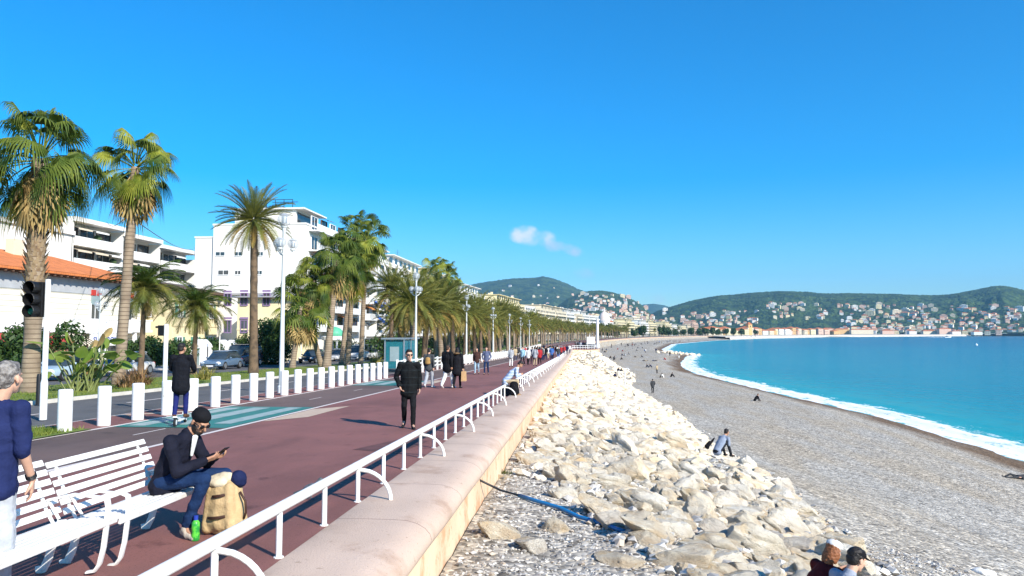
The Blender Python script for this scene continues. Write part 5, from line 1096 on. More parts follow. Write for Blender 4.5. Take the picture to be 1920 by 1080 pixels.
# big white pole, white notice board, beach shower
p = P(4.3, 199, 0); b = MB(); zt = onY(1117, 598, 199).z - p.z; b.lathe([(.45, 0), (.4, 1), (.33, zt), (0, zt + .02)], (0, 0, 0), 12); tag(b.build('pole', WHITE, None, p, smooth='auto'), 'thick white mast at the far bend of the wall', 'pole')
p = onY(1108, 654, 183); t = empty('notice_board', (p.x, 183, zg(183)), 0, 'white board on a stand beside the crowd at the bend', 'sign'); b = MB(); b.bx(-1.0, 1.0, -.05, .05, 1.2, 3.0); b.build('panel', WHITE, t)
for x in (-.8, .8): b = MB(); b.bx(x - .05, x + .05, .05, .12, 0, 2.9); b.build('leg', WHITE, t)
p = on_beach(1172, 730); t = empty('beach_shower', p, 0, 'white shower post with a bent head on the pebbles below the boulders', 'shower'); b = MB(); b.lathe([(.12, -.1), (.12, .1), (.07, .12), (.06, 2.0)], (0, 0, 0), 10); b.tube([(0, 0, 2.0), (.05, 0, 2.2), (.25, 0, 2.28), (.4, 0, 2.2)], .04, 8); b.build('post', WHITE, t, smooth='auto'); b = MB(); b.lathe([(.12, 0), (.05, .08), (0, .1)], (.4, 0, 2.1), 10); b.build('shower_head', WHITE, t); b = MB(); b.bx(-.6, .6, -.6, .6, -.12, .03); b.build('base_plate', m_quay, t)
# hose and black feed line across the gravel
def ground_line(name, pix, r, mat, lab, lift):
    pts = []
    for (px, py) in pix: q = on_beach(px, py); pts.append(Vector((q.x, q.y, q.z + lift)))
    b = MB(); b.tube(pts, r, 8); tag(b.build(name, mat, None, smooth=True), lab, name)
ground_line('hose', [(972, 934), (1000, 943), (1020, 949), (1050, 958), (1085, 975), (1120, 985), (1138, 990), (1158, 999), (1172, 1003)], .032, M('blue_hose', (.012, .17, .42), .4), 'blue hose lying over the gravel towards the boulders', .05)
q0 = onX(903, 899, -1.62); q1 = on_beach(972, 934); b = MB(); b.tube([q0 + Vector((-.1, 0, .02)), q0.lerp(q1, .5) + Vector((0, 0, -.02)), q1 + Vector((0, 0, .05))], .018, 6); tag(b.build('cable', BLACK, None, smooth=True), 'thin black cable running from the sea wall to the blue hose', 'cable')
# motor boat with wake and a buoy
p = onY(1776, 635, 1450); p.z = SEA; t = empty('motor_boat', (p.x, 1450, SEA), R(12), 'white motor boat crossing the bay before the harbour', 'boat'); b = MB(); b.raw([(-6, -1.5, 0), (-6, 1.5, 0), (3, 1.7, 0), (3, -1.7, 0), (8, 0, 0), (-6, -1.8, 1.5), (-6, 1.8, 1.5), (3, 2, 1.9), (3, -2, 1.9), (9, 0, 2.3)], [(0, 1, 6, 5), (1, 2, 7, 6), (0, 5, 8, 3), (2, 4, 9, 7), (3, 8, 9, 4), (5, 6, 7, 8), (7, 9, 8)]); b.build('hull', WHITE, t); b = MB(); b.box((-.5, 0, 2.6), (4.5, 2.4, 1.8), 0, None, .75); b.build('cabin', [GLASS], t); b = MB(); b.box((-.5, 0, 3.6), (4.4, 2.4, .2)); b.tube([(-1, 0, 3.6), (-1, 0, 6)], .06, 6); b.build('roof', WHITE, t)
b = MB(); rg = random.Random(2)
for k in range(60): x = -8 - rg.random() * 26; y = rg.gauss(0, 1) * (1 + (-x - 8) * .08); b.ball((x, y, 0), rg.uniform(.3, .9), 6, 0, (1.6, 1, .35))
o = b.build('wake', M('foam', (.85, .88, .9), .9), None, (p.x, 1450, SEA + .05), R(12)); tag(o, 'white foam wake trailing the motor boat', 'wake', kind='stuff')
p = onY(1831, 651, 560); b = MB(); b.ball((0, 0, .2), .9, 12); b.lathe([(.35, .8), (.2, 1.6), (0, 1.7)], (0, 0, 0), 8); tag(b.build('buoy', WHITE, None, (p.x, 560, SEA), smooth=True), 'small white buoy floating right of the bay', 'buoy')
# ------------------------------------------------------------------ boulders, stones and gravel below the wall
def rockM(name, a, c, sc_):
    m = M(name, a, .88, scale=sc_, col2=c, c2amt=(.40, .62), detail=9); grime(m, 1.1, (.97, .84, .64), .52, .68); grime(m, 6, (.90, .82, .70), .58, .70); grime(m, 22, (.55, .46, .38), .64, .70); n, l = m.node_tree.nodes, m.node_tree.links; b = n['Principled BSDF']; tc = n['Texture Coordinate']
    h = None
    for sc2, dist, rough_ in ((3.5, .11, .7), (15, .035, .75)):
        no = n.new('ShaderNodeTexNoise'); no.inputs['Scale'].default_value = sc2; no.inputs['Detail'].default_value = 8; no.inputs['Roughness'].default_value = rough_; l.new(tc.outputs['Object'], no.inputs['Vector']); bp = n.new('ShaderNodeBump'); bp.inputs['Strength'].default_value = .9; bp.inputs['Distance'].default_value = dist; l.new(no.outputs['Fac'], bp.inputs['Height'])
        if h: l.new(h, bp.inputs['Normal'])
        h = bp.outputs[0]
    l.new(h, b.inputs['Normal']); return m
RM = [rockM('pale_limestone', (.80, .735, .61), (.66, .575, .44), 1.7), rockM('cream_limestone', (.78, .69, .53), (.63, .50, .34), 1.4), rockM('yellowish_limestone', (.70, .57, .39), (.78, .70, .56), 1.9), rockM('grey_limestone', (.68, .62, .52), (.53, .46, .37), 1.6)]
def rock_mesh(seed, sub, name='boulder'):
    rg = random.Random(seed); bm = bmesh.new(); bmesh.ops.create_icosphere(bm, subdivisions=sub, radius=1)
    pl = [(Vector((rg.gauss(0, 1), rg.gauss(0, 1), rg.gauss(0, 1))).normalized(), rg.uniform(.42, .78)) for _ in range(17)]
    for v in bm.verts:
        for n, d in pl:
            e = v.co.dot(n) - d
            if e > 0: v.co -= n * e * .94
        v.co *= 1 + .13 * mn.noise(v.co * 2.0 + Vector((seed, 0, 0))) + (.05 * mn.noise(v.co * 5 + Vector((0, seed, 0))) - .07 * max(0, .22 - abs(mn.noise(v.co * 3.1 + Vector((seed, seed, 0))))) / .22 + .03 * mn.noise(v.co * 13) + .02 * mn.noise(v.co * 24) if sub > 2 else 0)
    me = bpy.data.meshes.new(name); bm.to_mesh(me); bm.free()
    me.polygons.foreach_set('use_smooth', [True] * len(me.polygons)); me.set_sharp_from_angle(angle=R(28)); return me
RK = []
for k in range(16):
    for mi in ((0, 1) if k % 2 else (1, 2) if k % 3 else (0, 3)):
        me = rock_mesh(k, 4); me.materials.append(RM[mi]); RK.append((me, mi))
KEEP = []
for (px, py) in ((1558, 1205), (1345, 859)):
    q = meet(px, py, lambda x, y: zbeach(x, y) + .05, 6); KEEP.append((q.x, q.y))
rg = random.Random(21); placed = []; cell = {}
def try_place(X, Y, r, f=.60):
    ci, cj = int(X // 1.6), int(Y // 1.6)
    for a in (-1, 0, 1):
        for c in (-1, 0, 1):
            for (x, y, q) in cell.get((ci + a, cj + c), ()):
                if (x - X) ** 2 + ((y - Y)) ** 2 < (f * (r + q)) ** 2: return False
    cell.setdefault((ci, cj), []).append((X, Y, r)); placed.append((X, Y, r)); return True
for r0, r1, n in ((.46, .66, 260), (.30, .46, 3600), (.20, .30, 11000), (.12, .20, 16000)):
    for _ in range(n):
        Y = 7.2 + (rg.random() ** 1.25) * 97; a, c = shelf(Y), toe(Y)
        if c < a + 1: continue
        u = rg.random(); X = lerp(a - .35, c + .25, u); r = rg.uniform(r0, r1)
        if u < .22 and Y < 17 and rg.random() < .8: continue
        if r > .45 and (u < .14 or Y < 9.5 and u < .35): continue
        if any((X - a_) ** 2 + (Y - c_) ** 2 < 1.1 or (abs(X * c_ / Y - a_) < .55 and c_ * .72 < Y < c_) for a_, c_ in KEEP): continue
        try_place(X, Y, r)
for (px, py, r) in ((1062, 873, .30), (1090, 893, .42), (1060, 935, .34), (1135, 968, .45), (945, 1005, .42), (1040, 995, .36), (1003, 1030, .27), (985, 893, .24), (940, 897, .25), (1015, 900, .16), (1210, 1005, .5), (1290, 1060, .5), (1160, 1055, .34)):
    q = on_beach(px, py); placed.append((q.x, q.y, r))
for (px, py, r) in ((1275, 787, .55), (1288, 822, .42), (1262, 800, .3)): q = on_beach(px, py); placed.append((q.x, q.y, r))
placed.sort(key=lambda p: -p[2] / math.hypot(p[0], p[1]))
sizew = lambda r: 'large' if r > .6 else 'middling' if r > .4 else 'small'
colw = ['pale', 'cream', 'yellowish', 'greyish']
def rock_matrix(X, Y, r):
    sx, sy, sz = rg.uniform(.95, 1.5), rg.uniform(.72, 1.05), rg.uniform(.42, .66)
    return (Matrix.Translation((X, Y, zbeach(X, Y) + r * sz * rg.uniform(.0, .42))) @ Euler((rg.uniform(-.25, .25), R(16) + rg.uniform(-.3, .3), rg.uniform(-.9, .3))).to_matrix().to_4x4() @ Matrix.Diagonal((r * sx, r * sy, r * sz, 1)))
for X, Y, r in placed[:290]:
    me, mi = rg.choice(RK); o = link_mesh('boulder', me); o.matrix_world = rock_matrix(X, Y, r); f = (X - shelf(Y)) / max(.5, toe(Y) - shelf(Y))
    where = 'lying on the gravel under the sea wall' if f < .12 else 'along the foot of the bank by the pebbles' if f > .85 else 'heaped in the near part of the bank' if Y < 14 else 'heaped in the middle of the bank'
    tag(o, f'{sizew(r)} {colw[mi]} limestone boulder {where}', 'boulder', 'limestone boulders below the sea wall')
LR = [rock_mesh(50 + k, 2) for k in range(6)]; LV = [(np.array([v.co for v in m.vertices]), [tuple(p.vertices) for p in m.polygons]) for m in LR]
b = MB()
for X, Y, r in placed[290:]:
    V, Fs = rg.choice(LV); mt = np.array(rock_matrix(X, Y, r)); b.raw((V @ mt[:3, :3].T + mt[:3, 3]).tolist(), Fs, rg.choice([0, 0, 1, 1, 2, 3]))
o = b.build('boulders', RM, fix=False); o.data.polygons.foreach_set('use_smooth', [True] * len(o.data.polygons)); o.data.set_sharp_from_angle(angle=R(30)); tag(o, 'pale limestone boulders filling the rest of the bank below the sea wall', 'boulders', kind='stuff')
# the far groyne of rocks at the spit and the rocky patch by the bend
b = MB()
for k in range(70):
    u = rg.random(); Y = rg.uniform(296, 314); X = lerp(xs(Y) - 12, xs(Y) + 4, u); V, Fs = rg.choice(LV); r = rg.uniform(.5, 1.3); mt = np.array(Matrix.Translation((X, Y, max(SEA, zbeach(X, Y)) + .2)) @ Euler((0, 0, rg.random() * 6)).to_matrix().to_4x4() @ Matrix.Diagonal((r, r * .8, r * .7, 1))); b.raw((V @ mt[:3, :3].T + mt[:3, 3]).tolist(), Fs, rg.choice([1, 2, 3]))
tag(b.build('groyne_rocks', RM, fix=False), 'low rock groyne running into the water at the spit', 'rocks', kind='stuff')
b = MB()
for k in range(620):
    Y = rg.uniform(104, 186); X = rg.uniform(-1.5, 7 + 3 * math.sin((Y - 104) / 82 * 3.14)); V, Fs = rg.choice(LV); r = rg.uniform(.35, .95); mt = np.array(Matrix.Translation((X, Y, zbeach(X, Y) + .1)) @ Euler((0, 0, rg.random() * 6)).to_matrix().to_4x4() @ Matrix.Diagonal((r, r * .8, r * .6, 1))); b.raw((V @ mt[:3, :3].T + mt[:3, 3]).tolist(), Fs, rg.choice([0, 0, 1, 2]))
tag(b.build('boulder_patch', RM, fix=False), 'far patch of pale boulders on the beach below the bend', 'rocks', kind='stuff')
# loose stones and gravel
PM = [M('grey_pebble', (.42, .40, .37), .8), M('pale_pebble', (.62, .59, .53), .8), M('dark_pebble', (.20, .19, .18), .8), M('tan_pebble', (.50, .42, .33), .8)]
cube = [(np.array(Euler((a, c, d)).to_matrix()) @ np.array([(1, .2, 0), (-1, .1, 0), (.1, .8, 0), (-.1, -.8, 0), (0, 0, .55), (.1, 0, -.55), (.6, .55, .25), (-.6, -.5, .25)]).T).T for a, c, d in ((0, 0, 0), (.3, .2, 1), (.1, .4, 2), (-.3, .2, 4), (.2, -.3, 5))]
fo = [(0, 6, 4), (6, 2, 4), (2, 1, 4), (1, 7, 4), (7, 3, 4), (3, 0, 4), (6, 0, 5), (2, 6, 5), (1, 2, 5), (7, 1, 5), (3, 7, 5), (0, 3, 5)]
b = MB()
for k in range(15000):
    Y = 6.3 + 11 * rg.random() ** 1.4; X = rg.uniform(-1.55, toe(Y) + 3.0); r = rg.choice([rg.uniform(.010, .024)] * 5 + [rg.uniform(.02, .045)]) * (.8 + Y / 22); b.raw((rg.choice(cube) * r + (X, Y, zbeach(X, Y) + r * .2)).tolist(), fo, rg.choice([0, 0, 0, 1, 1, 2, 3]))
for k in range(2600):
    Y = 7 + 60 * rg.random() ** 1.5; X = rg.uniform(shelf(Y) - .6, toe(Y) + .8); r = rg.uniform(.05, .15); b.raw((rg.choice(cube) * r + (X, Y, zbeach(X, Y) + r * .3)).tolist(), fo, rg.choice([1, 1, 3, 0]))
tag(b.build('gravel', PM, fix=False), 'loose grey and pale pebbles over the gravel by the sea wall', 'gravel', kind='stuff')
# little weeds by the wall foot
for (px, py, sz, lab) in ((948, 888, .10, 'small green weed at the foot of the sea wall'), (1050, 884, .10, 'dry weed tuft beside a pale stone')):
    q = on_beach(px, py); b = MB()
    for k in range(60): a = rg.random() * 6.28; s = Vector((math.cos(a), math.sin(a), 0)) * .008; t = Vector((rg.gauss(0, 1) * sz, rg.gauss(0, 1) * sz, rg.uniform(.5, 1.4) * sz)); o_ = Vector((rg.gauss(0, .06), rg.gauss(0, .06), 0)); b.face([o_ - s, o_ + s, o_ + t])
    tag(b.build('weed', m_leaf2, None, q, fix=False), lab, 'plant')
# ------------------------------------------------------------------ people
def v3(*a): return Vector(a)
def pcap(b, p0, r0, p1, r1, side=None, n=12):
    """tapered capsule; r may be (side, front) for an oval section"""
    p0, p1 = Vector(p0), Vector(p1); d = p1 - p0; L = d.length; d = d / L if L > 1e-6 else v3(0, 0, 1)
    a = Vector(side) if side is not None else d.orthogonal(); a = (a - d * a.dot(d)).normalized(); c = d.cross(a)
    R0 = r0 if isinstance(r0, tuple) else (r0, r0); R1 = r1 if isinstance(r1, tuple) else (r1, r1); V = []; rows = []
    for (p, Rr, sg, an) in [(p0, R0, -1, q) for q in (80, 50, 22)] + [(p0, R0, -1, 0), (p1, R1, 1, 0)] + [(p1, R1, 1, q) for q in (22, 50, 80)]:
        c_, s_ = math.cos(R(an)), math.sin(R(an)); o = p + d * sg * s_ * min(Rr)
        for k in range(n): t = 2 * math.pi * k / n; V.append(o + a * math.cos(t) * Rr[0] * c_ + c * math.sin(t) * Rr[1] * c_)
    N = len(V) // n; Fs = [(i * n + k, i * n + (k + 1) % n, (i + 1) * n + (k + 1) % n, (i + 1) * n + k) for i in range(N - 1) for k in range(n)] + [tuple(range(n))[::-1], tuple(range((N - 1) * n, N * n))]
    b.raw(V, Fs)
def pell(b, c, r, Rm=None): S = Matrix.Diagonal(Vector(r)); b.lathe([(max(1e-4, math.sin(math.pi * i / 8)), -math.cos(math.pi * i / 8)) for i in range(9)], c, 14, 0, (Rm @ S) if Rm is not None else S)
def remesh(b, vox, smooth=3, name='body', ruffle=0.0, rs=9.0):
    me = b.mesh('tmp', []); o = bpy.data.objects.new('tmp', me); COL.objects.link(o)
    m = o.modifiers.new('r', 'REMESH'); m.mode = 'VOXEL'; m.voxel_size = vox; m.adaptivity = 0
    if smooth: s = o.modifiers.new('s', 'SMOOTH'); s.factor = .5; s.iterations = smooth
    dg = bpy.context.evaluated_depsgraph_get(); out = bpy.data.meshes.new_from_object(o.evaluated_get(dg)); out.name = name; bpy.data.objects.remove(o); bpy.data.meshes.remove(me)
    out.polygons.foreach_set('use_smooth', [True] * len(out.polygons))
    if ruffle:
        ns = [Vector(v.normal) for v in out.vertices]
        for v, n in zip(out.vertices, ns): v.co += n * ruffle * (.8 * mn.noise(v.co * rs) + .5 * mn.noise(Vector((v.co.x * 4, v.co.y * 4, v.co.z * rs * 2.2))) + .9 * (.35 - abs(mn.noise(Vector((v.co.x * 7 + v.co.z * 5, v.co.y * 7 - v.co.z * 4, v.co.z * 9))))))
    return out
def hand_prims(w, d, n, thumb, curl=.35):
    """five fingers: w wrist, d pointing direction, n way the palm faces, thumb = +1/-1 side of d x n"""
    w, d, n = Vector(w), Vector(d).normalized(), Vector(n); n = (n - d * n.dot(d)).normalized(); lat = d.cross(n) * thumb; P_ = []
    for i in range(4):
        kx = (1.5 - i) * .0195; kn = w + d * (.088 - abs(i - 1.2) * .004) + lat * kx; P_.append(('c', w + lat * kx * .6 + d * .01, .015, kn, .0125))
        p, L = kn, (.072, .080, .074, .058)[i]; a = 0
        for s, f in enumerate((.45, .32, .25)):
            a += curl * (.7 + .25 * s + .08 * i); q = p + (d * math.cos(a) + n * math.sin(a) + lat * kx * 1.2).normalized() * L * f; P_.append(('c', p, .0098 - s * .001, q, .0088 - s * .001)); p = q
    p = w + d * .022 + lat * .026; q = p + (d * .62 + lat * .62 + n * .35).normalized() * .045; r_ = q + (d * .85 + lat * .15 + n * .45).normalized() * .034; P_ += [('c', w, .018, p, .015), ('c', p, .0145, q, .011), ('c', q, .0105, r_, .0085)]
    return P_
def head_prims(c, Rm, k=1.0):
    def T(x, y, z): return Vector(c) + Rm @ (Vector((x, y, z)) * k)
    e = lambda p, r: ('e', T(*p), tuple(q * k for q in r), Rm)
    return [e((0, -.008, .032), (.074, .094, .086)), e((0, .028, -.03), (.060, .064, .082)), e((0, .052, -.088), (.036, .032, .026)), ('c', T(0, .090, .014), .009 * k, T(0, .113, -.026), .0145 * k), e((0, .08, .026), (.050, .015, .012)),
            e((.078, -.006, -.008), (.010, .020, .033)), e((-.078, -.006, -.008), (.010, .020, .033)), e((0, .086, -.058), (.026, .012, .010)), e((.035, .062, -.02), (.026, .025, .026)), e((-.035, .062, -.02), (.026, .025, .026))]
def hair_prims(c, Rm, k=1.0, style='short'):
    def T(x, y, z): return Vector(c) + Rm @ (Vector((x, y, z)) * k)
    e = lambda p, r: ('e', T(*p), tuple(q * k for q in r), Rm)
    L = [e((0, -.022, .048), (.081, .094, .084)), e((0, -.05, -.005), (.075, .060, .075)), e((0, .035, .088), (.055, .045, .030))]
    if style == 'long': L += [e((0, -.06, -.09), (.085, .05, .12)), e((.07, -.02, -.05), (.025, .05, .10)), e((-.07, -.02, -.05), (.025, .05, .10))]
    if style == 'bald': L = []
    return L
def put(b, prims):
    for p in prims:
        if p[0] == 'c': pcap(b, p[1], p[2], p[3], p[4], p[5] if len(p) > 5 else None)
        else: pell(b, p[1], p[2], p[3] if len(p) > 3 else None)
def stand(h=1.75, stride=.0, swing=.0, armR=None, armL=None, lean=0.0, yaw=0.0, nod=0.0, flip=1):
    k = h / 1.75; s = stride / 2 * flip; V = lambda x, y, z: Vector((x, y, z)) * k
    J = dict(k=k, pelvis=V(0, 0, .95), chest=V(0, lean * .5, 1.25), neck=V(0, lean, 1.47), head=V(0, lean * 1.25 + .025, 1.62), yaw=yaw, nod=nod)
    for sd, x in (('R', 1), ('L', -1)):
        f = s * x; back = f < 0
        J['hip' + sd] = V(.088 * x, 0, .91); J['kn' + sd] = V(.10 * x, f * .45 + (.06 if stride else .02) + (.03 if back else 0), .50); J['an' + sd] = V(.10 * x, f * 1.1 - .02, .085 + (.07 if back and stride > .25 else 0)); J['toe' + sd] = V(.13 * x, f * 1.1 + .15, .035 if not (back and stride > .25) else .04) 
        sw = -swing * x * flip; J['sh' + sd] = V(.185 * x, lean * .95, 1.41); J['el' + sd] = V(.235 * x, lean * .8 - .04 + sw * .4, 1.12); J['wr' + sd] = V(.235 * x, lean * .7 + .06 + sw, .88); J['hd' + sd] = V(0, .25 + sw * .5, -1)
        a = armR if sd == 'R' else armL
        if a == 'pocket': J['el' + sd] = V(.285 * x, -.06, 1.13); J['wr' + sd] = V(.20 * x, .08, .93); J['hd' + sd] = V(-.5 * x, .4, -1)
        if a == 'phone': J['el' + sd] = V(.23 * x, .03, 1.12); J['wr' + sd] = V(.09 * x, .27, 1.20); J['hd' + sd] = V(-.5 * x, .6, .5)
        if a == 'fwd': J['el' + sd] = V(.25 * x, .12, 1.15); J['wr' + sd] = V(.21 * x, .36, 1.08); J['hd' + sd] = V(0, 1, -.1)
        if a == 'bag': J['el' + sd] = V(.23 * x, -.02, 1.12); J['wr' + sd] = V(.27 * x, .02, .86); J['hd' + sd] = V(0, .05, -1)
    return J
def sit(h=1.75, seat=.42, spread=.14, fold=0.10, low=False, yaw=0.0, nod=.5):
    k = h / 1.75; V = lambda x, y, z: Vector((x, y, z)) * k; s = seat / k
    J = dict(k=k, pelvis=V(0, 0, s + .12), chest=V(0, .10 + fold, s + .40), neck=V(0, .17 + fold * 2, s + .60), head=V(0, .25 + fold * 2.2, s + .73), yaw=yaw, nod=nod)
    for sd, x in (('R', 1), ('L', -1)):
        J['hip' + sd] = V(.09 * x, .02, s + .10); J['kn' + sd] = V(spread * x, .44 if not low else .40, s + .12 if not low else s + .44); J['an' + sd] = V(spread * x, .40 if not low else .62, .085); J['toe' + sd] = V(spread * 1.15 * x, .56 if not low else .78, .035)
        J['sh' + sd] = V(.18 * x, .16 + fold * 1.8, s + .54); J['el' + sd] = V(.22 * x, .26 + fold, s + .30); J['wr' + sd] = V(.06 * x, .42 + fold, s + .36 if not low else s + .48); J['hd' + sd] = V(-.4 * x, .8, .2)
    return J
def lie(h=1.7):
    V = lambda x, y, z: Vector((x, y, z)) * (h / 1.75); J = dict(k=h / 1.75, pelvis=V(0, 0, .12), chest=V(0, -.32, .15), neck=V(0, -.53, .16), head=V(0, -.68, .22), yaw=0, nod=-.9)
    for sd, x in (('R', 1), ('L', -1)): J['hip' + sd] = V(.09 * x, .05, .11); J['kn' + sd] = V(.12 * x, .46, .26 if x > 0 else .12); J['an' + sd] = V(.13 * x, .86, .08); J['toe' + sd] = V(.16 * x, .93, .2); J['sh' + sd] = V(.18 * x, -.47, .14); J['el' + sd] = V(.26 * x, -.22, .10); J['wr' + sd] = V(.20 * x, .02, .12); J['hd' + sd] = V(0, 1, 0)
    return J
def prims_of(J, hem=.06, puff=1.0, leg=1.0, style='short', sleeve=1.0, hands=True, curl=.4):
    """prims by region; hem = how far below the pelvis the top reaches"""
    k = J['k']; Rm = (Euler((0, 0, J['yaw'])).to_matrix() @ Euler((-J['nod'], 0, 0)).to_matrix()); S = (J['shR'] - J['shL']).normalized(); pv, ch, nk, hd = J['pelvis'], J['chest'], J['neck'], J['head']; up = (nk - pv).normalized()
    skin = head_prims(hd, Rm, k) + [('c', hd + Rm @ Vector((0, -.022, -.06)) * k, .054 * k, nk + up * -.02, .058 * k), ('c', pv, (.13 * k, .085 * k), ch, (.15 * k, .09 * k), S), ('c', ch, (.15 * k, .09 * k), nk - up * .07 * k, (.10 * k, .06 * k), S)]
    top = [('c', pv + up * .03 * k, (.162 * k * puff, .118 * k * puff), ch, (.182 * k * puff, .125 * k * puff), S), ('c', ch, (.182 * k * puff, .125 * k * puff), nk - up * .075 * k, (.125 * k, .085 * k), S), ('c', nk - up * .05 * k, (.075 * k, .07 * k), nk + up * .0 * k, (.064 * k, .062 * k), S)]
    bot = [('c', pv - up * .0, (.150 * k, .112 * k), pv - up * .05 * k, (.150 * k, .112 * k), S)]; shoe = []; prm = {}
    if hem: top.append(('c', pv, (.170 * k * puff, .125 * k * puff), pv + Vector((0, 0, -hem * k)) if abs(up.z) > .5 else pv - up * hem * k, (.182 * k * puff, .140 * k * puff), S))
    for sd, x in (('R', 1), ('L', -1)):
        sh, el, wr, hp, kn, an, to = (J[q + sd] for q in ('sh', 'el', 'wr', 'hip', 'kn', 'an', 'toe'))
        skin += [('c', sh, .045 * k, el, .038 * k), ('c', el, .040 * k, wr, .026 * k), ('c', hp, .07 * k, kn, .05 * k), ('c', kn, .05 * k, an, .036 * k), ('c', an, .034 * k, lerp(an, to, .75), .022 * k)]
        if hands: n_ = J.get('pn' + sd, Vector((-x, .2, 0))); skin += hand_prims(wr, J['hd' + sd], n_, J.get('th' + sd, -x), curl)
        else: skin += [('c', wr, .03 * k, wr + J['hd' + sd].normalized() * .12 * k, .022 * k)]
        e1 = lerp(el, wr, .92) if sleeve >= 1 else lerp(el, wr, sleeve)
        top += [('c', nk - up * .07 * k, .058 * k, sh, .064 * k), ('c', sh, .066 * k * puff, el, .053 * k * puff), ('c', el, .053 * k * puff, e1, .044 * k * puff)]
        bot += [('c', hp, .086 * k, kn, .064 * k * leg), ('c', kn, .064 * k * leg, lerp(kn, an, .94), .050 * k * leg)]
        dd = to - an; hl = an + Vector((0, 0, -.045 * k)) - dd.normalized() * .035 * k; shoe.append([('c', hl, .040 * k, lerp(an, to, .95) + Vector((0, 0, -.012 * k)), .034 * k), ('c', an + Vector((0, 0, -.01)), .046 * k, an + Vector((0, 0, -.04 * k)) + dd * .3, .042 * k)])
    return dict(skin=skin, top=top, bottom=bot, shoe=shoe, hair=hair_prims(hd, Rm, k, style), Rm=Rm)
def person(loc, rz, label, J, mats, vox=.014, ruffle=.006, group=None, topname='jacket', botname='trousers', **kw):
    sk, hr, tp, bt, sh = mats; t = empty('person', loc, rz, label, 'person', group); D = prims_of(J, **kw)
    def part(n, pr, m, v, ru=0.0, sm=3, rs=9.0):
        b = MB(); put(b, pr); me = remesh(b, v, sm, n, ru, rs); me.materials.append(m); return link_mesh(n, me, t)
    part('body', D['skin'], sk, min(vox, .009), 0, 1 if vox < .01 else 1); part(topname, D['top'], tp, vox, ruffle); part(botname, D['bottom'], bt, vox, ruffle * .8)
    for s in D['shoe']: part('shoe', s, sh, min(vox, .012))
    if D['hair']: part('hair', D['hair'], hr, min(vox, .007), .0075, 1, 38)
    return t, D
def shades(t, J, D, m=None):
    b = MB(); k = J['k']; T = lambda x, y, z: J['head'] + D['Rm'] @ (Vector((x, y, z)) * k)
    for x in (-1, 1): b.ball(T(.034 * x, .092, .006), .028 * k, 10, 0, (1, .35, .78), D['Rm']); b.tube([T(.062 * x, .082, .012), T(.08 * x, -.005, .006)], .005, 5)
    b.tube([T(-.02, .102, .012), T(.02, .102, .012)], .005, 5); b.build('sunglasses', m or M('dark_lens', (.01, .01, .012), .1), t, smooth=True)
black_c, navy_c, jean = CM('black_cloth', (.010, .010, .012)), CM('navy_cloth', (.012, .018, .060)), CM('blue_denim', (.012, .030, .085))
hairdk, hairbr = M('dark_hair', (.014, .011, .010), .55, .3, 40, .4, 60), M('brown_hair', (.06, .035, .02), .6, .3, 40, .4, 60)
hairgr = M('grey_hair', (.30, .28, .26), .6, scale=26, col2=(.09, .08, .075), c2amt=(.38, .62), bump=.7, bscale=70)
wht_c, gry_c, khk = CM('white_cloth', (.70, .69, .66)), CM('grey_cloth', (.34, .36, .39)), CM('khaki_cloth', (.42, .33, .21)); dk_shoe, wh_shoe, tan_shoe = CM('dark_shoe', (.02, .02, .022)), CM('white_shoe', (.65, .64, .62)), CM('beige_shoe', (.45, .39, .32))
# 1 the man cut by the left edge, seen from behind
J = stand(1.74, 0, 0, yaw=R(-8)); J['head'] += v3(.085, .0, 0); J['neck'] += v3(.04, 0, 0); J['elR'] += v3(-.01, .02, 0); J['wrR'] += v3(-.01, .06, 0); J['hdR'] = v3(-.1, .25, -1); J['pnR'] = v3(-.9, -.3, 0)
t, D = person((-4.13, 4.93, zg(4.9)), R(10), 'grey haired man in a navy sweater seen from behind at the left edge', J, (SKIN, hairgr, CM('navy_sweater', (.016, .024, .085)), CM('grey_joggers', (.40, .42, .45)), dk_shoe), .008, .014, topname='sweater', sleeve=.12, hem=.10, puff=1.04, leg=1.15, curl=.28)
b = MB()
for f, m in ((.78, 0), (.83, 0), (.87, 0)):
    c = lerp(J['elR'], J['wrR'], f + .04); d = (J['wrR'] - J['elR']).normalized(); a = d.orthogonal().normalized(); e = d.cross(a); b.tube([c + (a * math.cos(q * .5236) + e * math.sin(q * .5236)) * .033 for q in range(13)], .005, 5)
b.build('bracelet', BLACK, t)
# 2 the man with the phone on the bench
V = lambda x, y, z: Vector((x, y, z))
J = dict(k=1.0, pelvis=V(0, 0, .53), chest=V(.0, .10, .78), neck=V(-.02, .21, .985), head=V(-.03, .315, 1.10), yaw=R(-24), nod=.62, hipR=V(.10, .02, .53), hipL=V(-.10, .02, .53), knR=V(.13, .46, .575), knL=V(-.27, .47, .55), anR=V(.10, .27, .10), anL=V(-.30, .36, .10), toeR=V(.17, .40, .035), toeL=V(-.34, .52, .035),
         shR=V(.185, .14, .925), shL=V(-.185, .17, .925), elR=V(.245, .25, .66), elL=V(-.23, .29, .66), wrR=V(.055, .42, .735), wrL=V(-.10, .44, .745), hdR=V(-.45, .85, .28), hdL=V(.05, .95, .22), pnR=V(-.55, -.15, .85), pnL=V(.45, -.1, .9), thR=-1, thL=1)
t, D = person((-4.03, 7.02, zg(7)), R(-90), 'man in black jacket, beanie and sunglasses sitting on the bench looking at his phone', J, (SKIN2, hairdk, CM('black_navy_jacket', (.011, .012, .022)), jean, tan_shoe), .008, .014, hem=.05, puff=1.03, style='bald', curl=.42)
shades(t, J, D); T = lambda x, y, z: J['head'] + D['Rm'] @ Vector((x, y, z))
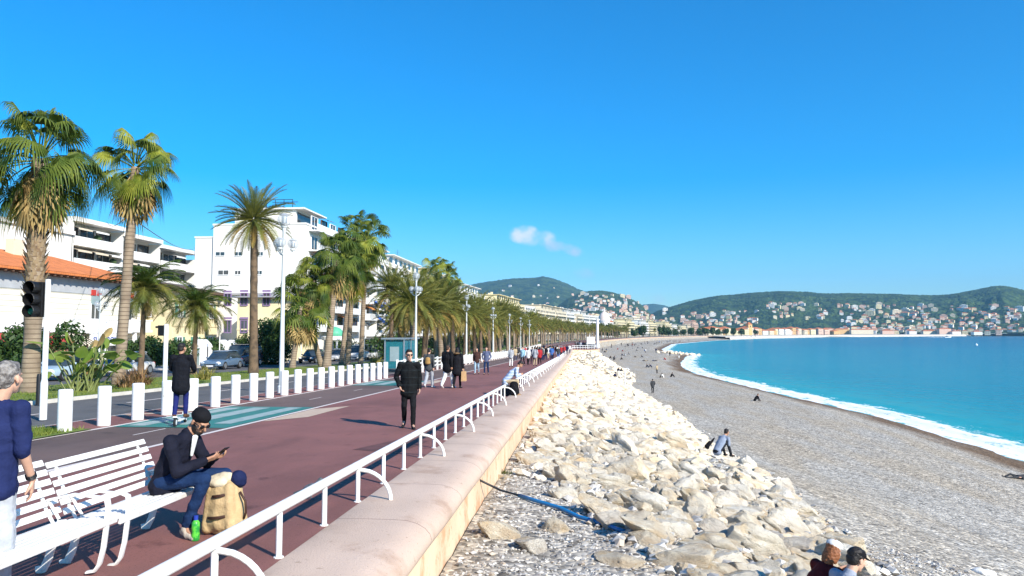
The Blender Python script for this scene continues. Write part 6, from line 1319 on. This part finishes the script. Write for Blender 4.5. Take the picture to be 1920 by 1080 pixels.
b = MB(); put(b, [('e', T(0, -.012, .066), (.086, .104, .068), D['Rm']), ('e', T(0, -.02, .035), (.087, .103, .038), D['Rm'])]); me = remesh(b, .008, 3, 'beanie', .003, 30); me.materials.append(black_c); link_mesh('beanie', me, t)
b = MB(); put(b, [('e', T(0, .040, -.088), (.052, .050, .036), D['Rm']), ('e', T(.052, .02, -.058), (.018, .038, .045), D['Rm']), ('e', T(-.052, .02, -.058), (.018, .038, .045), D['Rm']), ('e', T(0, .094, -.043), (.028, .010, .007), D['Rm'])]); me = remesh(b, .007, 2, 'beard', .002, 40); me.materials.append(hairdk); link_mesh('beard', me, t)
b = MB(); put(b, [('c', V(-.005, .285, .955), (.050, .02), V(.015, .262, .78), (.016, .016), (1, 0, 0))]); me = remesh(b, .008, 2, 'shirt'); me.materials.append(wht_c); link_mesh('shirt', me, t)
t, D_ = None, None
b = MB(); Rm = Euler((R(35), 0, R(-12))).to_matrix(); b.box((0, 0, 0), (.074, .150, .009), 0, Rm); o = b.build('phone', BLACK, None, Vector((-4.03 + .545, 7.02 + .035, zg(7) + .808)), R(-90)); bevel_mesh(o, .004); tag(o, 'dark smartphone held by the seated man', 'phone')
# his canvas backpack and the green bottle beside it
m_canvas = CM('tan_canvas', (.50, .36, .19)); m_lea = M('dark_leather', (.05, .022, .014), .6, .2, 12)
t = empty('backpack', (-3.47, 7.13, zg(7.1)), R(-14), 'tan canvas backpack with brown leather straps standing beside the seated man', 'backpack')
b = MB(); put(b, [('c', (sx * .145, sy * .085, .06), .055, (sx * .10 - .02, sy * .06, .46), .05) for sx in (-1, 1) for sy in (-1, 1)] + [('c', (0, 0, .13), (.205, .152), (-.02, 0, .43), (.158, .122), (1, 0, 0))]); me = remesh(b, .012, 8, 'body', .008, 9); me.materials.append(m_canvas); link_mesh('body', me, t)
b = MB(); put(b, [('c', (-.12, -.02, .52), .055, (.03, .0, .55), .055), ('e', (-.05, -.06, .50), (.12, .07, .05))]); me = remesh(b, .012, 2, 'flap', .01, 16); me.materials.append(CM('cream_scarf', (.58, .5, .36))); link_mesh('flap', me, t)
b = MB(); put(b, [('e', (.10, .05, .53), (.085, .08, .09))]); me = remesh(b, .012, 2, 'rolled_jacket', .01, 16); me.materials.append(navy_c); link_mesh('rolled_jacket', me, t)
for z, w in ((.39, .12), (.19, .15)): b = MB(); b.tube([(w * math.sin(q), -.152 * math.cos(q) - (.018 if z < .3 else -.010), z + .02 * q) for q in (-.75, -.4, 0, .4, .75)], .015, 8, flat=(.35, 1)); b.build('strap', m_lea, t, smooth='auto')
b = MB(); b.tube([(.165, .0, .42), (.215, .02, .33), (.225, .02, .22), (.20, .02, .16)], .012, 6); b.build('strap', m_lea, t, smooth=True)
t = empty('bottle', (-3.63, 6.86, zg(6.9)), 0, 'green drink bottle with a blue cap by the backpack', 'bottle'); b = MB(); b.lathe([(.03, 0), (.038, .01), (.038, .06), (.034, .09), (.038, .12), (.036, .17), (.015, .2)], (0, 0, 0), 16); b.build('body', M('green_bottle', (.10, .50, .05), .3, scale=22, col2=(.02, .26, .04), c2amt=(.45, .55)), t, smooth=True); b = MB(); b.lathe([(.021, .195), (.021, .235), (0, .237)], (0, 0, 0), 14); b.build('cap', M('blue_cap', (.02, .05, .35), .4), t, smooth='auto')
# 3 walking man in the striped black jacket
m_strip = CM('black_striped_jacket', (.008, .009, .010)); add_bands(m_strip, 2, 6.2, (.020, .027, .031), .05)
J = stand(1.76, .30, .05, armR='pocket', yaw=R(16), flip=-1); q = gnd(766, 803)
t, D = person(q, R(180 + 12), 'man in a black jacket and sunglasses walking towards the camera', J, (SKIN, hairdk, m_strip, black_c, dk_shoe), .010, .012, hem=.16, puff=1.09, leg=1.0)
shades(t, J, D); b = MB(); put(b, [('e', J['head'] + D['Rm'] @ v3(0, .035, .095), (.06, .055, .035), D['Rm'])]); me = remesh(b, .009, 2, 'quiff', .005, 40); me.materials.append(hairdk); link_mesh('quiff', me, t)
# 4 man riding the white electric scooter, from behind
q = gnd(337, 797); rz = R(16); J = stand(1.74, .16, 0, armR='fwd', armL='fwd', yaw=R(-25)); zd = .16
t, D = person((q.x, q.y, q.z + zd), rz, 'man in a long dark coat riding a white kick scooter away from the camera', J, (SKIN2, hairdk, CM('dark_coat', (.009, .010, .014)), CM('navy_chinos', (.014, .020, .11)), CM('brown_shoe', (.10, .05, .03))), .011, .008, hem=.26, puff=1.14, topname='coat')
s = empty('kick_scooter', (q.x, q.y, q.z), rz, 'white electric kick scooter under the man in the dark coat', 'scooter')
b = MB(); b.box((0, .02, .135), (.17, .62, .035)); b.box((0, -.38, .20), (.10, .2, .03), 0, Euler((R(-22), 0, 0)).to_matrix()); bevel_mesh(b.build('deck', WHITE, s), .01)
for y in (-.42, .52):
    b = MB(); b.lathe([(.04, -.025), (.095, -.025), (.11, -.012), (.11, .012), (.095, .025), (.04, .025)], (0, y, .11), 18, 0, Euler((0, R(90), 0)).to_matrix()); w_ = b.build('wheel', m_tyre, s, smooth='auto'); b = MB(); b.lathe([(.01, -.027), (.06, -.027), (.06, .027), (.01, .027)], (0, y, .11), 12, 0, Euler((0, R(90), 0)).to_matrix()); b.build('rim', WHITE, w_)
b = MB(); b.tube([(0, .40, .15), (0, .48, .22), (0, .40, .9), (0, .37, 1.17)], .028, 10); b.box((0, .5, .24), (.09, .16, .05)); b.build('stem', WHITE, s, smooth='auto'); b = MB(); b.tube([(-.24, .35, 1.19), (0, .37, 1.2), (.24, .35, 1.19)], .016, 8); b.build('handlebar', BLACK, s, smooth=True)
# 5 others on the promenade: mid distance
def walker(px, py, rz, label, mats, h=1.74, vox=.016, group=None, **k):
    a = {x: k.pop(x) for x in list(k) if x in ('stride', 'swing', 'armR', 'armL', 'lean', 'yaw', 'nod', 'flip')}; return person(gnd(px, py), R(rz), label, stand(h, **a), mats, vox, .008, group, **k)
t, D = walker(804, 727, -8, 'person in grey with a tan rucksack walking away right of the lamp post', (SKIN, hairdk, CM('charcoal_cloth', (.06, .065, .07)), gry_c, wh_shoe), 1.74, stride=.4, swing=.1, hem=.12, leg=1.3)
b = MB(); put(b, [('c', (0, -.17, 1.08), (.13, .07), (0, -.17, 1.28), (.11, .06), (1, 0, 0))]); me = remesh(b, .014, 3, 'rucksack'); me.materials.append(CM('tan_leather', (.36, .22, .08))); link_mesh('rucksack', me, t)
walker(839, 728, -20, 'person in a loose black top and white trousers walking away', (SKIN2, hairbr, black_c, wht_c, wh_shoe), 1.86, stride=.5, swing=.12, hem=.16, leg=1.3, puff=1.25)
t, D = walker(857, 728, -5, 'person in a black hooded parka carrying a brown paper bag', (SKIN, hairdk, CM('black_parka', (.012, .012, .015)), black_c, dk_shoe), 1.76, stride=.3, swing=.05, armR='bag', hem=.26, puff=1.25, style='long')
b = MB(); put(b, [('e', (0, -.06, 1.5), (.13, .11, .05))]); me = remesh(b, .014, 2, 'fur_hood', .02, 20); me.materials.append(CM('brown_fur', (.16, .10, .05))); link_mesh('fur_hood', me, t)
p = gnd(857, 728) + Euler((0, 0, R(-5))).to_matrix() @ v3(.29, .04, 0); b = MB(); b.box((0, 0, .52), (.2, .32, .42), 0, None, .85); b.tube([(0, -.08, .73), (0, -.04, .83), (0, .04, .83), (0, .08, .73)], .008, 5); o = b.build('paper_bag', M('brown_paper', (.50, .31, .15), .8, .15, 8, .4, 12), None, p); tag(o, 'brown paper bag carried by the person in the parka', 'bag')
walker(894, 702, 180, 'woman with long dark hair, brown jacket and pale jeans walking towards the camera', (SKIN, hairdk, CM('brown_jacket', (.06, .03, .025)), CM('pale_jeans', (.30, .42, .52)), dk_shoe), 1.7, .02, stride=.3, swing=.08, style='long', hem=.12)
walker(912, 702, 176, 'man in an open blue jacket and jeans walking beside the dark haired woman', (SKIN, hairbr, CM('slate_jacket', (.10, .12, .20)), jean, dk_shoe), 1.76, .02, stride=.25, armR='pocket', armL='pocket', hem=.10)
q = gnd(985, 742); J = sit(1.75, .42, .16, .14, nod=.9)
m_check = CM('blue_check_shirt', (.34, .43, .58)); add_bands(m_check, 2, 9, (.60, .64, .70), .3)
person((-2.72, 27.5, zg(27.5)), R(-80), 'man in a pale blue checked shirt sitting hunched in the railing gap', J, (SKIN2, hairdk, m_check, khk, CM('suede_shoe', (.25, .17, .09))), .012, .006, topname='shirt')
b = MB(); put(b, [('c', (0, 0, .12), (.2, .13), (0, 0, .42), (.15, .1), (1, 0, 0))]); me = remesh(b, .014, 3, 'bag', .01, 10); me.materials.append(black_c); o = link_mesh('bag', me, None, (-2.36, 27.05, zg(27) + .03)); tag(o, 'dark bag standing on the coping under the hunched man', 'bag')
b = MB(); put(b, [('c', (0, 0, .1), (.2, .16), (0, 0, .3), (.2, .16), (1, 0, 0))]); me = remesh(b, .016, 2, 'rucksack', .01, 10); me.materials.append(CM('charcoal_bag', (.03, .03, .035))); o = link_mesh('rucksack', me, None, (-2.72, 27.5, zg(27.5) - .02)); tag(o, 'dark rucksack the hunched man sits on', 'bag')
# 6 pigeon
q = gnd(582, 937); b = MB(); put(b, [('e', (0, 0, .13), (.062, .105, .062), Euler((R(18), 0, 0)).to_matrix()), ('c', (0, .07, .17), .04, (0, .10, .22), .024), ('e', (0, .112, .235), (.022, .028, .024)), ('c', (0, -.09, .115), (.035, .016), (0, -.19, .09), (.03, .01), (1, 0, 0)), ('c', (0, .135, .232), .008, (0, .155, .226), .003)])
for x in (-.025, .025): put(b, [('c', (x, 0, .08), .012, (x, .01, .015), .007), ('c', (x, .01, .012), .006, (x, .045, .008), .005)])
me = remesh(b, .006, 2, 'pigeon'); me.materials.append(M('pigeon_feathers', (.11, .12, .14), .6, scale=14, col2=(.05, .07, .07), c2amt=(.45, .6))); o = link_mesh('pigeon', me, None, q, R(-70)); tag(o, 'grey pigeon standing on the red tarmac behind the railing', 'bird')

# ---- small far figures: a few poses, clothed by material slots of each copy
def figure(J, **k):
    D = prims_of(J, hands=False, **k); b = MB(); L = []
    for i, key in enumerate(('skin', 'hair', 'top', 'bottom')):
        pr = D[key] if key != 'skin' else D[key]; put(b, pr); L += [(i, p) for p in pr]
    for s in D['shoe']: put(b, s); L += [(4, p) for p in s]
    me = remesh(b, .026, 1, 'person'); cen = np.array([p.center for p in me.polygons]); best = np.full(len(cen), 9e9); mi = np.zeros(len(cen), int)
    for i, p in L:
        mean = lambda r: float(np.mean(r)) if isinstance(r, tuple) else r
        if p[0] == 'c': a, c, r0, r1 = np.array(p[1]), np.array(p[3]), mean(p[2]), mean(p[4])
        else: a = c = np.array(p[1]); r0 = r1 = mean(p[2])
        ab = c - a; tt = np.clip(((cen - a) @ ab) / max(1e-9, ab @ ab), 0, 1); d = np.linalg.norm(cen - (a + tt[:, None] * ab), axis=1) - (r0 + (r1 - r0) * tt) - (.006 if i else 0); up_ = d < best; best[up_] = d[up_]; mi[up_] = i
    for m in (SKIN, hairdk, black_c, jean, dk_shoe): me.materials.append(m)
    me.polygons.foreach_set('material_index', mi.tolist()); return me
FIG = dict(walk=figure(stand(1.74, .5, .15)), walk2=figure(stand(1.7, .35, .1, flip=-1), style='long', hem=.2, puff=1.1), stand=figure(stand(1.74, .08, 0, armR='phone'), hem=.12), pocket=figure(stand(1.76, .1, 0, armR='pocket', armL='pocket'), hem=.15, puff=1.15), low=figure(sit(1.72, .02, .14, .10, True)), low2=figure(sit(1.68, .02, .16, .02, True, nod=.1), style='long'), lie=figure(lie()), sit=figure(sit(1.74, .38, .15, .1)))
pal = {'black': black_c, 'navy': navy_c, 'blue': CM('mid_blue_cloth', (.05, .12, .33)), 'white': wht_c, 'red': CM('red_cloth', (.36, .03, .035)), 'grey': gry_c, 'beige': khk, 'pale blue': CM('pale_blue_cloth', (.32, .52, .62)), 'denim': jean, 'charcoal': CM('charcoal_cloth2', (.05, .052, .056)), 'pink': CM('pink_cloth', (.55, .28, .28))}
def far_person(loc, rz, pose, top, bot, label, group, sc_=1.0):
    o = link_mesh('person', FIG[pose], None, loc, rz); o.scale = (sc_,) * 3
    for i, m in ((0, SKIN2 if hash(label) % 3 == 0 else SKIN), (2, pal[top]), (3, pal[bot])): o.material_slots[i].link = 'OBJECT'; o.material_slots[i].material = m
    return tag(o, label, 'person', group)
rg = random.Random(31)
PR = [(958, 688, 'stand', 'grey', 'white', 'holding a phone by the white fence'), (980, 686, 'walk', 'pale blue', 'black', 'left of the busy crowd'), (990, 684, 'walk2', 'white', 'black', 'walking close behind the pale blue shirt'), (998, 683, 'walk', 'navy', 'black', 'just right of the pale blue shirt'), (1003, 686, 'pocket', 'grey', 'beige', 'between navy and red walkers'), (1012, 683, 'walk2', 'red', 'black', 'in the middle of the promenade'), (1017, 676, 'walk', 'white', 'navy', 'behind the red jacket'), (1023, 675, 'pocket', 'black', 'denim', 'among the crowd'), (1028, 674, 'walk', 'white', 'beige', 'in mid crowd'),
      (1036, 672, 'pocket', 'navy', 'black', 'near the railing'), (1047, 675, 'stand', 'charcoal', 'blue', 'close to the railing'), (1052, 668, 'walk2', 'red', 'black', 'right side of crowd'), (1058, 667, 'walk', 'red', 'denim', 'at the far railing'), (1063, 665, 'pocket', 'navy', 'navy', 'far along the railing'), (1008, 676, 'walk', 'black', 'black', 'near the left fence side'), (966, 676, 'walk2', 'beige', 'denim', 'by the white pickets'), (972, 672, 'walk', 'charcoal', 'black', 'by the pickets further on'), (1033, 668, 'walk', 'pale blue', 'white', 'far in the crowd'), (1043, 666, 'walk2', 'black', 'grey', 'deep in the crowd'), (1068, 663, 'walk', 'white', 'denim', 'last before the bend')]
for k, (px, py, pose, a, c, w) in enumerate(PR): q = gnd(px, py); far_person(q, rg.choice([0, math.pi]) + rg.uniform(-.4, .4), pose, a, c, f'person in {a} top and {c} trousers {w}', 'strollers on the promenade')
cols = ['black', 'navy', 'black', 'charcoal', 'white', 'charcoal', 'blue', 'grey', 'black', 'beige', 'red']
for k in range(38):                                          # the crowd at the bend, and strollers beyond
    px = 1078 + 38 * rg.random(); Y = rg.uniform(186, 208); p = onY(px, 640, Y); p.z = zg(Y)
    if p.x > 4.2: p.x = 4.0 - rg.random()
    a, c = rg.choice(['black', 'navy', 'charcoal', 'black', 'navy', 'grey']), rg.choice(['black', 'denim', 'navy', 'black']); far_person(p, rg.random() * 6.28, rg.choice(['walk', 'walk2', 'pocket', 'stand']), a, c, f'far person in {a} in the dense crowd at the bend of the wall', 'crowd at the bend')
for k in range(26):
    Y = rg.uniform(62, 150); X = rg.uniform(-7.4, -3.2); a, c = rg.choice(cols), rg.choice(['black', 'denim', 'navy', 'beige']); p = P(X, Y, 0)
    if Y < 85: continue
    far_person(p, rg.choice([0, math.pi]) + rg.uniform(-.4, .4), rg.choice(['walk', 'walk2', 'pocket']), a, c, f'stroller in {a} top and {c} trousers on the crowded far promenade', 'strollers on the promenade')
# on the beach and the boulders
BP = [(1224, 737, 'pocket', 'charcoal', 'black', 0.2, 'person standing alone in dark clothes on the pebbles'), (1131, 683, 'pocket', 'white', 'black', .3, 'person in white top standing at the foot of the far boulders'), (1415, 752, 'low', 'black', 'black', -1.2, 'person in black sitting alone near the waterline'), (1232, 700, 'stand', 'beige', 'black', .5, 'person in beige standing behind the seated pair'), (1244, 708, 'low2', 'white', 'black', 1, 'woman in white sitting on the pebbles of a pair'), (1258, 707, 'low2', 'black', 'black', -1.4, 'woman with long dark hair sitting on the pebbles of a pair'),
      (1216, 689, 'low', 'charcoal', 'denim', 1, 'person in charcoal sitting among the middle beach groups'), (1222, 689, 'low', 'navy', 'black', 1.6, 'person in navy sitting among the middle beach groups'), (1210, 677, 'lie', 'beige', 'black', 1.2, 'person lying on the pebbles, left of two'), (1228, 677, 'lie', 'black', 'denim', 1.5, 'person lying on the pebbles, right of two'), (1256, 668, 'pocket', 'black', 'black', 0, 'dark figure standing near the spit'), (1252, 667, 'walk', 'beige', 'white', 2, 'pale figure walking beside the dark one near the spit'), (1273, 675, 'walk2', 'white', 'beige', 1, 'pale figure walking at the wet edge of the spit'), (1230, 661, 'pocket', 'navy', 'black', 0, 'lone dark figure by the far inlet of water'), (1248, 675, 'low', 'red', 'black', 1, 'person in red sitting near the spit'),
      (1150, 708, 'low', 'navy', 'black', -1, 'dark person sitting by the last boulders'), (1157, 697, 'low', 'black', 'denim', -1, 'person in black at the boulders edge, upper of a couple'), (1163, 698, 'low2', 'charcoal', 'black', -1, 'person in charcoal reclining beside another at the boulders edge'), (1143, 672, 'low', 'black', 'black', -1, 'left one of two dark sitters on the far beach'), (1150, 672, 'low', 'charcoal', 'navy', -1.6, 'right one of two dark sitters on the far beach'), (1168, 667, 'low', 'navy', 'black', 1, 'left sitter of a trio on the far beach'), (1173, 667, 'low2', 'grey', 'black', 1, 'middle sitter of a trio on the far beach'), (1180, 665, 'low', 'black', 'white', 1, 'right sitter of a trio on the far beach'), (1146, 652, 'low', 'black', 'black', 0, 'distant sitter beyond the white mast'), (1137, 657, 'low', 'navy', 'black', 0, 'distant sitter in navy beyond the white mast'), (1196, 653, 'low', 'black', 'navy', 0, 'distant dark sitter, left of the inlet'), (1201, 653, 'low', 'grey', 'black', 0, 'distant grey sitter, left of the inlet'), (1165, 648, 'walk', 'black', 'black', 0, 'distant walker on the far beach'), (1114, 668, 'low', 'beige', 'black', 0, 'person sitting on the far boulders')]
for (px, py, pose, a, c, rz, lab) in BP: q = on_beach(px, py); far_person(q, rz, pose, a, c, lab, 'people on the beach')
for k in range(46):
    px = rg.uniform(1175, 1330); py = lerp(650, 639.5, ((px - 1175) / 155) ** .5) + rg.uniform(-1.5, 2.5); q = on_beach(px, py)
    if q.x < xs(q.y) - 3: a = rg.choice(cols); far_person(q, rg.random() * 6, rg.choice(['low', 'walk', 'low2', 'pocket']), a, 'black', f'tiny figure in {a} on the far curve of the beach', 'people on the far beach')
for k in range(26):
    Y = rg.uniform(210, 520); t_ = rg.uniform(1, 22); p = v3(cx(Y) + t_, Y, 0)
    if p.x < xs(Y) - 4: p.z = zbeach(p.x, Y); a = rg.choice(cols); far_person(p, rg.random() * 6, rg.choice(['low', 'walk', 'low2', 'lie']), a, 'black', f'tiny figure in {a} on the middle stretch of the beach', 'people on the far beach')
# the nearer people on the boulders get parts of their own
q = meet(1345, 859, lambda x, y: zbeach(x, y) + .15); t, D = person(q, R(-48), 'person in a grey hoodie sitting hunched at the foot of the boulders', sit(1.74, .16, .14, .14, True, nod=.2), (SKIN2, hairdk, CM('grey_blue_hoodie', (.24, .28, .36)), CM('black_jeans', (.02, .022, .028)), dk_shoe), .016, .006, topname='hoodie', hands=True)
q2 = meet(1326, 846, lambda x, y: zbeach(x, y) + .15); b = MB(); put(b, [('c', (0, 0, .08), .1, (.1, 0, .24), .07), ('c', (.12, 0, .2), .05, (.3, .05, .42), .03)]); me = remesh(b, .02, 2, 'rucksack', .02, 8); me.materials.append(black_c); o = link_mesh('rucksack', me, None, q2 + v3(0, 0, .1)); tag(o, 'dark rucksack dropped on the rocks behind the hoodie sitter', 'bag')
q = meet(1558, 1205, lambda x, y: zbeach(x, y) + .05, 6); J = sit(1.78, .06, .14, .06, True, yaw=R(-6), nod=.35)
t, D = person(q, R(-62), 'man in a grey hoodie and black cap sitting at the lower edge of the photo', J, (SKIN, hairdk, CM('grey_hoodie', (.30, .33, .39)), jean, dk_shoe), .010, .008, topname='hoodie')
T = lambda x, y, z: J['head'] + D['Rm'] @ (v3(x, y, z) * J['k']); b = MB(); put(b, [('e', T(0, -.01, .062), (.086, .104, .062), D['Rm']), ('c', T(0, .08, .05), (.06, .008), T(0, .15, .035), (.05, .008), D['Rm'] @ v3(1, 0, 0))]); me = remesh(b, .008, 2, 'cap'); me.materials.append(black_c); link_mesh('cap', me, t)
q3 = q + v3(-.06, .44, .03); J = sit(1.66, .06, .14, .04, True, yaw=R(10), nod=.4); t, D = person(q3, R(-66), 'woman with auburn hair and a white cap half hidden behind the hooded man', J, (SKIN, M('auburn_hair', (.22, .08, .03), .6, .3, 30, .5, 50), CM('dark_red_top', (.10, .015, .015)), black_c, dk_shoe), .012, .008, style='long', topname='top')
T = lambda x, y, z: J['head'] + D['Rm'] @ (v3(x, y, z) * J['k']); b = MB(); put(b, [('e', T(0, -.005, .066), (.088, .106, .062), D['Rm'])]); me = remesh(b, .009, 2, 'cap'); me.materials.append(wht_c); link_mesh('cap', me, t)
q = on_beach(1912, 898); far_person(q, R(95), 'lie', 'charcoal', 'charcoal', 'person in brown lying on the pebbles at the right edge', 'people on the beach')
q = on_beach(1850, 1079); b = MB(); put(b, [('e', (0, 0, .05), (.22, .16, .07)), ('e', (-.15, .06, .08), (.12, .1, .07))]); me = remesh(b, .03, 2, 'towel', .03, 5); me.materials.append(wht_c); o = link_mesh('towel', me, None, q); tag(o, 'crumpled white towel on the pebbles at the bottom edge', 'towel')
# ------------------------------------------------------------------ sea air over the far hills
b = MB(); b.bx(-9000, 20000, -200, 12000, -12, 900)
mh = bpy.data.materials.new('haze'); mh.use_nodes = True; hn, hl = mh.node_tree.nodes, mh.node_tree.links
hn.remove(hn['Principled BSDF']); pv = hn.new('ShaderNodeVolumePrincipled'); pv.inputs['Color'].default_value = (.30, .68, 1, 1); pv.inputs['Density'].default_value = 8e-5; pv.inputs['Anisotropy'].default_value = .1
hl.new(pv.outputs[0], hn['Material Output'].inputs['Volume'])
tag(b.build('haze', mh, None), 'thin blue sea haze over the bay and hills', 'haze', kind='stuff')
